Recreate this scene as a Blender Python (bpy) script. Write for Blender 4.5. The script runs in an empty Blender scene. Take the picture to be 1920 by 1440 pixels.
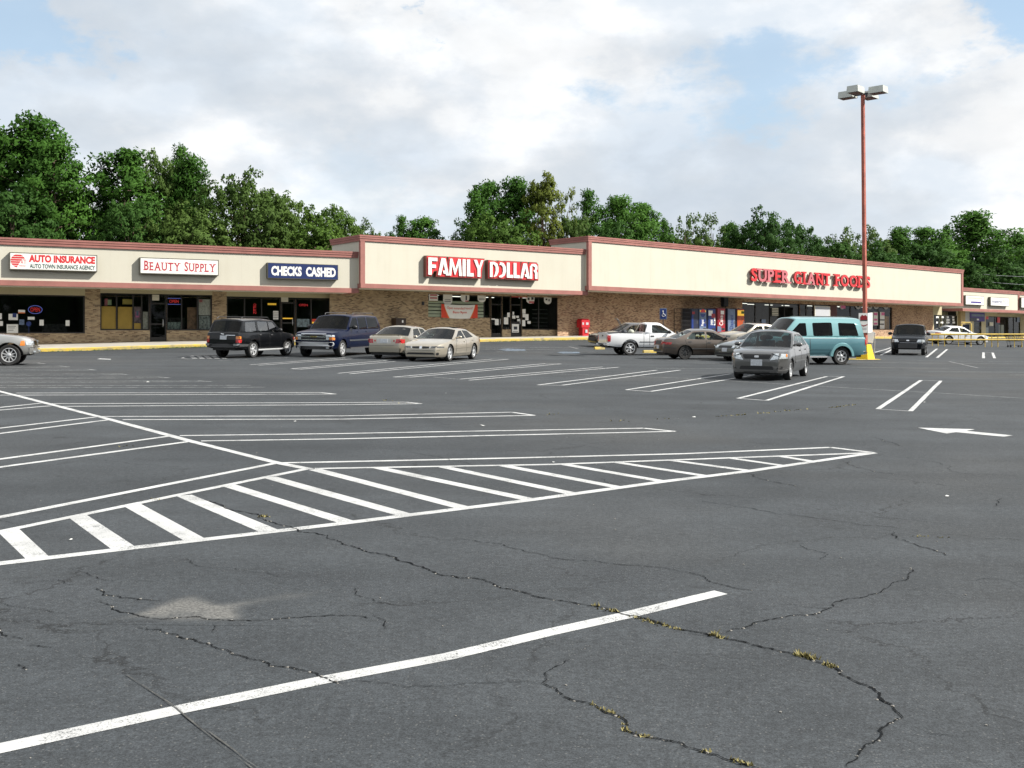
import bpy, bmesh, math, random
from mathutils import Vector, Matrix
from mathutils.geometry import tessellate_polygon
from mathutils.bvhtree import BVHTree
rnd = random.Random(7)
D = bpy.data
scene = bpy.context.scene
COL = scene.collection
R = math.radians

# ------------------------------------------------------------ camera, sky, sun, exposure
EYE = 1.7
FOC = 2000.0            # focal length in pixels of the 1920 px wide photograph
HZ = 636.0              # row of the level horizon in the photograph
cam_d = D.cameras.new('camera'); cam = D.objects.new('camera', cam_d); COL.objects.link(cam)
cam.location = (0, 0, EYE); cam.rotation_euler = (R(90), 0, 0)
cam_d.sensor_width = 36; cam_d.lens = 36 * FOC / 1920
cam_d.shift_y = -(720 - HZ) / 1920
cam_d.clip_start = 0.1; cam_d.clip_end = 3000
scene.camera = cam

SUN = Vector((0.74, -0.12, 0.66)).normalized()
sun_d = D.lights.new('sun', 'SUN'); sun_d.energy = 5.0; sun_d.angle = R(0.5); sun_d.color = (1.0, 0.955, 0.88)
sun_o = D.objects.new('sun', sun_d); COL.objects.link(sun_o)
sun_o.location = (60, -20, 60); sun_o.rotation_euler = SUN.to_track_quat('Z', 'Y').to_euler()

world = D.worlds.new('World'); scene.world = world; world.use_nodes = True
def build_world():
    nt = world.node_tree; N = nt.nodes; L = nt.links; N.clear()
    out = N.new('ShaderNodeOutputWorld'); bg = N.new('ShaderNodeBackground')
    bg.inputs['Strength'].default_value = 0.068
    sky = N.new('ShaderNodeTexSky'); sky.sky_type = 'NISHITA'; sky.sun_disc = False
    sky.sun_elevation = math.asin(SUN.z); sky.sun_rotation = math.atan2(SUN.x, SUN.y)
    sky.air_density = 1.0; sky.dust_density = 0.6; sky.ozone_density = 1.2
    tc = N.new('ShaderNodeTexCoord')
    sep = N.new('ShaderNodeSeparateXYZ'); L.new(tc.outputs['Generated'], sep.inputs[0])
    # flatten the clouds: stretch the vertical so that they lie in layers
    mp = N.new('ShaderNodeMapping'); mp.inputs['Scale'].default_value = (1.0, 1.0, 1.9)
    mp.inputs['Location'].default_value = (3.1, 0.4, 0.35)
    L.new(tc.outputs['Generated'], mp.inputs[0])
    def noise(scale, detail, rough, dist=0.0, off=None):
        n = N.new('ShaderNodeTexNoise'); n.inputs['Scale'].default_value = scale
        n.inputs['Detail'].default_value = detail; n.inputs['Roughness'].default_value = rough
        n.inputs['Distortion'].default_value = dist
        if off:
            m2 = N.new('ShaderNodeMapping'); m2.inputs['Location'].default_value = off
            L.new(mp.outputs[0], m2.inputs[0]); L.new(m2.outputs[0], n.inputs['Vector'])
        else:
            L.new(mp.outputs[0], n.inputs['Vector'])
        return n
    def ramp(fac, stops):
        r = N.new('ShaderNodeValToRGB'); e = r.color_ramp.elements
        e[0].position, e[0].color = stops[0]; e[1].position, e[1].color = stops[-1]
        for p, c in stops[1:-1]:
            x = e.new(p); x.color = c
        L.new(fac, r.inputs[0]); return r
    g = lambda v: (v, v, v, 1)
    big = noise(3.2, 12, 0.57, 0.0)
    body = ramp(big.outputs['Fac'], [(0.36, (6.2, 6.9, 7.7, 1)), (0.455, (7.0, 7.55, 8.15, 1)), (0.50, (7.9, 8.25, 8.65, 1)), (0.53, (8.8, 9.0, 9.2, 1)), (0.64, (9.8, 9.8, 9.8, 1))])
    fine = noise(7.5, 10, 0.52, 0.15, (5, 2, 1))
    fr = ramp(fine.outputs['Fac'], [(0.40, g(0.92)), (0.50, g(0.98)), (0.58, g(1.07))])
    mul = N.new('ShaderNodeMixRGB'); mul.blend_type = 'MULTIPLY'; mul.inputs[0].default_value = 1
    L.new(body.outputs[0], mul.inputs[1]); L.new(fr.outputs[0], mul.inputs[2])
    # openings of blue: where a second noise is high, and in four places of the sky
    gap = noise(2.2, 8, 0.55, 0.4, (11.3, 4.2, 7.7))
    gr = ramp(gap.outputs['Fac'], [(0.66, g(0)), (0.80, g(0.4))])
    acc = gr.outputs[0]
    nrm = N.new('ShaderNodeVectorMath'); nrm.operation = 'NORMALIZE'; L.new(tc.outputs['Generated'], nrm.inputs[0])
    wob = noise(11, 9, 0.62, 0.0, (1, 9, 3))
    for px, py, rad, amt in ((1430, 150, 0.062, 0.75), (1885, 20, 0.042, 0.9), (785, 20, 0.016, 0.5), (45, 30, 0.042, 0.75), (640, 380, 0.05, 0.18)):
        d = Vector(((px - 960) / FOC, 1, (HZ - py) / FOC)).normalized()
        sub = N.new('ShaderNodeVectorMath'); sub.operation = 'SUBTRACT'; sub.inputs[1].default_value = d
        L.new(nrm.outputs[0], sub.inputs[0])
        sc = N.new('ShaderNodeVectorMath'); sc.operation = 'MULTIPLY'; sc.inputs[1].default_value = (0.6, 0.6, 1.5)
        L.new(sub.outputs[0], sc.inputs[0])
        ln = N.new('ShaderNodeVectorMath'); ln.operation = 'LENGTH'; L.new(sc.outputs[0], ln.inputs[0])
        ad = N.new('ShaderNodeMath'); ad.operation = 'MULTIPLY_ADD'; ad.inputs[1].default_value = 0.30; ad.inputs[2].default_value = -0.15
        L.new(wob.outputs['Fac'], ad.inputs[0])
        sm = N.new('ShaderNodeMath'); sm.operation = 'ADD'; L.new(ln.outputs['Value'], sm.inputs[0]); L.new(ad.outputs[0], sm.inputs[1])
        mr = N.new('ShaderNodeMapRange'); mr.interpolation_type = 'SMOOTHSTEP'
        mr.inputs[1].default_value = rad * 1.25; mr.inputs[2].default_value = rad * 0.25
        mr.inputs[3].default_value = 0; mr.inputs[4].default_value = amt
        L.new(sm.outputs[0], mr.inputs[0])
        mx = N.new('ShaderNodeMath'); mx.operation = 'MAXIMUM'; L.new(acc, mx.inputs[0]); L.new(mr.outputs[0], mx.inputs[1]); acc = mx.outputs[0]
    skyb = N.new('ShaderNodeMixRGB'); skyb.blend_type = 'ADD'; skyb.inputs[0].default_value = 1
    skyb.inputs[2].default_value = (2.2, 2.9, 3.3, 1)      # thin high veil over the blue
    L.new(sky.outputs[0], skyb.inputs[1])
    mix = N.new('ShaderNodeMixRGB'); L.new(acc, mix.inputs[0]); L.new(mul.outputs[0], mix.inputs[1]); L.new(skyb.outputs[0], mix.inputs[2])
    L.new(mix.outputs[0], bg.inputs['Color']); L.new(bg.outputs[0], out.inputs[0])
build_world()
vs = scene.view_settings
vs.view_transform = 'Standard'; vs.look = 'None'; vs.exposure = 0.68; vs.gamma = 1.0; vs.use_curve_mapping = False
scene.cycles.max_bounces = 8; scene.cycles.transparent_max_bounces = 16
scene.cycles.caustics_reflective = False; scene.cycles.caustics_refractive = False
scene.cycles.sample_clamp_indirect = 6.0

# ------------------------------------------------------------ helpers
WL = {}                      # world location of each root, so that parts are stored relative to it
def tag(o, label=None, cat=None, group=None, kind=None):
    if label: o['label'] = label
    if cat: o['category'] = cat
    if group: o['group'] = group
    if kind: o['kind'] = kind
    return o
def empty(name, loc=(0, 0, 0), label=None, cat=None, group=None, parent=None):
    o = D.objects.new(name, None); COL.objects.link(o); o.empty_display_size = 0.3
    o.location = loc
    if parent: o.parent = parent
    else: WL[o.name] = Vector(loc)
    return tag(o, label, cat, group)
def wl(o):
    while o is not None:
        if o.name in WL: return WL[o.name]
        o = o.parent
    return Vector((0, 0, 0))

class MB:
    def __init__(s): s.v = []; s.f = []; s.m = []; s.uv = {}; s.n = []
    def add(s, vs_, fs, m=0, uv=None):
        b = len(s.v); s.v += [Vector(p) for p in vs_]
        for f in fs: s.f.append([b + i for i in f]); s.m.append(m)
        if uv:
            for i, t in enumerate(uv): s.uv[b + i] = t
        return b
    def quad(s, a, b, c, d, m=0, uv=None): s.add([a, b, c, d], [(0, 1, 2, 3)], m, uv)
    def obox(s, o, ex, ey, ez, m=0):
        o, ex, ey, ez = Vector(o), Vector(ex), Vector(ey), Vector(ez)
        s.add([o, o + ex, o + ex + ey, o + ey, o + ez, o + ex + ez, o + ex + ey + ez, o + ey + ez],
              [(0, 3, 2, 1), (4, 5, 6, 7), (0, 1, 5, 4), (1, 2, 6, 5), (2, 3, 7, 6), (3, 0, 4, 7)], m)
    def box(s, c, d, m=0, rz=0.0):
        M = Matrix.Rotation(rz, 3, 'Z'); c = Vector(c)
        ex, ey, ez = M @ Vector((d[0], 0, 0)), M @ Vector((0, d[1], 0)), Vector((0, 0, d[2]))
        s.obox(c - ex / 2 - ey / 2 - ez / 2, ex, ey, ez, m)
    def frustum(s, c, b, t, h, rz=0, m=0):
        M = Matrix.Rotation(rz, 3, 'Z'); c = Vector(c); vs_ = []
        for (sx, sy), z in ((b, 0), (t, h)):
            for x, y in ((-1, -1), (1, -1), (1, 1), (-1, 1)):
                vs_.append(c + M @ Vector((x * sx / 2, y * sy / 2, 0)) + Vector((0, 0, z)))
        s.add(vs_, [(0, 3, 2, 1), (4, 5, 6, 7), (0, 1, 5, 4), (1, 2, 6, 5), (2, 3, 7, 6), (3, 0, 4, 7)], m)
    def tube(s, pts, r, n=8, m=0, r2=None, cap=True):
        pts = [Vector(p) for p in pts]; K = len(pts); rings = []
        for i, p in enumerate(pts):
            t = (pts[min(i + 1, K - 1)] - pts[max(i - 1, 0)]).normalized()
            a = t.orthogonal().normalized() if abs(t.z) > 0.95 else t.cross(Vector((0, 0, 1))).normalized()
            b = t.cross(a); rr = r if r2 is None else r + (r2 - r) * i / max(1, K - 1)
            rings.append([p + (a * math.cos(2 * math.pi * k / n) + b * math.sin(2 * math.pi * k / n)) * rr for k in range(n)])
        fs = []
        for i in range(K - 1):
            for k in range(n):
                fs.append((i * n + k, i * n + (k + 1) % n, (i + 1) * n + (k + 1) % n, (i + 1) * n + k))
        if cap: fs += [tuple(range(n))[::-1], tuple((K - 1) * n + k for k in range(n))]
        s.add([p for rg in rings for p in rg], fs, m)
    def lathe(s, prof, c, axis='Z', n=24, m=0):
        c = Vector(c); vs_ = []
        for rr, h in prof:
            for k in range(n):
                a = 2 * math.pi * k / n
                if axis == 'Z': p = Vector((rr * math.cos(a), rr * math.sin(a), h))
                else: p = Vector((rr * math.cos(a), h, rr * math.sin(a)))
                vs_.append(c + p)
        fs = []
        for i in range(len(prof) - 1):
            for k in range(n):
                fs.append((i * n + k, i * n + (k + 1) % n, (i + 1) * n + (k + 1) % n, (i + 1) * n + k))
        s.add(vs_, fs, m)
    def ball(s, c, r, m=0, n=10, k=6):
        rx, ry, rz = r if isinstance(r, tuple) else (r, r, r); c = Vector(c); vs_ = []
        for i in range(k + 1):
            t = math.pi * i / k
            for j in range(n):
                a = 2 * math.pi * j / n
                vs_.append(c + Vector((rx * math.sin(t) * math.cos(a), ry * math.sin(t) * math.sin(a), rz * math.cos(t))))
        s.add(vs_, [(i * n + j, i * n + (j + 1) % n, (i + 1) * n + (j + 1) % n, (i + 1) * n + j) for i in range(k) for j in range(n)], m)
    def build(s, name, mats, parent=None, origin=None, smooth=None, recalc=True, weld=False):
        me = D.meshes.new(name)
        off = Vector(origin) if origin is not None else (wl(parent) if parent else Vector((0, 0, 0)))
        me.from_pydata([v - off for v in s.v], [], s.f)
        for mm in (mats if isinstance(mats, (list, tuple)) else [mats]): me.materials.append(mm)
        me.polygons.foreach_set('material_index', s.m)
        if s.uv:
            u = me.uv_layers.new(name='UVMap')
            for lp in me.loops:
                u.data[lp.index].uv = s.uv.get(lp.vertex_index, (0, 0))
        if recalc or weld:
            bm = bmesh.new(); bm.from_mesh(me)
            if weld: bmesh.ops.remove_doubles(bm, verts=bm.verts, dist=0.0005)
            if recalc: bmesh.ops.recalc_face_normals(bm, faces=bm.faces)
            bm.to_mesh(me); bm.free()
        if smooth is not None:
            me.polygons.foreach_set('use_smooth', [True] * len(me.polygons)); me.set_sharp_from_angle(angle=R(smooth))
        if s.n and len(s.n) == len(s.v):
            me.polygons.foreach_set('use_smooth', [True] * len(me.polygons)); me.normals_split_custom_set_from_vertices(s.n)
        me.update()
        o = D.objects.new(name, me); COL.objects.link(o)
        if parent: o.parent = parent
        elif origin is not None: o.location = origin; WL[o.name] = Vector(origin)
        return o

def lin(pts, x):
    if x <= pts[0][0]: return pts[0][1]
    for (a, b), (c, d) in zip(pts, pts[1:]):
        if x <= c: return b + (d - b) * (x - a) / (c - a) if c > a else d
    return pts[-1][1]
def herm(pts, x):
    n = len(pts)
    if x <= pts[0][0]: return pts[0][1]
    if x >= pts[-1][0]: return pts[-1][1]
    sl = [(pts[i + 1][1] - pts[i][1]) / (pts[i + 1][0] - pts[i][0]) for i in range(n - 1)]
    tg = [sl[0]] + [0 if sl[i - 1] * sl[i] <= 0 else 2 * sl[i - 1] * sl[i] / (sl[i - 1] + sl[i]) for i in range(1, n - 1)] + [sl[-1]]
    for i in range(n - 1):
        if x <= pts[i + 1][0]:
            h = pts[i + 1][0] - pts[i][0]; t = (x - pts[i][0]) / h
            return ((1 + 2 * t) * (1 - t) ** 2 * pts[i][1] + t * (1 - t) ** 2 * h * tg[i] + t * t * (3 - 2 * t) * pts[i + 1][1] + t * t * (t - 1) * h * tg[i + 1])
def sstep(a, b, x):
    t = min(1, max(0, (x - a) / (b - a))); return t * t * (3 - 2 * t)

# ------------------------------------------------------------ materials (all procedural)
def S(c):       # 0-255 display value to linear
    return tuple(((x / 255) / 12.92 if x / 255 <= 0.04045 else ((x / 255 + 0.055) / 1.055) ** 2.4) for x in c) + (1,)
def new_mat(name):
    m = D.materials.new(name); m.use_nodes = True
    return m, m.node_tree, m.node_tree.nodes['Principled BSDF']
def mat(name, col, rough=0.6, metal=0.0, spec=0.5, var=0.0, vscale=3.0, coat=0.0, bump=0.0, bscale=40.0, emit=None, estr=1.0):
    m, nt, b = new_mat(name); N, L = nt.nodes, nt.links
    c = tuple(col) if len(col) == 4 else tuple(col) + (1,)
    b.inputs['Base Color'].default_value = c
    b.inputs['Roughness'].default_value = rough; b.inputs['Metallic'].default_value = metal
    b.inputs['Specular IOR Level'].default_value = spec; b.inputs['Coat Weight'].default_value = coat
    b.inputs['Coat Roughness'].default_value = 0.04
    if var:
        tc = N.new('ShaderNodeTexCoord'); n = N.new('ShaderNodeTexNoise'); n.inputs['Scale'].default_value = vscale
        n.inputs['Detail'].default_value = 7; n.inputs['Roughness'].default_value = 0.62
        L.new(tc.outputs['Object'], n.inputs['Vector'])
        r = N.new('ShaderNodeValToRGB'); r.color_ramp.elements[0].position = 0.3; r.color_ramp.elements[1].position = 0.7
        r.color_ramp.elements[0].color = tuple(x * (1 - var) for x in c[:3]) + (1,)
        r.color_ramp.elements[1].color = tuple(min(1, x * (1 + var)) for x in c[:3]) + (1,)
        L.new(n.outputs['Fac'], r.inputs[0]); L.new(r.outputs[0], b.inputs['Base Color'])
    if bump:
        tc = N.new('ShaderNodeTexCoord'); n = N.new('ShaderNodeTexNoise'); n.inputs['Scale'].default_value = bscale
        n.inputs['Detail'].default_value = 4; L.new(tc.outputs['Object'], n.inputs['Vector'])
        bp = N.new('ShaderNodeBump'); bp.inputs['Strength'].default_value = bump; bp.inputs['Distance'].default_value = 0.02
        L.new(n.outputs['Fac'], bp.inputs['Height']); L.new(bp.outputs[0], b.inputs['Normal'])
    if emit:
        b.inputs['Emission Color'].default_value = tuple(emit) + (1,); b.inputs['Emission Strength'].default_value = estr
    return m
def paint(name, col, metal=0.5, rough=0.35, coat=0.8, dirt=0.06, spec=0.5):
    m = mat(name, col, rough, metal, spec, dirt, 1.7, coat)
    return m
def glass(name, tint=(0.5, 0.55, 0.55), base=0.05, ior=1.5):
    m = D.materials.new(name); m.use_nodes = True; nt = m.node_tree; N, L = nt.nodes, nt.links; N.clear()
    out = N.new('ShaderNodeOutputMaterial'); t = N.new('ShaderNodeBsdfTransparent'); t.inputs[0].default_value = tuple(tint) + (1,)
    gl = N.new('ShaderNodeBsdfGlossy'); gl.inputs['Roughness'].default_value = 0.03
    fr = N.new('ShaderNodeFresnel'); fr.inputs[0].default_value = ior
    mx = N.new('ShaderNodeMixShader'); ad = N.new('ShaderNodeMath'); ad.operation = 'ADD'; ad.use_clamp = True; ad.inputs[1].default_value = base
    tc = N.new('ShaderNodeTexCoord'); n = N.new('ShaderNodeTexNoise'); n.inputs['Scale'].default_value = 0.8
    L.new(tc.outputs['Object'], n.inputs['Vector'])
    bp = N.new('ShaderNodeBump'); bp.inputs['Strength'].default_value = 0.02; L.new(n.outputs['Fac'], bp.inputs['Height'])
    L.new(bp.outputs[0], gl.inputs['Normal'])
    geo = N.new('ShaderNodeNewGeometry'); mr = N.new('ShaderNodeMapRange'); mr.inputs[3].default_value = ior; mr.inputs[4].default_value = 1 / ior
    L.new(geo.outputs['Backfacing'], mr.inputs[0]); L.new(mr.outputs[0], fr.inputs[0])
    L.new(fr.outputs[0], ad.inputs[0]); L.new(ad.outputs[0], mx.inputs[0]); L.new(t.outputs[0], mx.inputs[1]); L.new(gl.outputs[0], mx.inputs[2])
    L.new(mx.outputs[0], out.inputs[0]); return m

def asphalt_nodes(nt, worn=False):
    """colour, roughness and bump of the old sealed asphalt, in world metres"""
    N, L = nt.nodes, nt.links
    geo = N.new('ShaderNodeNewGeometry')
    def noise(scale, detail, rough=0.6, stretch=None):
        n = N.new('ShaderNodeTexNoise'); n.inputs['Scale'].default_value = scale; n.inputs['Detail'].default_value = detail; n.inputs['Roughness'].default_value = rough
        if stretch:
            mp = N.new('ShaderNodeMapping'); mp.inputs['Scale'].default_value = stretch; mp.inputs['Rotation'].default_value = (0, 0, R(-25))
            L.new(geo.outputs['Position'], mp.inputs[0]); L.new(mp.outputs[0], n.inputs['Vector'])
        else: L.new(geo.outputs['Position'], n.inputs['Vector'])
        return n
    def ramp(fac, a, ca, b, cb):
        r = N.new('ShaderNodeValToRGB'); r.color_ramp.elements[0].position = a; r.color_ramp.elements[0].color = ca
        r.color_ramp.elements[1].position = b; r.color_ramp.elements[1].color = cb; L.new(fac, r.inputs[0]); return r.outputs[0]
    def mixc(kind, fac, a, b):
        x = N.new('ShaderNodeMixRGB'); x.blend_type = kind
        if isinstance(fac, float): x.inputs[0].default_value = fac
        else: L.new(fac, x.inputs[0])
        L.new(a, x.inputs[1])
        if isinstance(b, tuple): x.inputs[2].default_value = b
        else: L.new(b, x.inputs[2])
        return x.outputs[0]
    g = lambda v: (v, v, v, 1)
    base = ramp(noise(0.16, 6).outputs['Fac'], 0.33, (0.0280, 0.0328, 0.0372, 1), 0.68, (0.0455, 0.0508, 0.0555, 1))
    mid = ramp(noise(1.3, 8, 0.7).outputs['Fac'], 0.3, g(0.84), 0.7, g(1.14))
    c = mixc('MULTIPLY', 1.0, base, mid)
    drag = ramp(noise(0.55, 6, 0.6, (0.25, 1.6, 1)).outputs['Fac'], 0.40, g(0.78), 0.62, g(1.08))
    c = mixc('MULTIPLY', 0.8, c, drag)
    oil = ramp(noise(0.42, 5, 0.5).outputs['Fac'], 0.64, g(1.0), 0.74, g(0.62))
    c = mixc('MULTIPLY', 1.0, c, oil)
    dust = ramp(noise(0.09, 4, 0.6).outputs['Fac'], 0.52, g(0), 0.70, g(0.55))
    c = mixc('MIX', dust, c, (0.060, 0.058, 0.054, 1))
    drip = ramp(noise(2.1, 3, 0.5).outputs['Fac'], 0.68, g(1.0), 0.76, g(0.60))
    c = mixc('MULTIPLY', 0.9, c, drip)
    # old hairline crazing, faint and only in places
    dn = N.new('ShaderNodeTexNoise'); dn.inputs['Scale'].default_value = 1.6; dn.inputs['Detail'].default_value = 6; dn.inputs['Roughness'].default_value = 0.7; L.new(geo.outputs['Position'], dn.inputs['Vector'])
    da = N.new('ShaderNodeMixRGB'); da.blend_type = 'ADD'; da.inputs[0].default_value = 0.9; L.new(geo.outputs['Position'], da.inputs[1]); L.new(dn.outputs['Color'], da.inputs[2])
    cv = N.new('ShaderNodeTexVoronoi'); cv.feature = 'DISTANCE_TO_EDGE'; cv.voronoi_dimensions = '2D'; cv.inputs['Scale'].default_value = 0.42; L.new(da.outputs[0], cv.inputs['Vector'])
    ce = ramp(cv.outputs['Distance'], 0.0028, g(1), 0.0085, g(0)); cmk = ramp(noise(0.55, 5).outputs['Fac'], 0.44, g(0), 0.58, g(0.8))
    cf_ = mixc('MULTIPLY', 1.0, ce, cmk); c = mixc('MIX', cf_, c, (0.008, 0.009, 0.010, 1))
    spk = noise(95, 3, 0.75)
    sp = ramp(spk.outputs['Fac'], 0.34, g(0.50), 0.66, g(1.60))
    c = mixc('MULTIPLY', 0.9, c, sp)
    grain = noise(24, 3, 0.7)
    c = mixc('MULTIPLY', 0.7, c, ramp(grain.outputs['Fac'], 0.34, g(0.66), 0.66, g(1.3)))
    vor = N.new('ShaderNodeTexVoronoi'); vor.inputs['Scale'].default_value = 75; L.new(geo.outputs['Position'], vor.inputs['Vector'])
    vs_ = N.new('ShaderNodeSeparateColor'); L.new(vor.outputs['Color'], vs_.inputs[0])
    st = ramp(vs_.outputs[0], 0.86, g(0), 0.93, g(1))
    dot = ramp(vor.outputs['Distance'], 0.25, g(1), 0.42, g(0))
    stone = mixc('MULTIPLY', 1.0, st, dot)
    c = mixc('MIX', stone, c, (0.090, 0.093, 0.093, 1))
    if worn:
        at = N.new('ShaderNodeAttribute'); at.attribute_name = 'worn'
        wv = N.new('ShaderNodeMath'); wv.operation = 'MULTIPLY_ADD'; wv.inputs[1].default_value = 1.5; wv.inputs[2].default_value = -0.75
        L.new(noise(5.0, 7, 0.7).outputs['Fac'], wv.inputs[0])
        wa = N.new('ShaderNodeMath'); wa.operation = 'MULTIPLY_ADD'; wa.use_clamp = True; L.new(at.outputs['Fac'], wa.inputs[0]); wa.inputs[1].default_value = 1.0
        L.new(wv.outputs[0], wa.inputs[2])
        mm = N.new('ShaderNodeMath'); mm.operation = 'MULTIPLY'; L.new(wa.outputs[0], mm.inputs[0]); L.new(at.outputs['Fac'], mm.inputs[1])
        lt = mixc('MULTIPLY', 1.0, ramp(noise(60, 3, 0.7).outputs['Fac'], 0.3, (0.05, 0.050, 0.049, 1), 0.7, (0.185, 0.183, 0.172, 1)), mid)
        c = mixc('MIX', mm.outputs[0], c, lt)
    bp = N.new('ShaderNodeBump'); bp.inputs['Strength'].default_value = 0.55; bp.inputs['Distance'].default_value = 0.006
    L.new(spk.outputs['Fac'], bp.inputs['Height'])
    return c, bp.outputs[0], spk.outputs['Fac']
def asphalt(name, worn=False):
    m, nt, b = new_mat(name)
    c, nrm, _ = asphalt_nodes(nt, worn)
    nt.links.new(c, b.inputs['Base Color']); nt.links.new(nrm, b.inputs['Normal'])
    b.inputs['Roughness'].default_value = 0.86; b.inputs['Specular IOR Level'].default_value = 0.35
    return m
def road_paint(name, wear, col=(0.50, 0.505, 0.50, 1)):
    m, nt, b = new_mat(name); N, L = nt.nodes, nt.links
    c, nrm, spk = asphalt_nodes(nt)
    geo = N.new('ShaderNodeNewGeometry')
    n = N.new('ShaderNodeTexNoise'); n.inputs['Scale'].default_value = 3.5; n.inputs['Detail'].default_value = 9; n.inputs['Roughness'].default_value = 0.8
    L.new(geo.outputs['Position'], n.inputs['Vector'])
    r = N.new('ShaderNodeValToRGB'); r.color_ramp.elements[0].position = wear; r.color_ramp.elements[1].position = wear + 0.10
    wm = N.new('ShaderNodeMath'); wm.operation = 'MULTIPLY_ADD'; wm.inputs[1].default_value = 0.55; L.new(spk, wm.inputs[0])
    wn = N.new('ShaderNodeMath'); wn.operation = 'MULTIPLY'; wn.inputs[1].default_value = 0.50; L.new(n.outputs['Fac'], wn.inputs[0]); L.new(wn.outputs[0], wm.inputs[2])
    L.new(wm.outputs[0], r.inputs[0])
    n2 = N.new('ShaderNodeTexNoise'); n2.inputs['Scale'].default_value = 2.2; n2.inputs['Detail'].default_value = 6; L.new(geo.outputs['Position'], n2.inputs['Vector'])
    r2 = N.new('ShaderNodeValToRGB'); r2.color_ramp.elements[0].position = 0.3; r2.color_ramp.elements[1].position = 0.65
    r2.color_ramp.elements[0].color = tuple(x * 0.74 for x in col[:3]) + (1,); r2.color_ramp.elements[1].color = col
    L.new(n2.outputs['Fac'], r2.inputs[0])
    x = N.new('ShaderNodeMixRGB'); L.new(r.outputs[0], x.inputs[0]); L.new(c, x.inputs[1]); L.new(r2.outputs[0], x.inputs[2])
    L.new(x.outputs[0], b.inputs['Base Color']); L.new(nrm, b.inputs['Normal']); b.inputs['Roughness'].default_value = 0.75
    return m
def brick(name, c1, c2, mort, stain=0.25):
    m, nt, b = new_mat(name); N, L = nt.nodes, nt.links
    uv = N.new('ShaderNodeUVMap'); uv.uv_map = 'UVMap'
    def bt(off, ca, cb):
        t = N.new('ShaderNodeTexBrick'); t.inputs['Scale'].default_value = 1.0
        t.inputs['Brick Width'].default_value = 0.195; t.inputs['Row Height'].default_value = 0.062; t.inputs['Mortar Size'].default_value = 0.006
        t.inputs['Bias'].default_value = off; t.inputs['Color1'].default_value = ca; t.inputs['Color2'].default_value = cb; t.inputs['Mortar'].default_value = mort
        L.new(uv.outputs[0], t.inputs['Vector']); return t
    t = bt(0.0, (0, 0, 0, 1), (1, 1, 1, 1)); t.inputs['Mortar'].default_value = (0.5, 0.5, 0.5, 1)
    r = N.new('ShaderNodeValToRGB'); e = r.color_ramp.elements; e[0].position = 0.0; e[0].color = tuple(v * 0.45 for v in c2[:3]) + (1,); e[1].position = 1.0; e[1].color = tuple(min(1, v * 1.15) for v in c1[:3]) + (1,)
    for p_, c_ in ((0.14, tuple(v * 0.8 for v in c2[:3]) + (1,)), (0.3, c2), (0.62, c1)):
        x = e.new(p_); x.color = c_
    L.new(t.outputs['Color'], r.inputs[0])
    mx = N.new('ShaderNodeMixRGB'); L.new(t.outputs['Fac'], mx.inputs[0]); L.new(r.outputs[0], mx.inputs[1]); mx.inputs[2].default_value = mort
    n = N.new('ShaderNodeTexNoise'); n.inputs['Scale'].default_value = 0.7; n.inputs['Detail'].default_value = 8; L.new(uv.outputs[0], n.inputs['Vector'])
    r2 = N.new('ShaderNodeValToRGB'); r2.color_ramp.elements[0].position = 0.3; r2.color_ramp.elements[0].color = (1 - stain, 1 - stain * 1.1, 1 - stain * 1.2, 1)
    r2.color_ramp.elements[1].position = 0.6; L.new(n.outputs['Fac'], r2.inputs[0])
    m2 = N.new('ShaderNodeMixRGB'); m2.blend_type = 'MULTIPLY'; m2.inputs[0].default_value = 1; L.new(mx.outputs[0], m2.inputs[1]); L.new(r2.outputs[0], m2.inputs[2])
    L.new(m2.outputs[0], b.inputs['Base Color']); b.inputs['Roughness'].default_value = 0.9
    bp = N.new('ShaderNodeBump'); bp.inputs['Strength'].default_value = 0.4; bp.inputs['Distance'].default_value = 0.01
    L.new(t.outputs['Fac'], bp.inputs['Height']); bp.invert = True; L.new(bp.outputs[0], b.inputs['Normal'])
    return m
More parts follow.
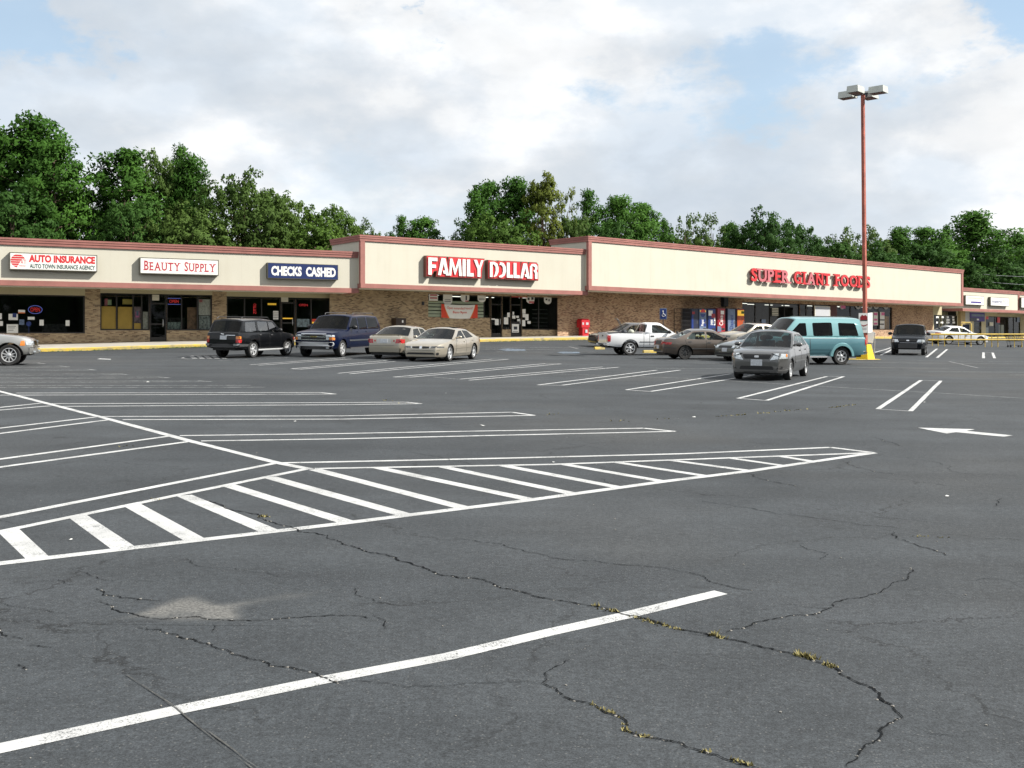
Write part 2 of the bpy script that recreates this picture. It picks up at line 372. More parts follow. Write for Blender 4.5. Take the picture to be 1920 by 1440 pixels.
def stucco(name, col):
    """painted stucco: fine grain, faint vertical run-off streaks and panel joints, from the wall's own metre UVs"""
    m, nt, b = new_mat(name); N, L = nt.nodes, nt.links
    uv = N.new('ShaderNodeUVMap'); uv.uv_map = 'UVMap'
    def noise(sc, stretch, det=6):
        mp = N.new('ShaderNodeMapping'); mp.inputs['Scale'].default_value = stretch; L.new(uv.outputs[0], mp.inputs[0])
        n = N.new('ShaderNodeTexNoise'); n.inputs['Scale'].default_value = sc; n.inputs['Detail'].default_value = det; n.inputs['Roughness'].default_value = 0.6
        L.new(mp.outputs[0], n.inputs['Vector']); return n.outputs['Fac']
    def ramp(f, a, ca, bb, cb):
        r = N.new('ShaderNodeValToRGB'); r.color_ramp.elements[0].position = a; r.color_ramp.elements[0].color = ca
        r.color_ramp.elements[1].position = bb; r.color_ramp.elements[1].color = cb; L.new(f, r.inputs[0]); return r.outputs[0]
    g = lambda v: (v, v, v, 1)
    base = ramp(noise(0.5, (1, 1, 1)), 0.3, tuple(x * 0.94 for x in col) + (1,), 0.7, tuple(col) + (1,))
    for f in (ramp(noise(2.4, (1, 0.09, 1)), 0.34, (0.975, 0.97, 0.96, 1), 0.54, g(1)), ramp(noise(30, (1, 1, 1), 3), 0.3, g(0.94), 0.7, g(1.03))):
        x = N.new('ShaderNodeMixRGB'); x.blend_type = 'MULTIPLY'; x.inputs[0].default_value = 1; L.new(base, x.inputs[1]); L.new(f, x.inputs[2]); base = x.outputs[0]
    L.new(base, b.inputs['Base Color']); b.inputs['Roughness'].default_value = 0.88; b.inputs['Specular IOR Level'].default_value = 0.25
    bp = N.new('ShaderNodeBump'); bp.inputs['Strength'].default_value = 0.25; bp.inputs['Distance'].default_value = 0.01
    L.new(noise(45, (1, 1, 1), 3), bp.inputs['Height']); L.new(bp.outputs[0], b.inputs['Normal'])
    return m
def leaf_mat(name, ca, cb):
    m, nt, b = new_mat(name); N, L = nt.nodes, nt.links
    geo = N.new('ShaderNodeNewGeometry')
    r = N.new('ShaderNodeValToRGB'); r.color_ramp.elements[0].color = tuple(ca) + (1,); r.color_ramp.elements[1].color = tuple(cb) + (1,)
    oi = N.new('ShaderNodeObjectInfo'); 
    n = N.new('ShaderNodeTexNoise'); n.inputs['Scale'].default_value = 0.35; n.inputs['Detail'].default_value = 3; L.new(geo.outputs['Position'], n.inputs['Vector'])
    ad = N.new('ShaderNodeMath'); ad.operation = 'MULTIPLY_ADD'; ad.inputs[1].default_value = 0.22; L.new(geo.outputs['Random Per Island'], ad.inputs[0])
    a2 = N.new('ShaderNodeMath'); a2.operation = 'MULTIPLY_ADD'; a2.inputs[1].default_value = 0.9; a2.inputs[2].default_value = -0.25; L.new(n.outputs['Fac'], a2.inputs[0])
    a3 = N.new('ShaderNodeMath'); a3.operation = 'MULTIPLY_ADD'; a3.inputs[1].default_value = 0.25; L.new(oi.outputs['Random'], a3.inputs[0]); L.new(a2.outputs[0], a3.inputs[2])
    L.new(a3.outputs[0], ad.inputs[2]); L.new(ad.outputs[0], r.inputs[0])
    L.new(r.outputs[0], b.inputs['Base Color']); b.inputs['Roughness'].default_value = 0.7; b.inputs['Specular IOR Level'].default_value = 0.12
    out = nt.nodes['Material Output']; tr = N.new('ShaderNodeBsdfTranslucent'); L.new(r.outputs[0], tr.inputs[0])
    mx = N.new('ShaderNodeMixShader'); mx.inputs[0].default_value = 0.32; L.new(b.outputs[0], mx.inputs[1]); L.new(tr.outputs[0], mx.inputs[2]); L.new(mx.outputs[0], out.inputs[0])
    return m

def kerb_paint():
    m, nt, b = new_mat('yellow_kerb_paint'); N, L = nt.nodes, nt.links; geo = N.new('ShaderNodeNewGeometry')
    n = N.new('ShaderNodeTexNoise'); n.inputs['Scale'].default_value = 2.2; n.inputs['Detail'].default_value = 9; n.inputs['Roughness'].default_value = 0.7; L.new(geo.outputs['Position'], n.inputs['Vector'])
    r = N.new('ShaderNodeValToRGB'); e = r.color_ramp.elements; e[0].position = 0.30; e[0].color = (0.19, 0.17, 0.12, 1); e[1].position = 0.62; e[1].color = (0.60, 0.42, 0.055, 1)
    x = e.new(0.44); x.color = (0.45, 0.36, 0.13, 1); L.new(n.outputs['Fac'], r.inputs[0]); L.new(r.outputs[0], b.inputs['Base Color']); b.inputs['Roughness'].default_value = 0.85
    return m
M = {}
M['asphalt'] = asphalt('sealed_asphalt'); M['worn'] = asphalt('worn_asphalt', True)
M['line'] = road_paint('white_line_paint', 0.405); M['line_old'] = road_paint('old_line_paint', 0.485, (0.38, 0.385, 0.38, 1))
M['blue_line'] = road_paint('blue_line_paint', 0.49, (0.19, 0.26, 0.34, 1))
M['ceil'] = mat('ceiling_lamp', (0.8, 0.8, 0.75), 0.5, emit=(1.0, 0.97, 0.88), estr=1.3)
M['crack'] = mat('crack_dark', (0.007, 0.008, 0.009), 0.95, spec=0.1)
M['crack_edge'] = mat('crack_edge_stone', (0.22, 0.21, 0.19), 0.95, var=0.4, vscale=30)
M['drygrass'] = mat('dry_crack_grass', (0.185, 0.16, 0.055), 0.8, var=0.5, vscale=20)
M['weed'] = mat('green_weed', (0.06, 0.12, 0.025), 0.8, var=0.35, vscale=20)
M['concrete'] = mat('pavement_concrete', (0.36, 0.34, 0.30), 0.9, var=0.16, vscale=1.2, bump=0.3)
M['kerb'] = kerb_paint()
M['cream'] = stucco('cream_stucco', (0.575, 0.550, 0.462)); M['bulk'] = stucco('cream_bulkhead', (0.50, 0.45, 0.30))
M['pink'] = mat('pink_trim_paint', (0.30, 0.125, 0.105), 0.8, var=0.16, vscale=1.3)
M['brickA'] = brick('tan_brick', (0.43, 0.32, 0.19, 1), (0.31, 0.21, 0.12, 1), (0.36, 0.31, 0.24, 1))
M['brickB'] = brick('brown_brick', (0.46, 0.305, 0.185, 1), (0.33, 0.18, 0.105, 1), (0.36, 0.29, 0.22, 1))
M['soffit'] = mat('soffit_board', (0.62, 0.60, 0.50), 0.8, var=0.06)
M['roof'] = mat('flat_roof', (0.16, 0.15, 0.145), 0.9, var=0.2)
M['bronze'] = mat('bronze_frame', (0.025, 0.022, 0.02), 0.45, 0.3)
M['shopglass'] = glass('shop_glass', (0.74, 0.78, 0.76), -0.02)
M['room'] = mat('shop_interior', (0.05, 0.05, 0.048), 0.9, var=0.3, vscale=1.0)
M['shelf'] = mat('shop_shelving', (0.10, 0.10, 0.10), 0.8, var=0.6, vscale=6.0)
M['tyre'] = mat('tyre_rubber', (0.018, 0.018, 0.018), 0.85, var=0.25, vscale=8)
M['black'] = mat('black_plastic', (0.012, 0.012, 0.013), 0.5)
M['trimdark'] = mat('grey_trim_plastic', (0.05, 0.05, 0.052), 0.6)
M['alloy'] = mat('alloy_rim', (0.58, 0.59, 0.60), 0.38, 0.55)
M['steel'] = mat('dark_steel_rim', (0.10, 0.10, 0.10), 0.5, 0.5)
M['chrome'] = mat('chrome', (0.75, 0.76, 0.78), 0.12, 1.0)
M['carglass'] = glass('car_glass', (0.62, 0.70, 0.68), 0.0, 1.42); M['tint'] = glass('tinted_car_glass', (0.10, 0.12, 0.125), 0.0, 1.33); M['skyglass'] = glass('sky_reflecting_car_glass', (0.55, 0.62, 0.62), 0.22, 1.42)
M['cabin'] = mat('cabin_trim', (0.05, 0.05, 0.052), 0.85); M['seat'] = mat('grey_seat_cloth', (0.10, 0.098, 0.095), 0.95, var=0.15)
M['lamp'] = mat('headlamp_lens', (0.62, 0.66, 0.68), 0.08, 0.55, coat=1.0, var=0.35, vscale=14)
M['lampdark'] = mat('smoked_headlamp', (0.12, 0.125, 0.13), 0.1, 0.5, coat=1.0, var=0.4, vscale=14)
M['amber'] = mat('amber_lens', (0.62, 0.20, 0.03), 0.2, coat=1.0)
M['red'] = mat('red_lens', (0.42, 0.018, 0.02), 0.18, coat=1.0, var=0.25, vscale=12)
M['plate'] = mat('number_plate', (0.55, 0.57, 0.6), 0.4, var=0.22, vscale=26)
M['white'] = mat('white_paint', (0.78, 0.78, 0.76), 0.5, var=0.04)
M['paper'] = mat('white_paper', (0.75, 0.75, 0.72), 0.8, var=0.05)
M['ink'] = mat('dark_ink', (0.03, 0.035, 0.045), 0.7)
M['signwhite'] = mat('sign_face_white', (0.78, 0.77, 0.73), 0.35, var=0.03)
M['signblue'] = mat('sign_face_blue', (0.012, 0.026, 0.105), 0.35, var=0.06)
M['signred'] = mat('sign_red', (0.56, 0.030, 0.036), 0.4, var=0.06)
M['signgreen'] = mat('sign_dark_green', (0.02, 0.07, 0.065), 0.4)
M['olive'] = mat('sign_cabinet_olive', (0.085, 0.08, 0.06), 0.5)
M['brownedge'] = mat('letter_edge_brown', (0.16, 0.055, 0.04), 0.5)
M['fadedred'] = mat('faded_red_face', (0.48, 0.13, 0.15), 0.45, var=0.05)
M['neon'] = mat('neon_red', (0.5, 0.02, 0.02), 0.4, emit=(1.0, 0.05, 0.06), estr=0.30)
M['neonblue'] = mat('neon_blue', (0.1, 0.1, 0.5), 0.4, emit=(0.25, 0.3, 1.0), estr=0.2)
M['neonyel'] = mat('neon_yellow', (0.5, 0.3, 0.02), 0.4, emit=(1.0, 0.55, 0.05), estr=0.35)
M['orange'] = mat('orange_print', (0.70, 0.17, 0.03), 0.6)
M['redorange'] = mat('red_orange_print', (0.62, 0.05, 0.02), 0.6)
M['yellow'] = mat('yellow_concrete_paint', (0.72, 0.50, 0.02), 0.75, var=0.12, vscale=3, bump=0.3)
M['railyel'] = mat('yellow_rail_paint', (0.60, 0.42, 0.08), 0.6, var=0.2, vscale=3)
M['polered'] = mat('red_pole_paint', (0.36, 0.10, 0.068), 0.65, var=0.38, vscale=3.0)
M['lamphead'] = mat('weathered_lamp_housing', (0.50, 0.52, 0.48), 0.5, 0.2, var=0.1)
M['wood'] = mat('weathered_wood', (0.17, 0.10, 0.06), 0.9, var=0.3, vscale=4)
M['board'] = mat('tan_window_board', (0.62, 0.38, 0.09), 0.8, var=0.12, vscale=1.5)
M['sage'] = mat('sage_slat', (0.29, 0.34, 0.25), 0.7, var=0.08)
M['grey'] = mat('grey_panel', (0.42, 0.43, 0.45), 0.6, var=0.05)
M['bark'] = mat('bark', (0.10, 0.07, 0.05), 0.95, var=0.35, vscale=5)
M['vblue'] = mat('blue_print', (0.010, 0.030, 0.16), 0.35, var=0.3, vscale=5); M['vred'] = mat('red_print', (0.26, 0.010, 0.018), 0.35, var=0.2, vscale=5)
M['vnavy'] = mat('navy_cabinet', (0.012, 0.016, 0.04), 0.4); M['vpale'] = mat('pale_blue_print', (0.115, 0.16, 0.25), 0.35, var=0.25, vscale=4)
M['vorange'] = mat('orange_machine_print', (0.36, 0.06, 0.012), 0.35, var=0.3, vscale=4); M['pinkpaper'] = mat('pink_paper', (0.62, 0.16, 0.34), 0.7, var=0.2, vscale=6)
M['purple'] = mat('purple_sign', (0.05, 0.03, 0.22), 0.5, var=0.1); M['bin'] = mat('dark_brown_bin', (0.03, 0.018, 0.013), 0.5)
M['newsred'] = mat('red_newspaper_box', (0.45, 0.012, 0.02), 0.45, var=0.1)
# ------------------------------------------------------------ plan of the shopping centre
OH = 2.4                                  # depth of the canopy in front of the shop walls
def plan(px, d): return Vector(((px - 960) * d / FOC, d))
class Front:
    """one straight shop front: u along it to the right, out towards the lot, z up"""
    def __init__(s, a, b):
        s.a = Vector(a); e = Vector(b) - s.a; s.len = e.length; s.e = e.normalized(); s.n = Vector((s.e.y, -s.e.x))
    def w(s, u, out, z): 
        p = s.a + s.e * u + s.n * out; return Vector((p.x, p.y, z))
    def px(s, x, y, out=0.0):
        k = (x - 960) / FOC; o = s.a + s.n * out
        u = (k * o.y - o.x) / (s.e.x - k * s.e.y)
        Y = o.y + s.e.y * u
        return u, EYE + (HZ - y) / FOC * Y
    def box(s, mb, u0, u1, o0, o1, z0, z1, m=0):
        e3 = Vector((s.e.x, s.e.y, 0)); n3 = Vector((s.n.x, s.n.y, 0))
        mb.obox(s.w(u0, o0, z0), e3 * (u1 - u0), n3 * (o1 - o0), Vector((0, 0, z1 - z0)), m)
    def rect(s, mb, u0, u1, z0, z1, out, m=0):
        mb.quad(s.w(u0, out, z0), s.w(u1, out, z0), s.w(u1, out, z1), s.w(u0, out, z1), m, [(u0, z0), (u1, z0), (u1, z1), (u0, z1)])
FL = Front(plan(0, 54), plan(672, 63)); FF = Front(plan(676, 62.7), plan(1103, 73)); FS = Front(plan(1103, 72.6), plan(1805, 108))
a_r = plan(1804, 110.4); FR = Front(a_r, a_r + FS.e * 30)

# kerb line in front of the shops, with the height the lot rises to there
KO = 1.45
kerb_pts = [FL.a - FL.e * 9 + FL.n * KO, FL.a + FL.e * FL.len + FL.n * KO, FF.a + FF.e * FF.len + FF.n * KO, FS.a + FS.e * FS.len + FS.n * KO, FR.a + FR.e * 26 + FR.n * KO]
kerb_cum = [0.0]
for p, q in zip(kerb_pts, kerb_pts[1:]): kerb_cum.append(kerb_cum[-1] + (q - p).length)
def kerb_s(px):
    k = (px - 960) / FOC
    for i, (p, q) in enumerate(zip(kerb_pts, kerb_pts[1:])):
        e = (q - p).normalized(); u = (k * p.y - p.x) / (e.x - k * e.y)
        if u <= (q - p).length or i == len(kerb_pts) - 2: return kerb_cum[i] + u
RISE = [(kerb_s(x), e) for x, e in ((20, -.08), (83, -.08), (387, .12), (640, .24), (900, .33), (1100, .42), (1345, .5), (1500, .42), (1675, .28), (1810, .22), (1900, .2))]
WALLZ = [(kerb_s(x), z) for x, z in ((20, 1.42), (83, 1.45), (280, 1.58), (387, 1.63), (620, 1.74), (950, 1.81), (1095, 1.93), (1335, 2.16), (1480, 2.1), (1690, 1.97), (1830, 1.93), (1900, 1.93))]
def kerb_near(x, y):
    p = Vector((x, y)); best = None
    for i, (a, b) in enumerate(zip(kerb_pts, kerb_pts[1:])):
        e = b - a; t = min(1, max(0, (p - a).dot(e) / e.length_squared)); q = a + e * t; d = (p - q).length
        if best is None or d < best[0]:
            side = (p - q).dot(Vector((e.y, -e.x)).normalized())
            best = (d, kerb_cum[i] + t * e.length, side)
    return best
def gz(x, y):
    yc = min(y, 122.0); xc = min(70, max(-70, x))
    z = 0.01795 * yc - 0.0077 * xc
    if y > 25 and abs(x) < 120:
        d, s, side = kerb_near(x, y)
        w = 1.0 if side < 0 else 1 - sstep(0.0, 15.0, d)
        z += lin(RISE, s) * w
    return z
def G(px, py):
    lo, hi = 0.8, 240.0
    k, m = (px - 960) / FOC, (HZ - py) / FOC
    for _ in range(46):
        y = (lo + hi) / 2
        if EYE + m * y > gz(k * y, y): lo = y
        else: hi = y
    y = (lo + hi) / 2
    return Vector((k * y, y, gz(k * y, y)))

# ------------------------------------------------------------ ground
def frange(a, b, s):
    r = []; x = a
    while x < b - 1e-6: r.append(x); x += s
    return r + [b]
def build_ground():
    xs = [-420, -260, -160, -110, -80] + frange(-60, 75, 1.5) + [95, 130, 190, 280, 420]
    ys = [-120, -60, -25, -10, 0] + frange(2, 40, 2)[:-1] + frange(40, 132, 1.5) + [150, 190, 260, 400, 700]
    mb = MB(); nx = len(xs)
    vs_ = [(x, y, gz(x, y)) for y in ys for x in xs]
    fs = [(j * nx + i, j * nx + i + 1, (j + 1) * nx + i + 1, (j + 1) * nx + i) for j in range(len(ys) - 1) for i in range(nx - 1)]
    mb.add(vs_, fs)
    tag(mb.build('parking_lot_ground', M['asphalt'], smooth=60), kind='structure')
build_ground()

def kerb_at(s):
    for i in range(len(kerb_pts) - 1):
        if s <= kerb_cum[i + 1] or i == len(kerb_pts) - 2:
            e = (kerb_pts[i + 1] - kerb_pts[i]).normalized(); return kerb_pts[i] + e * (s - kerb_cum[i]), Vector((e.y, -e.x))
def build_pavement():
    top, kb = MB(), MB(); r = random.Random(3)
    ss = sorted(set(frange(0, kerb_cum[-1], 1.5) + kerb_cum)); rows = []
    for s in ss:
        p, n = kerb_at(s); g = gz(p.x, p.y); zw = lin(WALLZ, s); j = r.uniform(-.012, .012)
        zt = max(min(g + 0.17, zw - 0.02), g + 0.13) + j
        f = p + n * (0.02 + j); q = p - n * 0.16; w = p - n * (KO + OH + 0.5)
        rows.append([Vector((f.x, f.y, g - .05)), Vector((f.x, f.y, zt - .03)), Vector(((p - n * .02).x, (p - n * .02).y, zt)), Vector((q.x, q.y, zt)), Vector((w.x, w.y, zw))])
    for a, b in zip(rows, rows[1:]):
        for k in range(3): kb.quad(a[k], b[k], b[k + 1], a[k + 1])
        dz = Vector((0, 0, -.004)); top.quad(a[3] + dz, b[3] + dz, b[4], a[4])
    tag(top.build('pavement', M['concrete']), kind='structure')
    tag(kb.build('yellow_kerb', M['kerb'], weld=True), kind='structure')
build_pavement()

# ------------------------------------------------------------ painted markings
def strip(mb, pts, width, lift=0.0022, step=1.2, m=0, jit=0.006):
    """a painted line along photo points, laid on the ground with its real width in metres"""
    P = [G(*p) for p in pts]; r = random.Random(len(mb.v) + 5)
    Q = [P[0]]
    for a, b in zip(P, P[1:]):
        n = max(1, int((b - a).length / step))
        Q += [a + (b - a) * (i / n) for i in range(1, n + 1)]
    L_ = []
    for i, q in enumerate(Q):
        t = (Q[min(i + 1, len(Q) - 1)] - Q[max(i - 1, 0)]); t.z = 0; t.normalize(); s = Vector((-t.y, t.x, 0)); w = width / 2
        row = []
        for k in (1, -1):
            v = q + s * (w * k + r.uniform(-jit, jit)); v.z = gz(v.x, v.y) + lift + (0.005 if v.y > 40 else 0.0); row.append(v)
        L_.append(row)
    for a, b in zip(L_, L_[1:]): mb.quad(a[0], a[1], b[1], b[0], m)
def poly_mark(mb, pts, lift=0.0022, m=0):
    vs_ = []
    for p in pts:
        v = G(*p); v.z += lift + (0.005 if v.y > 40 else 0); vs_.append(v)
    tri = tessellate_polygon([vs_]); mb.add(vs_, [tuple(t) for t in tri], m)
W = 0.10
near = MB(); strip(near, [(-60, 1417), (333, 1332), (610, 1275), (840, 1231), (1040, 1184), (1170, 1155), (1280, 1128), (1352, 1111)], 0.11, jit=0.004)
tag(near.build('near_stall_line', M['line']), kind='structure')
mk, old = MB(), MB()
strip(mk, [(-60, 718), (0, 734), (200, 785), (360, 828), (520, 868), (580, 880)], 0.12, lift=0.0032)
strip(mk, [(-60, 982), (0, 970), (300, 911), (520, 868)], W); strip(mk, [(-60, 1012), (0, 997), (335, 928), (572, 880)], W)
strip(mk, [(530, 868), (640, 866), (960, 859), (1280, 851), (1557, 839)], W); strip(mk, [(590, 879), (640, 878), (1033, 871), (1280, 862), (1636, 849)], W); strip(mk, [(1557, 839), (1638, 849)], W)
strip(mk, [(-40, 1063), (0, 1057), (373, 1013), (640, 982), (993, 938), (1253, 902), (1400, 884), (1638, 849)], W + 0.02)
strip(mk, [(-60, 869), (0, 861), (317, 818)], W); strip(mk, [(-60, 886), (0, 876), (355, 828)], W)
strip(mk, [(337, 817), (640, 813), (1207, 803)], W); strip(mk, [(377, 827), (640, 823), (1265, 809)], W); strip(mk, [(1207, 803), (1265, 809)], W)
strip(mk, [(-60, 809), (0, 803), (180, 782)], W); strip(mk, [(-60, 821), (0, 813), (205, 787)], W)
strip(mk, [(187, 781), (640, 780), (960, 773)], W); strip(mk, [(230, 787), (640, 786), (1002, 779)], W); strip(mk, [(960, 773), (1002, 779)], W)
strip(mk, [(-30, 767), (0, 764), (77, 756)], W); strip(mk, [(-30, 772), (0, 769), (95, 761)], W)
strip(mk, [(83, 757), (640, 755), (760, 754)], W); strip(mk, [(115, 762), (640, 759), (790, 757)], W); strip(mk, [(760, 754), (790, 757)], W)
strip(mk, [(30, 737), (600, 736)], W); strip(mk, [(0, 741), (37, 741), (629, 739)], W); strip(mk, [(600, 736), (629, 739)], W)
for y, x in ((723, 470), (726.5, 497)): strip(old, [(-20, y + .4), (x * .5, y), (x, y - .5)], W)
for y, x, dx in ((715, 370, 26), (708, 296, 22), (702, 222, 18), (693.5, 165, 15), (687.5, 112, 18), (681.5, 70, 14)):
    strip(old, [(-20, y), (x, y - 1.2)], W); strip(old, [(-20, y + 2.6), (x + dx, y + .6)], W); strip(old, [(x, y - 1.2), (x + dx, y + .6)], W)
for a, b, w in (((15, 993), (74, 1049), .16), ((145, 967), (234, 1029), .16), ((248, 947), (364, 1012), .16), ((345, 929), (507, 997), .16), ((428, 910), (650, 979), .15),
             ((505, 895), (765, 967), .15), ((590, 880), (872, 953), .15), ((710, 877), (998, 938), .15), ((830, 875), (1070, 925), .14), ((945, 873), (1160, 914), .14), ((1055, 870), (1245, 903), .13),
             ((1157, 867), (1333, 894), .12), ((1257, 863), (1407, 883), .12), ((1363, 858), (1467, 873), .11), ((1460, 855), (1523, 865), .11)):
    strip(mk, [a, b], w, lift=0.0014)
# right-hand stalls
strip(mk, [(1646, 767), (1727, 713)], W); strip(mk, [(1707, 771), (1764, 714)], W); strip(mk, [(1646, 767), (1707, 771)], .05); strip(mk, [(1727, 713), (1764, 714)], .06)
strip(mk, [(1384, 747), (1550, 706)], W); strip(mk, [(1437, 751), (1582, 706)], W); strip(mk, [(1384, 747), (1437, 751)], .06); strip(mk, [(1550, 706), (1582, 706)], .06)
strip(mk, [(1174, 731), (1370, 701)], W); strip(mk, [(1220, 734), (1343, 715), (1420, 702)], W); strip(mk, [(1174, 731), (1220, 734)], .08)
strip(mk, [(1008, 722), (1232, 694)], W); strip(mk, [(1053, 722.5), (1275, 694)], W); strip(mk, [(1008, 722), (1053, 722.5)], .08)
strip(mk, [(862, 711), (1130, 688)], W); strip(mk, [(880, 713), (1160, 688.5)], W)
strip(mk, [(738, 707), (1023, 682)], W); strip(mk, [(767, 707.5), (1052, 682.5)], W); strip(mk, [(738, 707), (767, 707.5)], .08); strip(mk, [(1023, 682), (1052, 682.5)], .08)
strip(mk, [(634, 700), (923, 673.5)], W); strip(mk, [(655, 701), (953, 673.8)], W); strip(mk, [(923, 673.5), (953, 673.8)], .08)
strip(mk, [(546, 691.5), (727, 676)], W); strip(mk, [(562, 692.5), (741, 678)], W); strip(mk, [(546, 691.5), (562, 692.5)], .08)
strip(mk, [(469, 684), (647, 671)], W); strip(mk, [(485, 685), (660, 673)], W); strip(old, [(404, 677), (540, 671)], W)
strip(old, [(1040, 701), (1280, 709), (1415, 717), (1600, 728), (1760, 737), (1940, 748)], .07); strip(old, [(813, 707), (860, 711)], .08)
for a, b in (((1533, 683), (1640, 684.5)), ((1597, 689), (1780, 691)), ((1740, 697), (1940, 698)), ((1640, 680), (1940, 683)), ((1700, 676.5), (1940, 679)), ((1780, 678), (1833, 690)), ((1893, 703), (1940, 703)), ((1300, 681), (1372, 683)), ((1220, 675), (1372, 678)), ((1230, 690.5), (1372, 691.5))):
    strip(old, [a, b], W)
for a, b in (((1652, 666), (1673, 655)), ((1640, 661), (1670, 652)), ((1737, 670), (1757, 654)), ((1757, 671), (1776, 655)), ((1844, 672), (1844, 661)), ((1865, 672), (1861, 661.5)), ((1844, 661), (1861, 661.5))):
    strip(mk, [a, b], .13)
strip(old, [(400, 665.5), (362, 667), (345, 670), (341, 672), (352, 673.5), (380, 673)], .12)
for x in (358, 372, 386, 400, 414): strip(old, [(x, 667.5), (x + 8, 673)], .2)
for a, b in (((912, 653), (1100, 651)), ((905, 655), (985, 657)), ((1067, 650), (1085, 654.5)), ((930, 660), (1120, 660.5)), ((950, 656), (1040, 655.5))): strip(old, [a, b], .12)
tag(mk.build('stall_marking_lines', M['line']), kind='structure'); tag(old.build('faded_marking_lines', M['line_old']), kind='structure')
bl = MB()
poly_mark(bl, [(935, 655.5), (950, 653.5), (983, 655), (987, 658), (950, 658.5)]); poly_mark(bl, [(1044, 661.5), (1052, 659.5), (1085, 660), (1088, 662.5), (1056, 663)])
tag(bl.build('blue_accessible_bay_markings', M['blue_line']), kind='structure')
ar = MB(); poly_mark(ar, [(1721, 802), (1828, 805), (1812, 808), (1899, 816.5), (1882, 819), (1793, 810.5), (1775, 813)]); poly_mark(ar, [(182, 673.6), (188, 672.3), (208, 673.4), (208, 674.6)])
tag(ar.build('direction_arrow_markings', M['line']), kind='structure')

# ------------------------------------------------------------ cracks, worn patch, weeds, litter
CRACKS = [([(383, 937), (500, 977), (560, 997), (640, 1017), (723, 1040), (793, 1063), (840, 1080), (893, 1085), (927, 1098), (963, 1107), (1053, 1127), (1123, 1138), (1170, 1153), (1207, 1160), (1280, 1182), (1340, 1193), (1367, 1200), (1447, 1217), (1493, 1227), (1567, 1253), (1613, 1283), (1650, 1302), (1673, 1323), (1693, 1347)], .016),
    ([(1693, 1347), (1667, 1357), (1653, 1377), (1623, 1397), (1587, 1440)], .011),
    ([(640, 1282), (763, 1290), (853, 1285), (1017, 1282)], .005), ([(1017, 1282), (1047, 1298), (1107, 1320), (1160, 1343), (1173, 1370), (1223, 1385), (1273, 1393), (1313, 1408), (1347, 1418), (1430, 1442)], .012),
    ([(1017, 1282), (1023, 1273), (1043, 1250), (1070, 1237)], .007), ([(177, 1103), (193, 1117), (230, 1122), (300, 1127)], .012), ([(60, 1092), (110, 1088), (145, 1097)], .005),
    ([(183, 1129), (210, 1143), (300, 1162), (345, 1158), (400, 1163), (450, 1164), (530, 1160), (620, 1154), (700, 1162)], .011), ([(400, 1170), (402, 1188)], .007),
    ([(260, 1177), (330, 1190), (367, 1203), (397, 1213), (433, 1223), (457, 1232), (477, 1237), (507, 1250), (567, 1257), (617, 1275), (640, 1282)], .011),
    ([(0, 1177), (43, 1200)], .013), ([(50, 1212), (97, 1217)], .009), ([(0, 1130), (60, 1142), (130, 1152)], .005), ([(33, 1246), (48, 1256)], .013),
    ([(1675, 997), (1680, 1010), (1723, 1025), (1753, 1033), (1777, 1043)], .015), ([(1300, 938), (1370, 948), (1467, 965), (1530, 973), (1613, 985), (1723, 995)], .009),
    ([(1610, 967), (1700, 975), (1800, 984)], .006), ([(1707, 1065), (1713, 1072), (1703, 1083), (1670, 1097), (1613, 1122), (1560, 1140), (1527, 1152), (1447, 1162), (1397, 1177), (1363, 1187)], .010),
    ([(1280, 1072), (1320, 1082), (1347, 1095), (1413, 1108)], .010), ([(860, 1010), (940, 1020), (973, 1030), (1037, 1047), (1173, 1060), (1257, 1068), (1280, 1072)], .009),
    ([(1400, 887), (1443, 902), (1497, 913)], .012), ([(1593, 865), (1607, 877), (1653, 887), (1705, 893)], .010), ([(1633, 820), (1660, 828), (1680, 832), (1693, 838)], .012),
    ([(1723, 863), (1780, 877), (1803, 888), (1913, 893)], .008), ([(663, 1102), (667, 1113), (730, 1133), (753, 1133)], .007), ([(700, 1153), (717, 1162), (721, 1180)], .007),
    ([(1500, 1020), (1553, 1040), (1540, 1050)], .008), ([(1290, 1187), (1340, 1193)], .006), ([(660, 735 + 50), (700, 845), (830, 862), (880, 872)], .0),
    ([(760, 847), (830, 859), (890, 873)], .010), ([(968, 826), (1050, 832), (1130, 841)], .008), ([(1120, 896), (1160, 908)], .010), ([(0, 975), (40, 985)], .006),
    ([(95, 1067), (180, 1082), (230, 1090)], .005), ([(330, 1045), (370, 1062), (440, 1066), (530, 1083)], .005), ([(1470, 1130), (1520, 1140), (1560, 1140)], .005), ([(1740, 1376), (1810, 1384)], .006),
    ([(1820, 1090), (1860, 1085), (1919, 1098)], .005), ([(1860, 950), (1870, 940), (1880, 935)], .009), ([(1350, 775), (1480, 765), (1600, 757)], .004)]
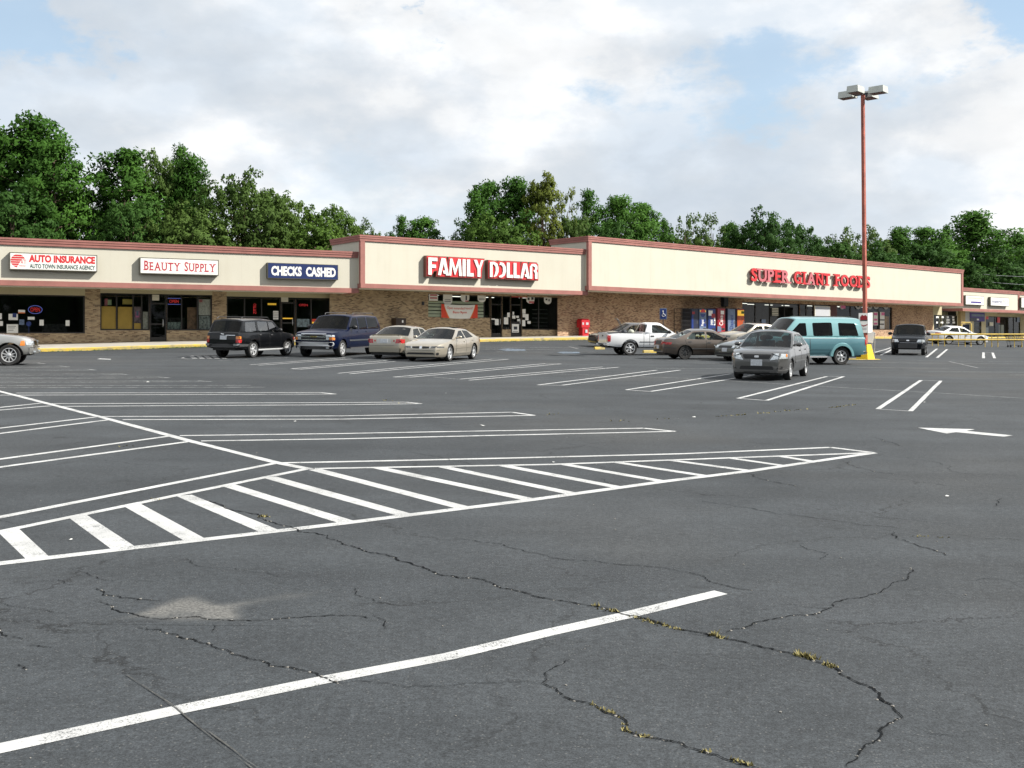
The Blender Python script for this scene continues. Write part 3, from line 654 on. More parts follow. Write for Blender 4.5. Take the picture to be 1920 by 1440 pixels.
def build_cracks():
    r = random.Random(11); mb, ed = MB(), MB()
    def frac(a, b, amp, n):
        pts = [a, b]
        for _ in range(n):
            q = [pts[0]]
            for p0, p1 in zip(pts, pts[1:]):
                d = p1 - p0; m = (p0 + p1) / 2 + Vector((-d.y, d.x, 0)) * r.uniform(-amp, amp); q += [m, p1]
            pts = q
        return pts
    for pts, w in CRACKS:
        if w == 0: continue
        P = [G(*p) for p in pts]; Q = [P[0]]
        for a, b in zip(P, P[1:]): Q += frac(a, b, 0.15, 5 if (b - a).length > .5 else 4)[1:]
        prev = None; w *= 0.46
        for i, q in enumerate(Q):
            t = Q[min(i + 1, len(Q) - 1)] - Q[max(i - 1, 0)]; t.z = 0
            if t.length < 1e-6: continue
            t.normalize(); s = Vector((-t.y, t.x, 0)); ends = min(1, i / 6 + .25, (len(Q) - 1 - i) / 6 + .25)
            h = w * 1.12 * ends * r.uniform(0.2, 1.0) * (1.35 if r.random() < .12 else 1)
            row = [q + s * h, q - s * h]
            for v in row: v.z = gz(v.x, v.y) + 0.0046
            if prev and r.random() > 0.04: mb.quad(prev[0], prev[1], row[1], row[0])
            prev = row
            if r.random() < .10 and w > .0045:
                c = q + s * r.uniform(-2.2, 2.2) * h; e = r.uniform(.004, .011)
                ed.ball((c.x, c.y, gz(c.x, c.y) + .001), (e, e * .8, e * .5), n=6, k=4)
    tag(mb.build('pavement_cracks', M['crack'], recalc=False), kind='structure')
    tag(ed.build('loose_crack_stones', M['crack_edge'], smooth=60), kind='stuff')
build_cracks()
def blades(mb, c, n, spread, h, r, m=0, w=0.008):
    for _ in range(n):
        p = Vector((c.x + r.gauss(0, spread), c.y + r.gauss(0, spread * .6), 0)); p.z = gz(p.x, p.y)
        a = r.uniform(0, 6.28); l = h * r.uniform(.4, 1.1); d = Vector((math.cos(a), math.sin(a), 0)); s = Vector((-d.y, d.x, 0)) * w
        q = p + d * l * r.uniform(.2, .9) + Vector((0, 0, l * r.uniform(.3, .9)))
        mb.add([p - s, p + s, q], [(0, 1, 2)], m)
def build_weeds():
    r = random.Random(21); dry, grn = MB(), MB()
    def along(pts, n, sp, h, k, mb=dry):
        P = [G(*p) for p in pts]
        for a, b in zip(P, P[1:]):
            for _ in range(n):
                if r.random() < .6: blades(mb, a + (b - a) * r.random(), k, sp, h, r, w=.004 + .0006 * a.y)
    along([(1107, 1320), (1160, 1343), (1173, 1370), (1223, 1385)], 12, .010, .022, 5); along([(1273, 1393), (1347, 1418), (1425, 1440)], 16, .010, .022, 5)
    along([(1175, 1155), (1280, 1182)], 22, .014, .022, 6); along([(1115, 1135), (1165, 1152)], 14, .018, .03, 6)
    along([(1333, 1190), (1352, 1197)], 12, .012, .04, 6); along([(1495, 1228), (1528, 1237)], 20, .014, .04, 7); along([(1550, 1246), (1566, 1252)], 10, .015, .03, 6)
    along([(1333, 782), (1420, 776), (1490, 769), (1560, 764), (1613, 758)], 10, .04, .04, 4); along([(488, 968), (506, 971)], 8, .02, .03, 5); along([(1700, 1005), (1760, 1008), (1810, 1010)], 8, .03, .02, 3)
    along([(225, 838), (260, 836)], 6, .06, .03, 3); along([(290, 938), (330, 925)], 6, .05, .02, 3); along([(700, 748), (760, 756), (800, 757)], 5, .1, .05, 3); along([(1030, 778), (1060, 772)], 5, .06, .05, 3); along([(1150, 790), (1270, 785)], 5, .1, .05, 3)
    K = [kerb_s(x) for x in (75, 240, 300, 340, 380)]
    for _ in range(230):
        u = r.choice((r.uniform(kerb_s(78), kerb_s(395)), r.uniform(kerb_s(300), kerb_s(385)), r.uniform(kerb_s(915), kerb_s(1100))))
        p, n = kerb_at(u); q = p + n * r.uniform(.03, .16); blades(grn, Vector((q.x, q.y, 0)), 6, .09, .10, r, w=.018)
    tag(dry.build('dry_grass_in_cracks', M['drygrass'], recalc=False), kind='stuff'); tag(grn.build('weeds_along_kerb', M['weed'], recalc=False), kind='stuff')
    lt, st = MB(), MB()
    for x, y, s in ((1301, 783, .03), (905, 799, .035), (1776, 932, .018), (836, 738, .02), (133, 1014, .012), (1038, 868, .015), (1733, 755, .02), (553, 791, .02), (277, 717, .04), (1820, 650, .07)):
        c = G(x, y); a = r.uniform(0, 3.14); d = Vector((math.cos(a), math.sin(a), 0)) * s; e = Vector((-d.y, d.x, 0)) * r.uniform(.3, .8); z = Vector((0, 0, .012)); up = Vector((0, 0, s * .3))
        lt.add([c - d - e + z, c + d - e + z, c + d + e + z + up, c - d + e + z], [(0, 1, 2), (0, 2, 3)])
    for _ in range(150):
        y = r.uniform(4, 45) ; x = r.uniform(-.5, .5) * y; e = r.uniform(.003, .008)
        st.ball((x, y, gz(x, y) + .003), (e, e, e * .6), n=5, k=3)
    tag(st.build('loose_grit', M['crack_edge'], recalc=False), kind='stuff')
    tag(lt.build('scattered_litter', M['paper'], recalc=False), kind='stuff')
build_weeds()
def build_worn():
    # ground-down patch of pale stones beside the cracks, and the old trench seam that crosses the near line
    def patch(name, pts, core, lift):
        c = Vector((0, 0, 0)); me = D.meshes.new(name); P = [G(*p) for p in pts]
        x0, x1 = min(p.x for p in P), max(p.x for p in P); y0, y1 = min(p.y for p in P), max(p.y for p in P); n = 44
        Q = [Vector((p.x, p.y)) for p in P]; C = [Vector((G(*p).x, G(*p).y)) for p in core]
        vs_, wv, fs = [], [], []
        def segd(p, a, b):
            e = b - a; t = min(1, max(0, (p - a).dot(e) / e.length_squared)); return (p - a - e * t).length
        for j in range(n + 1):
            for i in range(n + 1):
                x, y = x0 + (x1 - x0) * i / n, y0 + (y1 - y0) * j / n; p = Vector((x, y)); ins = False
                for a, b in zip(Q, Q[1:] + Q[:1]):
                    if (a.y > y) != (b.y > y) and x < (b.x - a.x) * (y - a.y) / (b.y - a.y) + a.x: ins = not ins
                ed = min(segd(p, a, b) for a, b in zip(Q, Q[1:] + Q[:1])); cd = min(segd(p, a, b) for a, b in zip(C, C[1:]))
                wv.append((min(1, ed / .12) if ins else 0) * (0.4 + 0.65 * max(0, 1 - cd / .35))); vs_.append((x, y, gz(x, y) + lift))
        fs = [(j * (n + 1) + i, j * (n + 1) + i + 1, (j + 1) * (n + 1) + i + 1, (j + 1) * (n + 1) + i) for j in range(n) for i in range(n)]
        me.from_pydata(vs_, [], fs); at = me.attributes.new('worn', 'FLOAT', 'POINT'); at.data.foreach_set('value', wv); me.materials.append(M['worn'])
        o = D.objects.new(name, me); COL.objects.link(o); tag(o, kind='structure')
    patch('worn_asphalt_patch', [(170, 1170), (230, 1152), (300, 1126), (345, 1110), (385, 1113), (420, 1128), (520, 1108), (640, 1100), (600, 1122), (470, 1140), (470, 1166), (330, 1172), (250, 1164)], [(270, 1150), (340, 1135), (390, 1138), (440, 1160)], .0008)
    sm = MB()
    for dx, w in ((0, .003), (6, .0045)):
        strip(sm, [(236 + dx * .4, 1267), (330 + dx, 1330), (400 + dx * 1.4, 1386), (478 + dx * 1.8, 1446)], w, lift=.0050, step=.12, jit=.004)
    tag(sm.build('trench_seam', mat('seam_dust', (0.060, 0.060, 0.056), 0.95, var=.9, vscale=9)), kind='structure')
build_worn()
# ------------------------------------------------------------ buildings
WO = -OH                                   # plane of the shop walls
def wall_mb(fr, u0, u1, z0, z1, holes, out=WO, deep=0.22):
    """wall face with openings and their reveals; UVs in metres"""
    mb = MB()
    us = sorted(set([u0, u1] + [h[0] for h in holes] + [h[1] for h in holes])); zs = sorted(set([z0, z1] + [h[2] for h in holes] + [h[3] for h in holes]))
    us = [u for u in us if u0 <= u <= u1]; zs = [z for z in zs if z0 <= z <= z1]
    inside = lambda u, z: any(h[0] < u < h[1] and h[2] < z < h[3] for h in holes)
    for a, b in zip(us, us[1:]):
        run = None
        for c, d in zip(zs, zs[1:]):
            if inside((a + b) / 2, (c + d) / 2):
                if run: fr.rect(mb, a, b, run[0], run[1], out); run = None
            else: run = (run[0] if run else c, d)
        if run: fr.rect(mb, a, b, run[0], run[1], out)
    for h in holes:
        a, b, c, d = max(h[0], u0), min(h[1], u1), max(h[2], z0), min(h[3], z1)
        for q in (((a, c), (a, d)), ((b, d), (b, c)), ((a, d), (b, d)), ((b, c), (a, c))):
            (p0, q0), (p1, q1) = q
            mb.quad(fr.w(p0, out, q0), fr.w(p1, out, q1), fr.w(p1, out - deep, q1), fr.w(p0, out - deep, q0), 0, [(p0, q0), (p1, q1), (p1 + deep, q1 + deep), (p0 + deep, q0 + deep)])
    return mb
def window(fr, root, u0, u1, z0, z1, mull=(), rails=(), name='window', lean=0.0):
    f = MB(); o0, o1 = WO - .16, WO - .06; t = .035
    for u in [u0 + t] + list(mull) + [u1 - t]: fr.box(f, u - t, u + t, o0, o1, z0, z1)
    for z in [z0 + t] + list(rails) + [z1 - t]: fr.box(f, u0 + .07, u1 - .07, o0 + .012, o1 - .012, z - t, z + t)
    fo = f.build(name, M['bronze'], root)
    g = MB(); edges = [u0 + t] + list(mull) + [u1 - t]; r = random.Random(int(u0 * 10) + 1)
    for a, b in zip(edges, edges[1:]):
        d = r.uniform(-.004, .004); e3 = WO - .11
        g.quad(fr.w(a + .02, e3 + d, z0 + .02), fr.w(b - .02, e3 - d, z0 + .02), fr.w(b - .02, e3 - d + r.uniform(-.004, .004), z1 - .02), fr.w(a + .02, e3 + d, z1 - .02))
    g.build('pane', M['shopglass'], fo, recalc=False)
    return fo
def door(fr, root, u0, u1, z0, z1, head=None, solid=False):
    f = MB(); o0, o1 = WO - .17, WO - .07; t = .04
    for u in (u0 + t, u1 - t): fr.box(f, u - t, u + t, o0, o1, z0, z1)
    tops = [z1 - t, z0 + .13] + ([head] if head else [])
    for z in tops: fr.box(f, u0 + .08, u1 - .08, o0 + .012, o1 - .012, z - (t if z != z0 + .13 else .13), z + (t if z != z0 + .13 else .13))
    fr.box(f, u0 + .08, u1 - .08, o0 + .012, o1 - .012, z0 + .95, z0 + 1.03)
    fo = f.build('door', M['bronze'], root)
    g = MB(); fr.rect(g, u0 + .03, u1 - .03, z0 + .05, z1 - .03, WO - .12); g.build('pane', M['shopglass'], fo, recalc=False)
    h = MB(); h.tube([fr.w(u1 - .2, WO - .02, z0 + .85), fr.w(u1 - .2, WO + .03, z0 + .9), fr.w(u1 - .2, WO + .03, z0 + 1.2), fr.w(u1 - .2, WO - .02, z0 + 1.25)], .018, 6)
    h.build('handle', M['alloy'], fo)
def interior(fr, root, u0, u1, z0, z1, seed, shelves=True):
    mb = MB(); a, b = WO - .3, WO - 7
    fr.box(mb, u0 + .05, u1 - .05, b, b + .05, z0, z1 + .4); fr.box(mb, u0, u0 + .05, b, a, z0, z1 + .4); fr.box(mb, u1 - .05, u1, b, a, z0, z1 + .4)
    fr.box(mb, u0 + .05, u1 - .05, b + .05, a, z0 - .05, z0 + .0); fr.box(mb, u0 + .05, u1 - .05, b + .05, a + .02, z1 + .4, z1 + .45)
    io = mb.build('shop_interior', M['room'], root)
    r = random.Random(seed)
    for k in range(int((u1 - u0) / 2.6)):
        l = MB(); u = u0 + 1.2 + k * 2.6; d = r.choice((1.6, 2.6, 3.6)); fr.box(l, u, u + 1.1, a - d - .12, a - d, z1 + .30, z1 + .34); l.build('ceiling_light', M['ceil'], io)
    if shelves:
        u = u0 + .8
        while u < u1 - 1.4:
            s = MB(); w = r.uniform(.8, 1.3); h = r.uniform(1.1, 1.7); d = r.uniform(1.6, 4)
            fr.box(s, u, u + w, a - d - .5, a - d, z0 + .001, z0 + h)
            for k in range(4): fr.box(s, u - .03, u + w + .03, a - d + .005, a - d + .12, z0 + .2 + k * h / 4.5, z0 + .24 + k * h / 4.5)
            s.build('shelving', M['shelf'], io); u += w + r.uniform(.5, 1.4)
def canopy(fr, root, u0, u1, zb, zt, lv=0.30, tv=0.36, ends=(0.26, 0.26), depth=3.7, joints=()):
    """the cream fascia box over the walk with its pink cornice, side bands and bottom band"""
    b0, b1 = zb + lv, zt - tv
    mb = MB(); fr.rect(mb, u0, u1, b0 - .02, b1 + .02, 0)
    fr_l = [(u0, -1), (u1, 1)]
    for u, sg in fr_l:
        q = [fr.w(u, 0, zb + .02), fr.w(u, -depth, zb + .02), fr.w(u, -depth, zt - .02), fr.w(u, 0, zt - .02)]
        mb.quad(*q, 0, [(0, zb), (depth, zb), (depth, zt), (0, zt)])
    mb.quad(fr.w(u0, -depth, zb + .02), fr.w(u1, -depth, zb + .02), fr.w(u1, -depth, zt - .02), fr.w(u0, -depth, zt - .02), 0, [(u0, zb), (u1, zb), (u1, zt), (u0, zt)])
    for u in joints: fr.box(mb, u - .008, u + .008, -.01, .003, b0, b1)
    mb.build('fascia', M['cream'], root)
    s = MB(); fr.box(s, u0 + .01, u1 - .01, -OH - .02, -.06, zb + .03, zb + .07); s.build('soffit', M['soffit'], root)
    c = MB()
    for z0, z1, o in ((zt - .10, zt, .115), (zt - .215, zt - .105, .095), (zt - tv, zt - .22, .07)):
        fr.box(c, u0 - o, u1 + o, -.2, o, z0, z1)
        fr.box(c, u0 - o, u0 + .2, -depth - o, -.205, z0, z1); fr.box(c, u1 - .2, u1 + o, -depth - o, -.205, z0, z1)
    c.build('cornice', M['pink'], root)
    t = MB(); fr.box(t, u0 - .02, u1 + .02, -.3, .07, zb, zb + lv)
    fr.box(t, u0 - .02, u0 + .2, -depth, -.305, zb, zb + lv); fr.box(t, u1 - .2, u1 + .02, -depth, -.305, zb, zb + lv)
    t.build('bottom_trim', M['pink'], root)
    if ends[0] or ends[1]:
        for q0, q1, e_ in ((u0 - .03, u0 + ends[0], ends[0]), (u1 - ends[1], u1 + .03, ends[1])):
            if e_: t = MB(); fr.box(t, q0, q1, -.15, .06, zb + lv + .002, zt - tv - .002); t.build('side_trim', M['pink'], root)
    r = MB(); fr.box(r, u0 + .05, u1 - .05, -24, -depth - .15, zt - 1.3, zt - 1.1); fr.box(r, u0 + .1, u1 - .1, -24, -9.6, 1.0, zt - 1.31); fr.box(r, u0 + .02, u1 - .02, -depth + .02, -.1, zt - .14, zt - .06)
    r.build('roof', M['roof'], root)
def pu(fr, *xs): return [fr.px(x, 560, WO)[0] for x in xs]
def pz(fr, x, y, out=WO): return fr.px(x, y, out)[1]

# --- left strip: three small shops
rootL = empty('strip_shop_building', FL.w(0, 0, 1.2), 'low cream and pink shop row with three small shops on the left', 'building')
zbL, ztL = 4.43, 6.86
canopy(FL, rootL, -9, FL.len - .02, zbL, ztL, .27, .36, (0, 0), joints=[FL.px(208, 480)[0], FL.px(453, 490)[0]])
uA, uB, uC, uD, uE, uF, uG = pu(FL, -200, 159.4, 188, 398, 425, 619.5, 640)
zw1 = pz(FL, 159, 625.2); zt1 = pz(FL, 159, 554.3); zw2 = pz(FL, 188, 619); zt2 = pz(FL, 188, 549.3); zt3 = pz(FL, 425, 555.6)
ud0, ud1 = pu(FL, 281, 312.5); zd = 1.56; ue0, ue1 = pu(FL, 527.5, 554.5); zw3 = zw2 - .15
holesL = [(uA, uB, zw1, zt1), (uC, ud0, zw2, zt2), (ud0, ud1, 1.0, zt2), (ud1, uD, zw2, zt2), (uE, ue0, zw3, zt3), (ue0, ue1, 1.0, zt3), (ue1, uF, zw3, zt3)]
wall_mb(FL, -9, uG, .9, zt1, holesL).build('brick_wall', M['brickA'], rootL, recalc=False)
# the cream band over the windows, and brick piers that run up to the soffit
bk = MB()
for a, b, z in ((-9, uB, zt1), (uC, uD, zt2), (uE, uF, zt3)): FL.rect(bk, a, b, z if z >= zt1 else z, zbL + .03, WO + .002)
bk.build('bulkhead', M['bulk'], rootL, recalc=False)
for a, b in ((uB, uC), (uD, uE), (uF, uG)): pr = MB(); FL.rect(pr, a, b, zt1, zbL + .03, WO); pr.build('brick_pier', M['brickA'], rootL, recalc=False)
window(FL, rootL, uA, uB, zw1, zt1, pu(FL, -60)); window(FL, rootL, uC, ud0, zw2, zt2, pu(FL, 219, 250, 266))
door(FL, rootL, ud0, ud1, zd, zt2, zd + 2.15); window(FL, rootL, ud1, uD, zw2, zt2, pu(FL, 341, 371))
window(FL, rootL, uE, ue0, zw3, zt3, pu(FL, 459, 491)); door(FL, rootL, ue0, ue1, zd + .12, zt3, zd + 2.3); window(FL, rootL, ue1, uF, zw3, zt3, pu(FL, 584))
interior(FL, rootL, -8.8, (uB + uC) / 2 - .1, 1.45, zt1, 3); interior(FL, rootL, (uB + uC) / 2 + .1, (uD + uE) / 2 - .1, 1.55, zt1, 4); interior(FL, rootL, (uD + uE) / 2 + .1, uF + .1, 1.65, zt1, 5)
for x, y, w in ((292, 558, .38), (534, 561, .42)):
    u, z = FL.px(x, y, WO); b = MB(); FL.box(b, u - w / 2, u + w / 2, WO - .058, WO - .02, z - .16, z + .16); b.build('vent_panel', M['soffit'], rootL)

# --- the middle store
rootF = empty('discount_store_building', FF.w(0, 0, 1.6), 'middle store with tall cream fascia between the low shop row and the long supermarket', 'building')
zbF, ztF = 4.72, 7.84
canopy(FF, rootF, 0, FF.len - .1, zbF, ztF, .26, .36, (.27, .12), joints=[FF.px(832, 470)[0]])
u0 = pu(FF, 618)[0]; w0, w1 = pu(FF, 803, 908); g0 = pu(FF, 919)[0]; d0, d1 = pu(FF, 921, 942); m0, e0, e1 = pu(FF, 942, 958, 979); x1 = pu(FF, 1046.5)[0]
zh = 4.6; zs1 = pz(FF, 850, 595); zs2 = pz(FF, 1010, 618.3); zfl = 1.83
holesF = [(w0, g0, zs1, zh), (g0, e0 - .0, zs2, zh), (d0, d1, 1.0, zh), (e0, e1, 1.0, zh), (e1, x1, zs2, zh)]
wall_mb(FF, u0, FF.len + 1.0, 1.0, zbF + .02, holesF).build('brick_wall', M['brickA'], rootF, recalc=False)
window(FF, rootF, w0, w1, zs1, zh); window(FF, rootF, w1, d0, zs2 + .0, zh, [g0]); door(FF, rootF, d0, d1, zfl, zh, zfl + 2.2); window(FF, rootF, d1, e0, zs2, zh); door(FF, rootF, e0, e1, zfl + .02, zh, zfl + 2.2)
window(FF, rootF, e1, x1, zs2, zh, pu(FF, 1011))
sl = MB(); s0, s1 = pu(FF, 803.5, 907)
for y in (567, 573, 579.5, 586, 592):
    z = pz(FF, 850, y); FF.box(sl, s0, s1, WO - .055, WO - .035, z - .082, z + .085)
sl.build('slatted_shutter', M['sage'], rootF)
sl = MB(); s0, s1 = pu(FF, 1012, 1041)
for y in (580, 588, 596, 604, 611): z = pz(FF, 1030, y); FF.box(sl, s0, s1, WO - .9, WO - .86, z - .02, z + .02)
sl.build('window_shelf', M['shelf'], rootF)
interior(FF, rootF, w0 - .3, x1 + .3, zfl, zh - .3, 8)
for x, y in ((792.5, 568.5), (1081.5, 606)):
    u, z = FF.px(x, y, WO); b = MB(); FF.box(b, u - .07, u + .07, WO, WO + .09, z - .12, z + .09); b.build('wall_socket', M['ink'], rootF)

# --- the supermarket
rootS = empty('supermarket_building', FS.w(0, 0, 1.8), 'longest and tallest store with blank cream fascia behind the red lamp post', 'building')
zbS, ztS = 5.04, 8.73
canopy(FS, rootS, 0, FS.len, zbS, ztS, .30, .38, (.28, .34), joints=[FS.px(x, 500)[0] for x in (1220, 1322)])
v0, v1 = pu(FS, 1392, 1673); v2, v3 = pu(FS, 1751, 1795.5); zgl = pz(FS, 1500, 563, WO) ; zq = zbS - .25; zsl = pz(FS, 1650, 617.8); zf = 2.0
q0, q1 = pu(FS, 1500, 1527)
holesS = [(v0, q0, zsl, zq), (q0, q1, 1.0, zq), (q1, v1, zsl, zq), (v2, v3, pz(FS, 1775, 622), pz(FS, 1775, 591))]
wall_mb(FS, -.6, v2 - .15, 1.0, zbS + .02, holesS[:3]).build('brick_wall', M['brickB'], rootS, recalc=False)
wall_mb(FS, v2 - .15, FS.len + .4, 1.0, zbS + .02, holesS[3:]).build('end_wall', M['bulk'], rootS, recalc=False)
window(FS, rootS, v0, q0, zsl, zq, pu(FS, 1417.7, 1445, 1472)); door(FS, rootS, q0, (q0 + q1) / 2, zf, zq, zf + 2.3); door(FS, rootS, (q0 + q1) / 2, q1, zf, zq, zf + 2.3)
pk = MB(); a, b = pu(FS, 1556, 1569); FS.box(pk, a, b, WO - .2, WO + .02, zsl, zq); pk.build('entrance_pier', mat('maroon_panel', (.07, .02, .02), .6), rootS)
window(FS, rootS, q1, a, zsl, zq); window(FS, rootS, b, v1, zsl, zq, pu(FS, 1596, 1622, 1648)); window(FS, rootS, v2, v3, holesS[3][2], holesS[3][3], pu(FS, 1761, 1772, 1783))
lw = MB(); a, b = pu(FS, 1560, 1676); FS.box(lw, a, b, WO + .01, WO + .62, 1.4, pz(FS, 1650, 618.5, WO + .6))
for i in range(len(lw.v)):
    p = Vector((lw.v[i].x, lw.v[i].y)) - FS.a; lw.uv[i] = (p.dot(FS.e) + p.dot(FS.n), lw.v[i].z)
lw.build('low_brick_wall', M['brickB'], rootS)
pp = MB(); a, b = pu(FS, 1796, 1804); FS.box(pp, a, b, WO + .01, WO + .35, 1.2, zbS + .02); pp.build('corner_pier', mat('tan_pier', (.36, .27, .13), .85, var=.15), rootS)
interior(FS, rootS, v0 - .3, v1 + .3, zf, zq - .3, 12); interior(FS, rootS, v2 - .1, v3 + .3, zf, zq - .6, 13, False)
u, z = FS.px(1356, 562, WO); b = MB(); FS.box(b, u - .28, u + .28, WO, WO + .3, z - .55, z + .35); FS.box(b, u - .36, u + .1, WO, WO + .38, z + .0, z + .3); b.build('wall_floodlight', M['ink'], rootS)

# --- right-hand strip
rootR = empty('far_shop_building', FR.w(0, 0, 1.8), 'far low shop row with small white signs at the right edge', 'building')
zbR, ztR = 4.63, 7.05
us = FR.px(1911, 560)[0]
canopy(FR, rootR, .02, us, zbR, ztR, .28, .36, (0, .35)); canopy(FR, rootR, us + .03, 27, zbR - .02, ztR - .03, .28, .36, (0, 0))
r0, r1, r2, r3, r4, r5 = pu(FR, 1819, 1826, 1840.5, 1848.5, 1913.5, 1917); zc = pz(FR, 1870, 593.5); zn = pz(FR, 1870, 634)
holesR = [(r1, r2, 1.0, pz(FR, 1833, 602)), (r3, r4, zn, zc)]
wall_mb(FR, -.3, 27, 1.0, zbR + .02, holesR).build('tan_wall', M['bulk'], rootR, recalc=False)
door(FR, rootR, r1, r2, 1.93, holesR[0][3]); window(FR, rootR, r3, r4, zn, zc, pu(FR, 1867, 1885, 1902)); interior(FR, rootR, .2, r4 + .3, 1.93, zc, 15)
pp = MB(); a, b = pu(FR, 1914.5, 1924); FR.box(pp, a, b, -.6, -.1, 1.2, zbR + .02); pp.build('front_pier', M['brickA'], rootR)
pl = MB(); a, b = pu(FR, 1805, 1817); FR.box(pl, a, b, WO + .01, WO + .06, pz(FR, 1810, 604), zbR + .0); pl.build('grey_wall_panel', M['grey'], rootR)

# ------------------------------------------------------------ lettering and signs
def text_geo(s, bold=0.0, res=3, spacing=1.0, smallcaps=False):
    cu = D.curves.new('t', 'FONT'); cu.body = s; cu.size = 1; cu.offset = bold; cu.resolution_u = res; cu.space_character = spacing; cu.fill_mode = 'FRONT'
    o = D.objects.new('t', cu); me = D.meshes.new_from_object(o)
    vs_ = [(v.co.x, v.co.y) for v in me.vertices]; fs = [tuple(p.vertices) for p in me.polygons]
    D.objects.remove(o); D.curves.remove(cu); D.meshes.remove(me)
    return vs_, fs
def put_text(mb, s, fn, u0, u1, z0, z1, depth=0.0, bold=0.0, m=0, side=None, spacing=1.0, edge_m=None, res=3):
    """fit text into the rectangle u0..u1, z0..z1 of the plane given by fn(u, out, z); depth > 0 gives it solid sides"""
    vs_, fs = text_geo(s, bold, res, spacing)
    xs = [v[0] for v in vs_]; ys = [v[1] for v in vs_]; x0, x1, y0, y1 = min(xs), max(xs), min(ys), max(ys)
    P = [(u0 + (x - x0) / (x1 - x0) * (u1 - u0), z0 + (y - y0) / (y1 - y0) * (z1 - z0)) for x, y in vs_]
    mb.add([fn(u, depth, z) for u, z in P], fs, m)
    if depth > 0:
        cnt = {}
        for f in fs:
            for a, b in zip(f, f[1:] + f[:1]): cnt[(a, b)] = cnt.get((a, b), 0) + 1
        for (a, b) in cnt:
            if (b, a) not in cnt:
                mb.quad(fn(*P[b][:1], depth, P[b][1]), fn(P[a][0], depth, P[a][1]), fn(P[a][0], 0, P[a][1]), fn(P[b][0], 0, P[b][1]), m if edge_m is None else edge_m)
def cabinet(fr, name, label, pl, pr_, yt, yb, depth, cab, face, group=None, thick=.045):
    """box sign on a fascia, from photo pixels of its front face"""
    a, zt_ = fr.px(pl, yt[0], depth); b, zt2_ = fr.px(pr_, yt[1], depth); zb_ = (fr.px(pl, yb[0], depth)[1] + fr.px(pr_, yb[1], depth)[1]) / 2; zt_ = (zt_ + zt2_) / 2
    root = empty(name, fr.w(a, 0, zb_), label, 'sign', group)
    c = MB(); fr.box(c, a, b, .004, depth, zb_, zt_); c.build('cabinet', cab, root)
    f = MB(); fr.box(f, a + thick, b - thick, depth - .01, depth + .006, zb_ + thick, zt_ - thick); f.build('sign_face', face, root)
    fn = lambda u, o, z: fr.w(u, depth + .009 + o, z)
    return root, a, b, zb_, zt_, fn
SG = 'box signs on the shop fascias'
def sub(a, b, t): return a + (b - a) * t
root, a, b, z0, z1, fn = cabinet(FL, 'shop_sign', 'white box sign with a red striped globe and two lines of lettering', 17.5, 182.3, (472.6, 478.4), (505.4, 510), .28, M['olive'], M['signwhite'], SG)
t = MB(); put_text(t, 'AUTO INSURANCE', fn, sub(a, b, .215), sub(a, b, .975), sub(z0, z1, .46), sub(z0, z1, .90), bold=.055); t.build('lettering', M['signred'], root, recalc=False)
t = MB(); put_text(t, 'AUTO TOWN INSURANCE AGENCY', fn, sub(a, b, .225), sub(a, b, .975), sub(z0, z1, .11), sub(z0, z1, .37), bold=.032); t.build('lettering', M['signgreen'], root, recalc=False)
def globe(mb, fn, a, b, z0, z1):
    cu, cz, r = sub(a, b, .095), sub(z0, z1, .52), (z1 - z0) * .38
    for k in range(6):                                   # the striped globe: discs' bands, cut by the white swoosh
        lo, hi = -1 + k * .335, -1 + k * .335 + .255; pts = []
        for i in range(9):
            h = lo + (hi - lo) * i / 8; x = math.sqrt(max(0, 1 - h * h)); pts.append((-x, x, h))
        for (l0, r0_, h0), (l1, r1_, h1) in zip(pts, pts[1:]):
            cut = lambda x, h: min(x, max(-.25, -.10 + .55 * (h + .9))) if h < .25 else x
            mb.quad(fn(cu + l0 * r, 0, cz + h0 * r), fn(cu + cut(r0_, h0) * r, 0, cz + h0 * r), fn(cu + cut(r1_, h1) * r, 0, cz + h1 * r), fn(cu + l1 * r, 0, cz + h1 * r))
    put_text(mb, 'ATI', fn, sub(a, b, .125), sub(a, b, .185), sub(z0, z1, .34), sub(z0, z1, .6))
    for k in range(6): u = sub(a, b, .108 + k * .012); mb.quad(fn(u, 0, sub(z0, z1, .21)), fn(u + .05, 0, sub(z0, z1, .21)), fn(u + .05, 0, sub(z0, z1, .25)), fn(u, 0, sub(z0, z1, .25)))
t = MB(); globe(t, fn, a, b, z0, z1); t.build('globe_emblem', M['signred'], root, recalc=False)
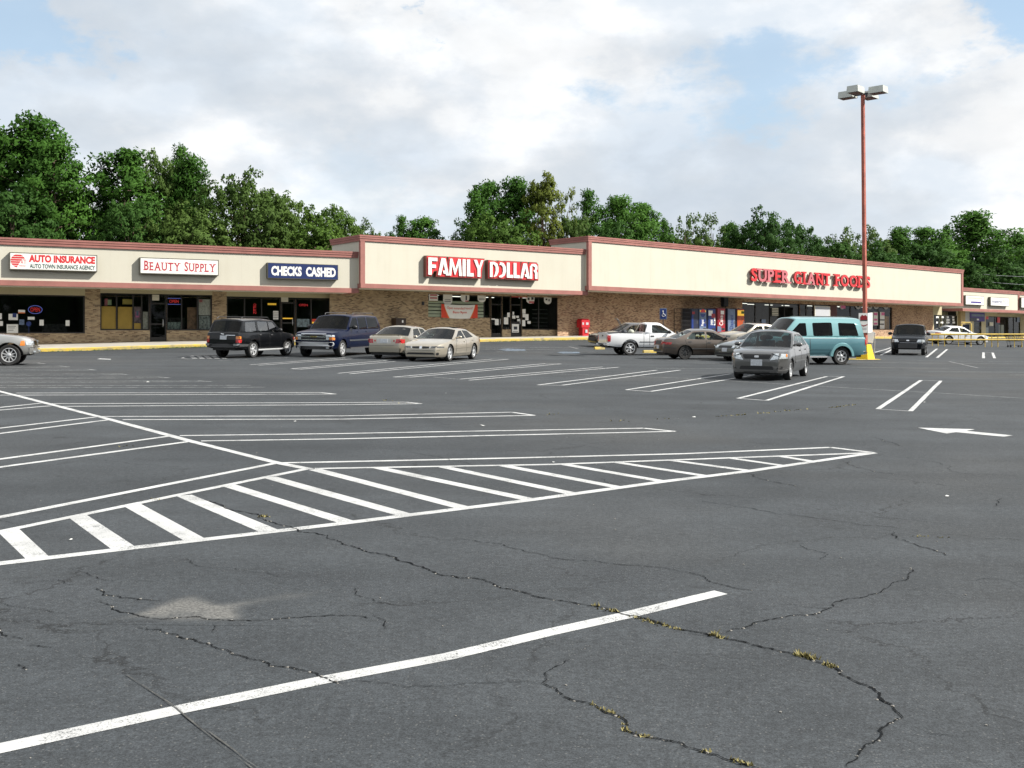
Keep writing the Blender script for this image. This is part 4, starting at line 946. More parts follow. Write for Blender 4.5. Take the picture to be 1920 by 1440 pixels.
def serif_text(mb, s, fn, u0, u1, z0, z1, bold, tall=None, ser=.07):
    """capitals with slab serifs; the first letter of each word taller"""
    per = []; x = 0
    for ch in s:
        if ch == ' ': x += .42; continue
        vs_, fs = text_geo(ch, bold); w = max(v[0] for v in vs_) - min(v[0] for v in vs_); per.append((ch, x, w, vs_, fs)); x += w + .13
    tot = x - .13; first = True; prev_end = None
    for ch, x, w, vs_, fs in per:
        k = (u1 - u0) / tot; H = (z1 - z0) * (1.0 if tall is None or (prev_end is None or x - prev_end > .3) else tall); prev_end = x + w
        xs = min(v[0] for v in vs_); ys = min(v[1] for v in vs_); hh = max(v[1] for v in vs_) - ys
        mb.add([fn(u0 + (x + v[0] - xs) * k, 0, z0 + (v[1] - ys) / hh * H) for v in vs_], fs)
        feet = {'B': [(0, 0)], 'E': [(0, 0), (0, 1)], 'A': [(0, 0), (1, 0)], 'U': [(0, 1), (1, 1)], 'T': [(.5, 0)], 'Y': [(.5, 0), (0, 1), (1, 1)], 'P': [(0, 0)], 'L': [(0, 0), (0, 1)]}.get(ch, [])
        for fx, fz in feet:
            cx = u0 + (x + w * (.1 + .8 * fx)) * k; hw = .17 * k; zz = z0 + fz * H; dz = ser * (z1 - z0) * (1 if fz == 0 else -1)
            mb.quad(fn(cx - hw, .0005, zz), fn(cx + hw, .0005, zz), fn(cx + hw, .0005, zz + dz), fn(cx - hw, .0005, zz + dz))
root, a, b, z0, z1, fn = cabinet(FL, 'shop_sign', 'white box sign with one line of red serif capitals on the low shop row', 262, 410, (482, 487.7), (513.3, 516.9), .28, M['olive'], M['signwhite'], SG)
t = MB(); serif_text(t, 'BEAUTY SUPPLY', fn, sub(a, b, .055), sub(a, b, .955), sub(z0, z1, .22), sub(z0, z1, .81), .018, .86); t.build('lettering', mat('sign_crimson', (.42, .03, .05), .4), root, recalc=False)
root, a, b, z0, z1, fn = cabinet(FL, 'shop_sign', 'dark blue box sign with white capitals on the low shop row', 501.7, 634, (491.9, 497), (521.5, 525.3), .28, M['olive'], M['signblue'], SG, .03)
t = MB(); put_text(t, 'CHECKS  CASHED', fn, sub(a, b, .05), sub(a, b, .965), sub(z0, z1, .18), sub(z0, z1, .80), bold=.05); t.build('lettering', M['signwhite'], root, recalc=False)
root, a, b, z0, z1, fn = cabinet(FR, 'shop_sign', 'small white sign with orange line over a blue bar, nearest the supermarket end', 1810.6, 1845, (553.9, 555), (571, 572.8), .3, M['olive'], M['signwhite'], SG)
t = MB()
for k in range(15): u = sub(a, b, .10 + k * .054); t.quad(fn(u, 0, sub(z0, z1, .62)), fn(u + .085, 0, sub(z0, z1, .62)), fn(u + .075, 0, sub(z0, z1, .83)), fn(u, 0, sub(z0, z1, .83)))
t.build('orange_lettering', M['orange'], root, recalc=False)
t = MB()
t.quad(fn(sub(a, b, .28), 0, sub(z0, z1, .2)), fn(sub(a, b, .84), 0, sub(z0, z1, .2)), fn(sub(a, b, .84), 0, sub(z0, z1, .38)), fn(sub(a, b, .28), 0, sub(z0, z1, .38))); t.build('blue_bar', M['purple'], root, recalc=False)
root, a, b, z0, z1, fn = cabinet(FR, 'shop_sign', 'small white sign with one line of blue and pale orange letters', 1857.5, 1891.7, (557, 558.4), (573.2, 574.6), .3, M['olive'], M['signwhite'], SG)
t = MB(); put_text(t, 'metro', fn, sub(a, b, .07), sub(a, b, .62), sub(z0, z1, .3), sub(z0, z1, .66), bold=.012); t.build('lettering', M['vblue'], root, recalc=False)
t = MB(); put_text(t, 'PCS', fn, sub(a, b, .65), sub(a, b, .96), sub(z0, z1, .3), sub(z0, z1, .72)); t.build('lettering', mat('pale_orange_letter', (.75, .36, .26), .5), root, recalc=False)
cabinet(FR, 'shop_sign', 'white sign cut off by the right edge of the photo', 1915, 1960, (558, 559.5), (577.5, 578.5), .3, M['olive'], M['signwhite'], SG)

# raised red and white store lettering of the middle store
u0, z1 = FF.px(803, 482.5, .4); u1 = FF.px(907.5, 500, .4)[0]; z0 = FF.px(803, 515, .4)[1]
rootN = empty('store_lettering', FF.w(u0, 0, z0), 'raised white letters on red backing across the middle store fascia', 'sign')
def blob(mb, s, x0, x1, y0, y1, grow, o0, o1, m, side, holes=False):
    """solid backing: every letter's outline grown by grow metres, as touching prisms"""
    vs_, fs = text_geo(s, 0.0, 2); X0, X1 = min(v[0] for v in vs_), max(v[0] for v in vs_); Y0, Y1 = min(v[1] for v in vs_), max(v[1] for v in vs_)
    put_text(mb, s, lambda u, o, z: FF.w(u, o0 + o, z), x0 - grow, x1 + grow, y0 - grow, y1 + grow, o1 - o0, .0, m, edge_m=side)
GLY = {   # letter strokes on a unit cell: polygons (x, y)
 'F': [[(0, 0), (.34, 0), (.34, .40), (.78, .40), (.78, .60), (.34, .60), (.34, .80), (.92, .80), (.92, 1), (0, 1)]],
 'A': [[(0, 0), (.30, 0), (.60, .70), (.62, 1), (.36, 1)], [(.60, .70), (.74, .28), (.52, .28), (.58, .10), (.80, .10), (.82, 0), (1.14, 0), (.78, 1), (.62, 1)]],
 'M': [[(0, 0), (.22, 0), (.32, .62), (.34, 1), (.10, 1)], [(.32, .62), (.58, .06), (.66, .06), (.66, .40), (.34, 1)], [(.66, .06), (.98, .64), (.96, 1), (.66, .40)], [(.98, .64), (1.06, 0), (1.34, 0), (1.22, 1), (.96, 1)]],
 'I': [[(0, 0), (.32, 0), (.32, 1), (0, 1)]],
 'L': [[(0, 0), (.72, 0), (.72, .2), (.34, .2), (.34, 1), (0, 1)]],
 'Y': [[(.34, 0), (.66, 0), (.66, .46), (1.0, 1), (.74, 1), (.52, .62), (.36, .60), (.34, .46)], [(.34, .46), (.52, .62), (.28, 1), (-.06, 1)]],
 'D': [[(0, 0), (.30, 0), (.30, .86), (.5, .80), (.5, 1), (.3, 1), (0, .98)], [(.5, 1), (.5, .8), (.64, .68), (.66, .45), (.58, .2), (.42, .02), (.46, 0), (.78, .10), (.98, .34), (1.0, .6), (.86, .88)]],
 'C': [[(.1, 1), (0, .8), (.2, .82), (.40, .70), (.44, .45), (.36, .22), (.1, .12), (-.05, .1), (0, 0), (.3, 0), (.62, .14), (.78, .40), (.74, .72), (.5, .95)]],
 'R': [[(0, 0), (.28, 0), (.28, .86), (.4, .84), (.4, 1), (.2, .98), (0, .8)], [(.4, 1), (.4, .84), (.62, .78), (.62, .62), (.44, .54), (.62, .38), (.62, 0), (.92, 0), (.92, .42), (.78, .54), (.92, .66), (.9, .86), (.7, 1)]],
}
ADV = {'F': .98, 'A': 1.16, 'M': 1.42, 'I': .46, 'L': .80, 'Y': 1.06, 'D': 1.08, 'C': .88, 'R': .98}
def word(parent, s, x0, x1, y0, y1, lean=0):
    tot = sum(ADV[c] for c in s); x = 0; k = (x1 - x0) / tot; h = y1 - y0
    back, edge = MB(), MB()
    for i, c in enumerate(s):
        f = MB(); gx0 = min(p[0] for q in GLY[c] for p in q); gx1 = max(p[0] for q in GLY[c] for p in q)
        for q in GLY[c]:
            P = [FF.w(x0 + (x + p[0]) * k, .42, y0 + p[1] * h) for p in q]; n = len(P)
            f.add(P, [tuple(reversed(t_)) for t_ in tessellate_polygon([[Vector((p[0], p[1], 0)) for p in q]])])
            Q = [FF.w(x0 + (x + p[0]) * k, .385, y0 + p[1] * h) for p in q]
            f.add(P + Q, [(j, (j + 1) % n, n + (j + 1) % n, n + j) for j in range(n)])
        f.build('letter', M['signwhite'], parent)
        # red backing: a trapezoid hull of the letter, grown, and its brown rim
        prof = {'F': [(0, 0), (.45, 0), (.5, .3), (.9, .35), (.95, 1), (0, 1)], 'A': [(0, 0), (1.14, 0), (.8, 1), (.34, 1)], 'Y': [(.3, 0), (.7, 0), (.74, .4), (1.02, 1), (-.06, 1)], 'M': [(0, 0), (1.34, 0), (1.22, 1), (.1, 1)],
                'C': [(-.05, 0), (.4, 0), (.74, .2), (.78, .6), (.55, .95), (.1, 1), (-.02, .8)], 'D': [(0, 0), (.6, 0), (.98, .3), (.98, .65), (.75, .95), (0, 1)], 'R': [(0, 0), (.92, 0), (.92, .85), (.7, 1), (.15, 1), (0, .8)]}.get(c, [(gx0, 0), (gx1, 0), (gx1, 1), (gx0, 1)])
        cx = sum(p[0] for p in prof) / len(prof)
        for mb_, gr, o0, o1 in ((back, .075, .006 + i * .001, .36 + i * .0015), (edge, .115, .03 + i * .001, .34 + i * .0015)):
            n = len(prof); pts = []
            for p in prof:
                pts.append((x0 + (x + p[0]) * k + gr * (1 if p[0] > cx else -1), y0 + p[1] * h + gr * (1 if p[1] > .5 else -1)))
            F_ = [FF.w(p[0], o1, p[1]) for p in pts]; B_ = [FF.w(p[0], o0, p[1]) for p in pts]
            mb_.add(F_ + B_, [tuple(range(n)), tuple(range(2 * n - 1, n - 1, -1))] + [(j, n + j, n + (j + 1) % n, (j + 1) % n) for j in range(n)])
        x += ADV[c]
    back.build('red_backing', M['signred'], parent); edge.build('brown_rim', M['brownedge'], parent)
word(rootN, 'FAMILY', u0, u1, z0, z1)
u2, z3 = FF.px(918.5, 490.5, .4); u3 = FF.px(1008.5, 500, .4)[0]; z2 = FF.px(918.5, 519.3, .4)[1]
word(rootN, 'DCLLAR', u2, u3, z2, z3)

# supermarket channel letters: red slab capitals, some faces faded to pink
ua, zta = FS.px(1412, 502, .45); zba = FS.px(1412, 527, .45)[1]
rootG = empty('store_lettering', FS.w(ua, 0, zba), 'raised red slab letters on the long fascia, some faded pink', 'sign')
FEET = {'U': [(0, 1), (1, 1)], 'P': [(0, 0), (0, 1)], 'E': [(0, 0), (0, 1)], 'R': [(0, 0), (1, 0), (0, 1)], 'I': [(.5, 0), (.5, 1)], 'A': [(0, 0), (1, 0)], 'N': [(0, 0), (0, 1), (1, 1)], 'T': [(.5, 0)], 'F': [(0, 0), (0, 1)], 'D': [(0, 0), (0, 1)]}
def channel(s, pa, pb, faded):
    x0 = FS.px(pa, 515, .45)[0]; x1 = FS.px(pb, 515, .45)[0]; h = zta - zba; per = []; x = 0
    for ch in s:
        vs_, fs = text_geo(ch, .04); w = max(v[0] for v in vs_) - min(v[0] for v in vs_)
        w2 = max(w, .42); per.append((ch, x, w, w2)); x += w2 + .09
    k = (x1 - x0) / (x - .09)
    for i, (ch, x, w, w2) in enumerate(per):
        f = MB(); ca = x0 + (x + (w2 - w) / 2) * k; fm = M['fadedred'] if i in faded else M['signred']; fn = lambda u, o, z: FS.w(u, .14 + o, z)
        put_text(f, ch, fn, ca, ca + w * k, zba, zta, .15, .03, 0, edge_m=1)
        for fx, fz in FEET.get(ch, []):
            cx = ca + w * k * (.12 + .76 * fx); hw = .2 * k; a_, b_ = (zba, zba + h * .12) if fz == 0 else (zta - h * .12, zta)
            FS.box(f, cx - hw, cx + hw, .14, .295, a_, b_, 0)
        o = f.build('letter', [fm, mat('letter_return', (.20, .02, .02), .5) if 'ret' not in M else M['ret']], rootG)
        if i in faded: o['label'] = 'letter with faded pink face'
M['ret'] = mat('letter_return_red', (.22, .02, .02), .5)
channel('SUPER', 1412, 1484, {1, 2, 4}); channel('GIANT', 1492.5, 1560, {2}); channel('FOODS', 1570, 1635, set())

# ------------------------------------------------------------ things in and on the shop windows
def card(fr, name, label, cat, x0, y0, x1, y1, m, out=WO - .03, group=None, th=.012, rnd_bottom=False, marks=(), tilt=0):
    """flat sheet fixed to a window or wall, from photo pixels; marks are (u0,v0,u1,v1,material) in 0..1"""
    a, zt_ = fr.px(x0, y0, out); b, zt2 = fr.px(x1, y0, out); zb_ = fr.px((x0 + x1) / 2, y1, out)[1]; zt_ = fr.px((x0 + x1) / 2, y0, out)[1]
    f = MB()
    if rnd_bottom:
        n = 10; r = (b - a) / 2; pts = [(a, zt_), (b, zt_)] + [((a + b) / 2 + r * math.cos(-math.pi * i / n), zb_ + r * .75 + r * .75 * math.sin(-math.pi * i / n)) for i in range(n + 1)]
        P = [fr.w(u, out, z) for u, z in pts]; Q = [fr.w(u, out - th, z) for u, z in pts]; n = len(P)
        f.add(P + Q, [tuple(range(n)), tuple(range(2 * n - 1, n - 1, -1))] + [(j, (j + 1) % n, n + (j + 1) % n, n + j) for j in range(n)])
    else: fr.box(f, a, b, out - th, out, zb_, zt_)
    if not marks:
        return tag(f.build(name, m, origin=fr.w(a, out, zb_)), label, cat, group)
    root = empty(name, fr.w(a, out, zb_), label, cat, group); f.build('sheet', m, root)
    for i, (p, q, r_, s_, mm) in enumerate(marks):
        k = MB(); ua, ub, za, zb2 = sub(a, b, p), sub(a, b, r_), sub(zb_, zt_, q), sub(zb_, zt_, s_)
        k.quad(fr.w(ua, out + .003 + i * .0006, za), fr.w(ub, out + .003 + i * .0006, za), fr.w(ub, out + .003 + i * .0006, zb2), fr.w(ua, out + .003 + i * .0006, zb2)); k.build('print', mm, root, recalc=False)
    return root
ln = lambda *rows: [(.12, v, w, v + .06, M['ink']) for v, w in rows]
GA = 'papers in the insurance shop window'
card(FL, 'window_poster', 'large white notice at the bottom left of the insurance shop window', 'notice', 12.5, 608, 34, 624.5, M['paper'], group=GA, marks=ln((.75, .8), (.55, .7), (.3, .6)))
card(FL, 'window_poster', 'white sheet with a blue corner in the insurance shop window', 'notice', 16, 588.5, 33.5, 600, M['paper'], group=GA, marks=[(.42, .42, .85, 1.12, M['vblue'])])
card(FL, 'window_poster', 'wide cream sheet left of the oval neon sign', 'notice', 34, 581, 47, 587.5, M['signwhite'], group=GA, marks=[(0, 0, 1, .3, M['orange'])])
card(FL, 'window_poster', 'pale blue upper card beside the round blue sticker', 'notice', 36, 599, 45.5, 603.5, M['vpale'], group=GA); card(FL, 'window_poster', 'pale blue lower card beside the round blue sticker', 'notice', 36, 604, 45.5, 609, M['vpale'], group=GA)
card(FL, 'window_poster', 'white card directly above the round blue sticker', 'notice', 52, 594, 65, 599.5, M['paper'], group=GA)
card(FL, 'window_poster', 'upright white sheet in the middle of the insurance shop window', 'notice', 74, 599.5, 82, 610.5, M['paper'], group=GA)
card(FL, 'window_poster', 'upright white sheet at the right of the insurance shop window', 'notice', 123, 600.5, 130.5, 611, M['paper'], group=GA)
card(FL, 'window_poster', 'white sheet at the left photo edge in the insurance window', 'notice', -3, 587.5, 3.5, 598.5, M['paper'], group=GA); card(FL, 'window_poster', 'lower white sheet at the left photo edge in the insurance window', 'notice', -3, 602, 5.5, 611, M['paper'], group=GA)
u, z = FL.px(54, 607, WO - .02); st = MB(); st.lathe([(0, .01), (.13, .01), (.13, 0)], (0, 0, 0), 'Y', 18); b = MB()
b.add([FL.w(u + v.x, WO - .03 - v.y, z + v.z) for v in st.v], st.f); b.tube([FL.w(u, WO - .04, z - .13), FL.w(u, WO - .04, zw1)], .012, 6)
tag(b.build('security_sticker', M['vblue'], origin=FL.w(u, WO, z)), 'round blue sticker on a thin stake in the insurance window', 'sticker')
def neon(fr, label, x0, y0, x1, y1, s='OPEN', border=True, upright=False, oval=False, out=WO - .16, bm='neonblue', tm='neon'):
    a, zt_ = fr.px(x0, y0, out); b = fr.px(x1, y0, out)[0]; zb_ = fr.px((x0 + x1) / 2, y1, out)[1]; zt_ = fr.px((x0 + x1) / 2, y0, out)[1]
    root = empty('neon_sign', fr.w(a, out, zb_), label, 'neon sign', 'neon signs in the shop windows'); k = MB(); p = .16 if border else .0
    if upright:
        hh = (zt_ - zb_) / len(s)
        for i, c in enumerate(s): put_text(k, c, lambda u, o, z: fr.w(u, out + o, z), sub(a, b, .2), sub(a, b, .8), zt_ - hh * (i + .9), zt_ - hh * (i + .1))
    else: put_text(k, s, lambda u, o, z: fr.w(u, out + o, z), sub(a, b, p), sub(a, b, 1 - p), sub(zb_, zt_, p + .08), sub(zb_, zt_, 1 - p - .08))
    k.build('lettering', M[tm], root, recalc=False)
    if border:
        k = MB(); cu, cz, ru, rz = (a + b) / 2, (zt_ + zb_) / 2, (b - a) / 2, (zt_ - zb_) / 2
        pts = [fr.w(cu + ru * math.cos(t_ * math.pi / 12), out, cz + rz * math.sin(t_ * math.pi / 12)) for t_ in range(25)] if oval else [fr.w(*q) for q in ((a, out, zb_), (b, out, zb_), (b, out, zt_), (a, out, zt_), (a, out, zb_))]
        k.tube(pts, .018, 6); k.build('border_tube', M[bm], root)
neon(FL, 'red OPEN neon in a blue oval in the insurance window', 53, 573, 79, 588, oval=True); neon(FL, 'red OPEN neon in a violet frame beside the beauty shop door', 313.5, 559.5, 339, 570.5)
neon(FL, 'upright red OPEN neon left of the check cashing door', 473.5, 569, 482, 589, border=False, upright=True); neon(FL, 'faint red OPEN neon right of the check cashing door', 560.5, 569.5, 577, 574.5, border=False)
u = FL.px(502, 570)[0]; card(FL, 'neon_bar', 'small yellow lit sign bar above the check cashing window', 'neon sign', 502, 568.5, 518, 572, M['neonyel'], out=WO - .2)
GB = 'boards and posters in the beauty shop window'
card(FL, 'window_board', 'tan board filling the first beauty shop pane', 'board', 189, 574.5, 217.5, 617.5, M['board'], WO - .125, GB); card(FL, 'window_board', 'tan board filling the second beauty shop pane', 'board', 221, 575.5, 248.5, 617.5, M['board'], WO - .125, GB)
card(FL, 'window_board', 'short tan board under the portrait poster', 'board', 251.5, 606, 265, 618, M['board'], WO - .125, GB)
card(FL, 'window_box', 'yellow box on top of the tan boards', 'box', 230, 561, 249.5, 570.5, mat('yellow_box', (.5, .38, .1), .7), WO - .25, GB, .2); card(FL, 'window_box', 'green and white box on top of the first tan board', 'box', 202, 562, 209, 572, mat('pale_green_box', (.4, .5, .3), .7), WO - .25, GB, .2)
card(FL, 'window_box', 'pink box on top of the first tan board', 'box', 196, 560, 202, 573, M['fadedred'], WO - .27, GB, .2)
card(FL, 'window_poster', 'portrait poster in pink and grey in the beauty shop window', 'poster', 251.5, 575, 264.5, 606, mat('portrait_poster', (.22, .15, .17), .6, var=.8, vscale=3.5), WO - .19, GB, marks=[(.2, .35, .75, .7, M['pinkpaper']), (.3, .45, .65, .75, M['vpale'])])
card(FL, 'window_poster', 'tall pale poster left of the beauty shop door', 'poster', 268, 584.5, 279.5, 617.5, mat('pale_poster', (.42, .40, .36), .6, var=.4, vscale=6), WO - .19, GB)
card(FL, 'window_poster', 'tall crowded white poster at the right of the beauty shop window', 'poster', 372.5, 561, 396, 591, mat('price_poster', (.50, .48, .45), .6, var=.35, vscale=9), WO - .19, GB, marks=[(.05, .8, .3, .98, M['fadedred'])])
card(FL, 'window_poster', 'wig display sheet with rows of small heads under the price poster', 'poster', 373, 592, 396, 617.5, mat('head_display', (.20, .22, .22), .6, var=.85, vscale=7), WO - .19, GB)
card(FL, 'window_poster', 'brown hair poster right of the beauty shop door', 'poster', 351, 576, 369, 617.5, mat('hair_poster', (.15, .08, .045), .6, var=.7, vscale=3), WO - .19, GB)
card(FL, 'window_box', 'row of pale jars low in the beauty shop window', 'box', 313.5, 604, 341, 618, mat('jar_row', (.16, .2, .19), .5, var=.9, vscale=9), WO - .3, GB, .2)
card(FL, 'window_poster', 'white and black price list on the check cashing door', 'notice', 512, 583, 522, 600.5, M['ink'], group='check cashing window signs', marks=[(0, v, 1, v + .13, M['paper']) for v in (.1, .3, .5, .7, .87)])
card(FL, 'window_poster', 'yellow strip across the check cashing door', 'notice', 530, 596, 549, 598, M['neonyel'], group='check cashing window signs')
card(FL, 'window_poster', 'pale painted picture right of the check cashing door', 'notice', 557, 598, 580, 613, mat('window_picture', (.14, .19, .21), .6, var=.8, vscale=5), group='check cashing window signs')
card(FL, 'window_poster', 'red and yellow card beside the blue vehicle roof', 'notice', 585, 598, 598, 606.5, M['redorange'], group='check cashing window signs', marks=[(0, 0, 1, .35, M['neonyel'])])
GH = 'round bottomed posters hanging in the middle store window'
sp = lambda: [(.15, .30, .85, .36, M['ink']), (.15, .46, .8, .5, M['ink'])]
card(FF, 'hanging_poster', 'square red and white poster at the left end of the window', 'poster', 804.5, 547.5, 821, 565.5, M['paper'], group=GH, marks=[(.1, .6, .9, .75, M['fadedred']), (.1, .3, .9, .45, M['fadedred']), (0, 0, 1, .08, M['drygrass'])])
card(FF, 'hanging_poster', 'long white hanging poster above the banner', 'poster', 831, 550, 848, 572, M['paper'], group=GH, rnd_bottom=True, marks=sp())
card(FF, 'hanging_poster', 'hanging poster with dark bottle print and red corner', 'poster', 864, 551, 880, 566.5, M['paper'], group=GH, rnd_bottom=True, marks=[(.55, .25, .72, .8, M['ink']), (.5, .05, .9, .2, M['fadedred'])])
card(FF, 'hanging_poster', 'pale hanging poster at the right above the banner', 'poster', 895.5, 551.5, 911, 567, M['paper'], group=GH, rnd_bottom=True, marks=sp())
card(FF, 'hanging_poster', 'hanging poster with food pictures over the right store door', 'poster', 987, 553, 1002, 569.5, M['paper'], group=GH, rnd_bottom=True, marks=[(.15, .4, .4, .7, M['ink']), (.6, .45, .9, .75, M['ink']), (.3, .05, .95, .3, M['fadedred'])])
card(FF, 'hanging_poster', 'hanging poster near the right end of the store window', 'poster', 1020, 554, 1034, 570.5, M['paper'], group=GH, rnd_bottom=True, marks=[(.2, .45, .45, .65, M['ink']), (.6, .35, .75, .6, M['ink'])])
card(FF, 'door_sign', 'red strip sign over the right store door', 'sign', 959, 551, 989, 557.5, M['signred'], WO - .02, marks=[(.15, .25, .8, .7, M['paper'])])
GP = 'small papers on the middle store doors'
for x0, y0, x1, y1, lb in ((928, 598, 935, 609.5, 'white sheet on the left store door'), (921.5, 597, 928, 599.5, 'small slip at the left edge of the left store door'), (945, 595, 953, 608, 'pale sheet on the pane between the store doors'), (951, 586, 956, 594.5, 'upper white slip between the store doors'),
        (960.5, 591.5, 966.5, 597.5, 'white square upper left on the right store door'), (968, 592, 973, 596, 'white slip upper right on the right store door'), (961, 584.5, 964, 590, 'narrow slip at the top of the right store door'), (970, 598, 975.5, 602.5, 'white slip in the middle of the right store door'),
        (979.5, 579.5, 985.5, 588, 'topmost sheet right of the right store door'), (980, 588.5, 985, 595, 'cream sheet under the topmost one'), (985, 589, 991, 600.5, 'tan paper right of the store door'), (979, 600, 985, 611.5, 'white label low on the pane beside the right store door'), (989, 602, 995, 607, 'small white card low in the right window')):
    card(FF, 'door_paper', lb, 'notice', x0, y0, x1, y1, M['paper'], WO - .03, GP)
card(FF, 'door_notice', 'large framed white notice low on the right store door', 'notice', 960, 607.5, 973, 623.5, M['paper'], WO - .03, GP, marks=[(.25, .35, .75, .7, M['ink']), (.1, .08, .9, .14, M['ink'])])
# orange banner below the posters
def banner():
    a = FF.px(827, 580, WO + .03)[0]; b = FF.px(895, 580, WO + .03)[0]; z1 = FF.px(860, 570.5, WO)[1]; z0 = FF.px(860, 595.8, WO)[1]; o = WO + .05
    root = empty('store_banner', FF.w(a, o, z0), 'orange and white banner announcing opening hours under the hanging posters', 'banner'); n = 16
    wv = lambda t: .025 * math.sin(t * 9) ; sag = lambda t: -.10 * math.sin(math.pi * t)
    f = MB(); vs_ = []
    for i in range(n + 1):
        t = i / n
        for z in (z0, z1): vs_ += [FF.w(sub(a, b, t), o + wv(t), z + sag(t) * .6), FF.w(sub(a, b, t), o + wv(t) - .01, z + sag(t) * .6)]
    f.add(vs_, [(4 * i, 4 * i + 4, 4 * i + 6, 4 * i + 2) for i in range(n)] + [(4 * i + 1, 4 * i + 3, 4 * i + 7, 4 * i + 5) for i in range(n)]); f.build('cloth', M['paper'], root, recalc=False, smooth=60)
    for e, mm, wd in ((.36, 'orange', .0), (.30, 'redorange', .002)):
        for sd in (0, 1):
            g = MB(); k = 12
            for i in range(k):
                v0, v1 = i / k, (i + 1) / k; w0_, w1_ = e * (1 - v0) ** .0 * (0.12 / .36 + (1 - .12 / .36) * (1 - v0) ** 1.6) if True else 0, e * (0.12 / .36 + (1 - .12 / .36) * (1 - v1) ** 1.6)
                def q(t, v): tt = 1 - t if sd else t; return FF.w(sub(a, b, tt), o + wv(tt) + .006 + wd, sub(z0, z1, v) + sag(tt) * .6)
                w0_ = e * .35 + e * .65 * (1 - v0) ** 1.4; w1_ = e * .35 + e * .65 * (1 - v1) ** 1.4
                g.quad(q(0, v0), q(w0_ * .62, v0), q(w1_ * .62, v1), q(0, v1))
            g.build('corner_print', M[mm], root, recalc=False)
    fn = lambda u, oo, z: FF.w(u, o + wv((u - a) / (b - a)) + .008, z + sag((u - a) / (b - a)) * .6)
    t = MB(); put_text(t, 'Open extended hours!', fn, sub(a, b, .15), sub(a, b, .86), sub(z0, z1, .62), sub(z0, z1, .86)); put_text(t, '8am-9pm', fn, sub(a, b, .31), sub(a, b, .7), sub(z0, z1, .33), sub(z0, z1, .56), bold=.01)
    t.build('lettering', M['redorange'], root, recalc=False)
banner()
GS = 'round posters high in the supermarket window'
for x, lb in ((1579, 'pale round poster left in the supermarket window'), (1609, 'pale round poster second in the supermarket window'), (1631, 'pale round poster right of the red pole'), (1643, 'pale round poster third right in the supermarket window'), (1661, 'pale round poster at the right end of the supermarket window')):
    card(FS, 'window_poster', lb, 'poster', x - 5, 570.5, x + 5, 580, M['grey'], WO - .03, GS, rnd_bottom=True, marks=[(.3, .4, .7, 1.0, M['ink'])])
card(FS, 'window_poster', 'violet framed poster in the supermarket window', 'poster', 1577, 572, 1585.5, 578.5, M['pinkpaper'], WO - .02, GS)
GQ = 'stacked goods and price posters in the right supermarket window'
card(FS, 'price_poster', 'pink and white price poster next to the red pole', 'poster', 1637.5, 585, 1646, 610, M['paper'], WO - .03, GQ, marks=[(.1, .75, .9, .95, M['pinkpaper']), (.1, .35, .9, .5, M['pinkpaper']), (.1, .05, .9, .2, M['pinkpaper'])])
card(FS, 'price_poster', 'white and red price poster in the right supermarket pane', 'poster', 1650, 585, 1658.5, 617, M['paper'], WO - .03, GQ, marks=[(.3, .8, 1, .98, M['pinkpaper']), (0, .5, 1, .57, M['ink']), (0, .25, .9, .32, M['ink'])])
card(FS, 'goods_stack', 'stack of orange packets in the right supermarket pane', 'goods', 1658.5, 593, 1667, 617, mat('orange_packets', (.42, .22, .06), .6, var=.5, vscale=4), WO - .3, GQ, .3)
card(FS, 'window_poster', 'cream list poster in the left supermarket window', 'poster', 1447, 577.5, 1460, 593, M['room'], WO - .03, None, marks=[(.05, v, .95, v + .1, M['soffit']) for v in (.1, .3, .5, .7, .88)])
card(FS, 'window_poster', 'small blue notice low in the left supermarket window', 'notice', 1428, 599, 1436, 606, M['vpale'], WO - .03)
r = random.Random(5)
for i, x in enumerate((1753.5, 1763, 1774, 1784)):
    for j, y in enumerate((593, 598, 603)):
        if r.random() < .8: card(FS, 'window_notice', 'white slip in row %s of pane %s of the small end window' % (('top', 'middle', 'bottom')[j], ('leftmost', 'second', 'third', 'rightmost')[i]), 'notice', x + r.uniform(0, 2), y, x + 6 + r.uniform(-1, 1), y + 3.4, M['paper'], WO - .03, 'white slips in the small end window')
card(FR, 'door_sign', 'violet and blue sign over the far shop door', 'sign', 1819, 586, 1846.5, 602.5, M['purple'], WO + .1, None, .08, marks=[(.1, .55, .95, .82, M['vpale']), (.38, .12, .6, .3, M['paper']), (0, 0, .45, .4, M['vnavy'])])
card(FR, 'window_poster', 'left red card in the far shop window', 'poster', 1848, 593, 1853.5, 598.5, M['signred'], WO - .03, 'far shop window cards'); card(FR, 'window_poster', 'tall red card in the far shop window', 'poster', 1870, 594.5, 1875, 605, M['signred'], WO - .03, 'far shop window cards')
card(FR, 'window_poster', 'pale square card in the far shop window', 'poster', 1855.5, 604, 1862.5, 611, M['soffit'], WO - .03, 'far shop window cards'); card(FR, 'window_poster', 'blue upright card at the right of the far shop window', 'poster', 1907, 593, 1912, 604, M['vpale'], WO - .02, 'far shop window cards')
card(FR, 'white_cabinet', 'narrow white cabinet in the far shop window', 'cabinet', 1877.5, 609, 1882.5, 633, M['paper'], WO - .3, None, .3); card(FR, 'white_cabinet', 'pale cabinet at the left of the far shop window', 'cabinet', 1848, 614, 1853.5, 626, M['grey'], WO - .3, None, .3)
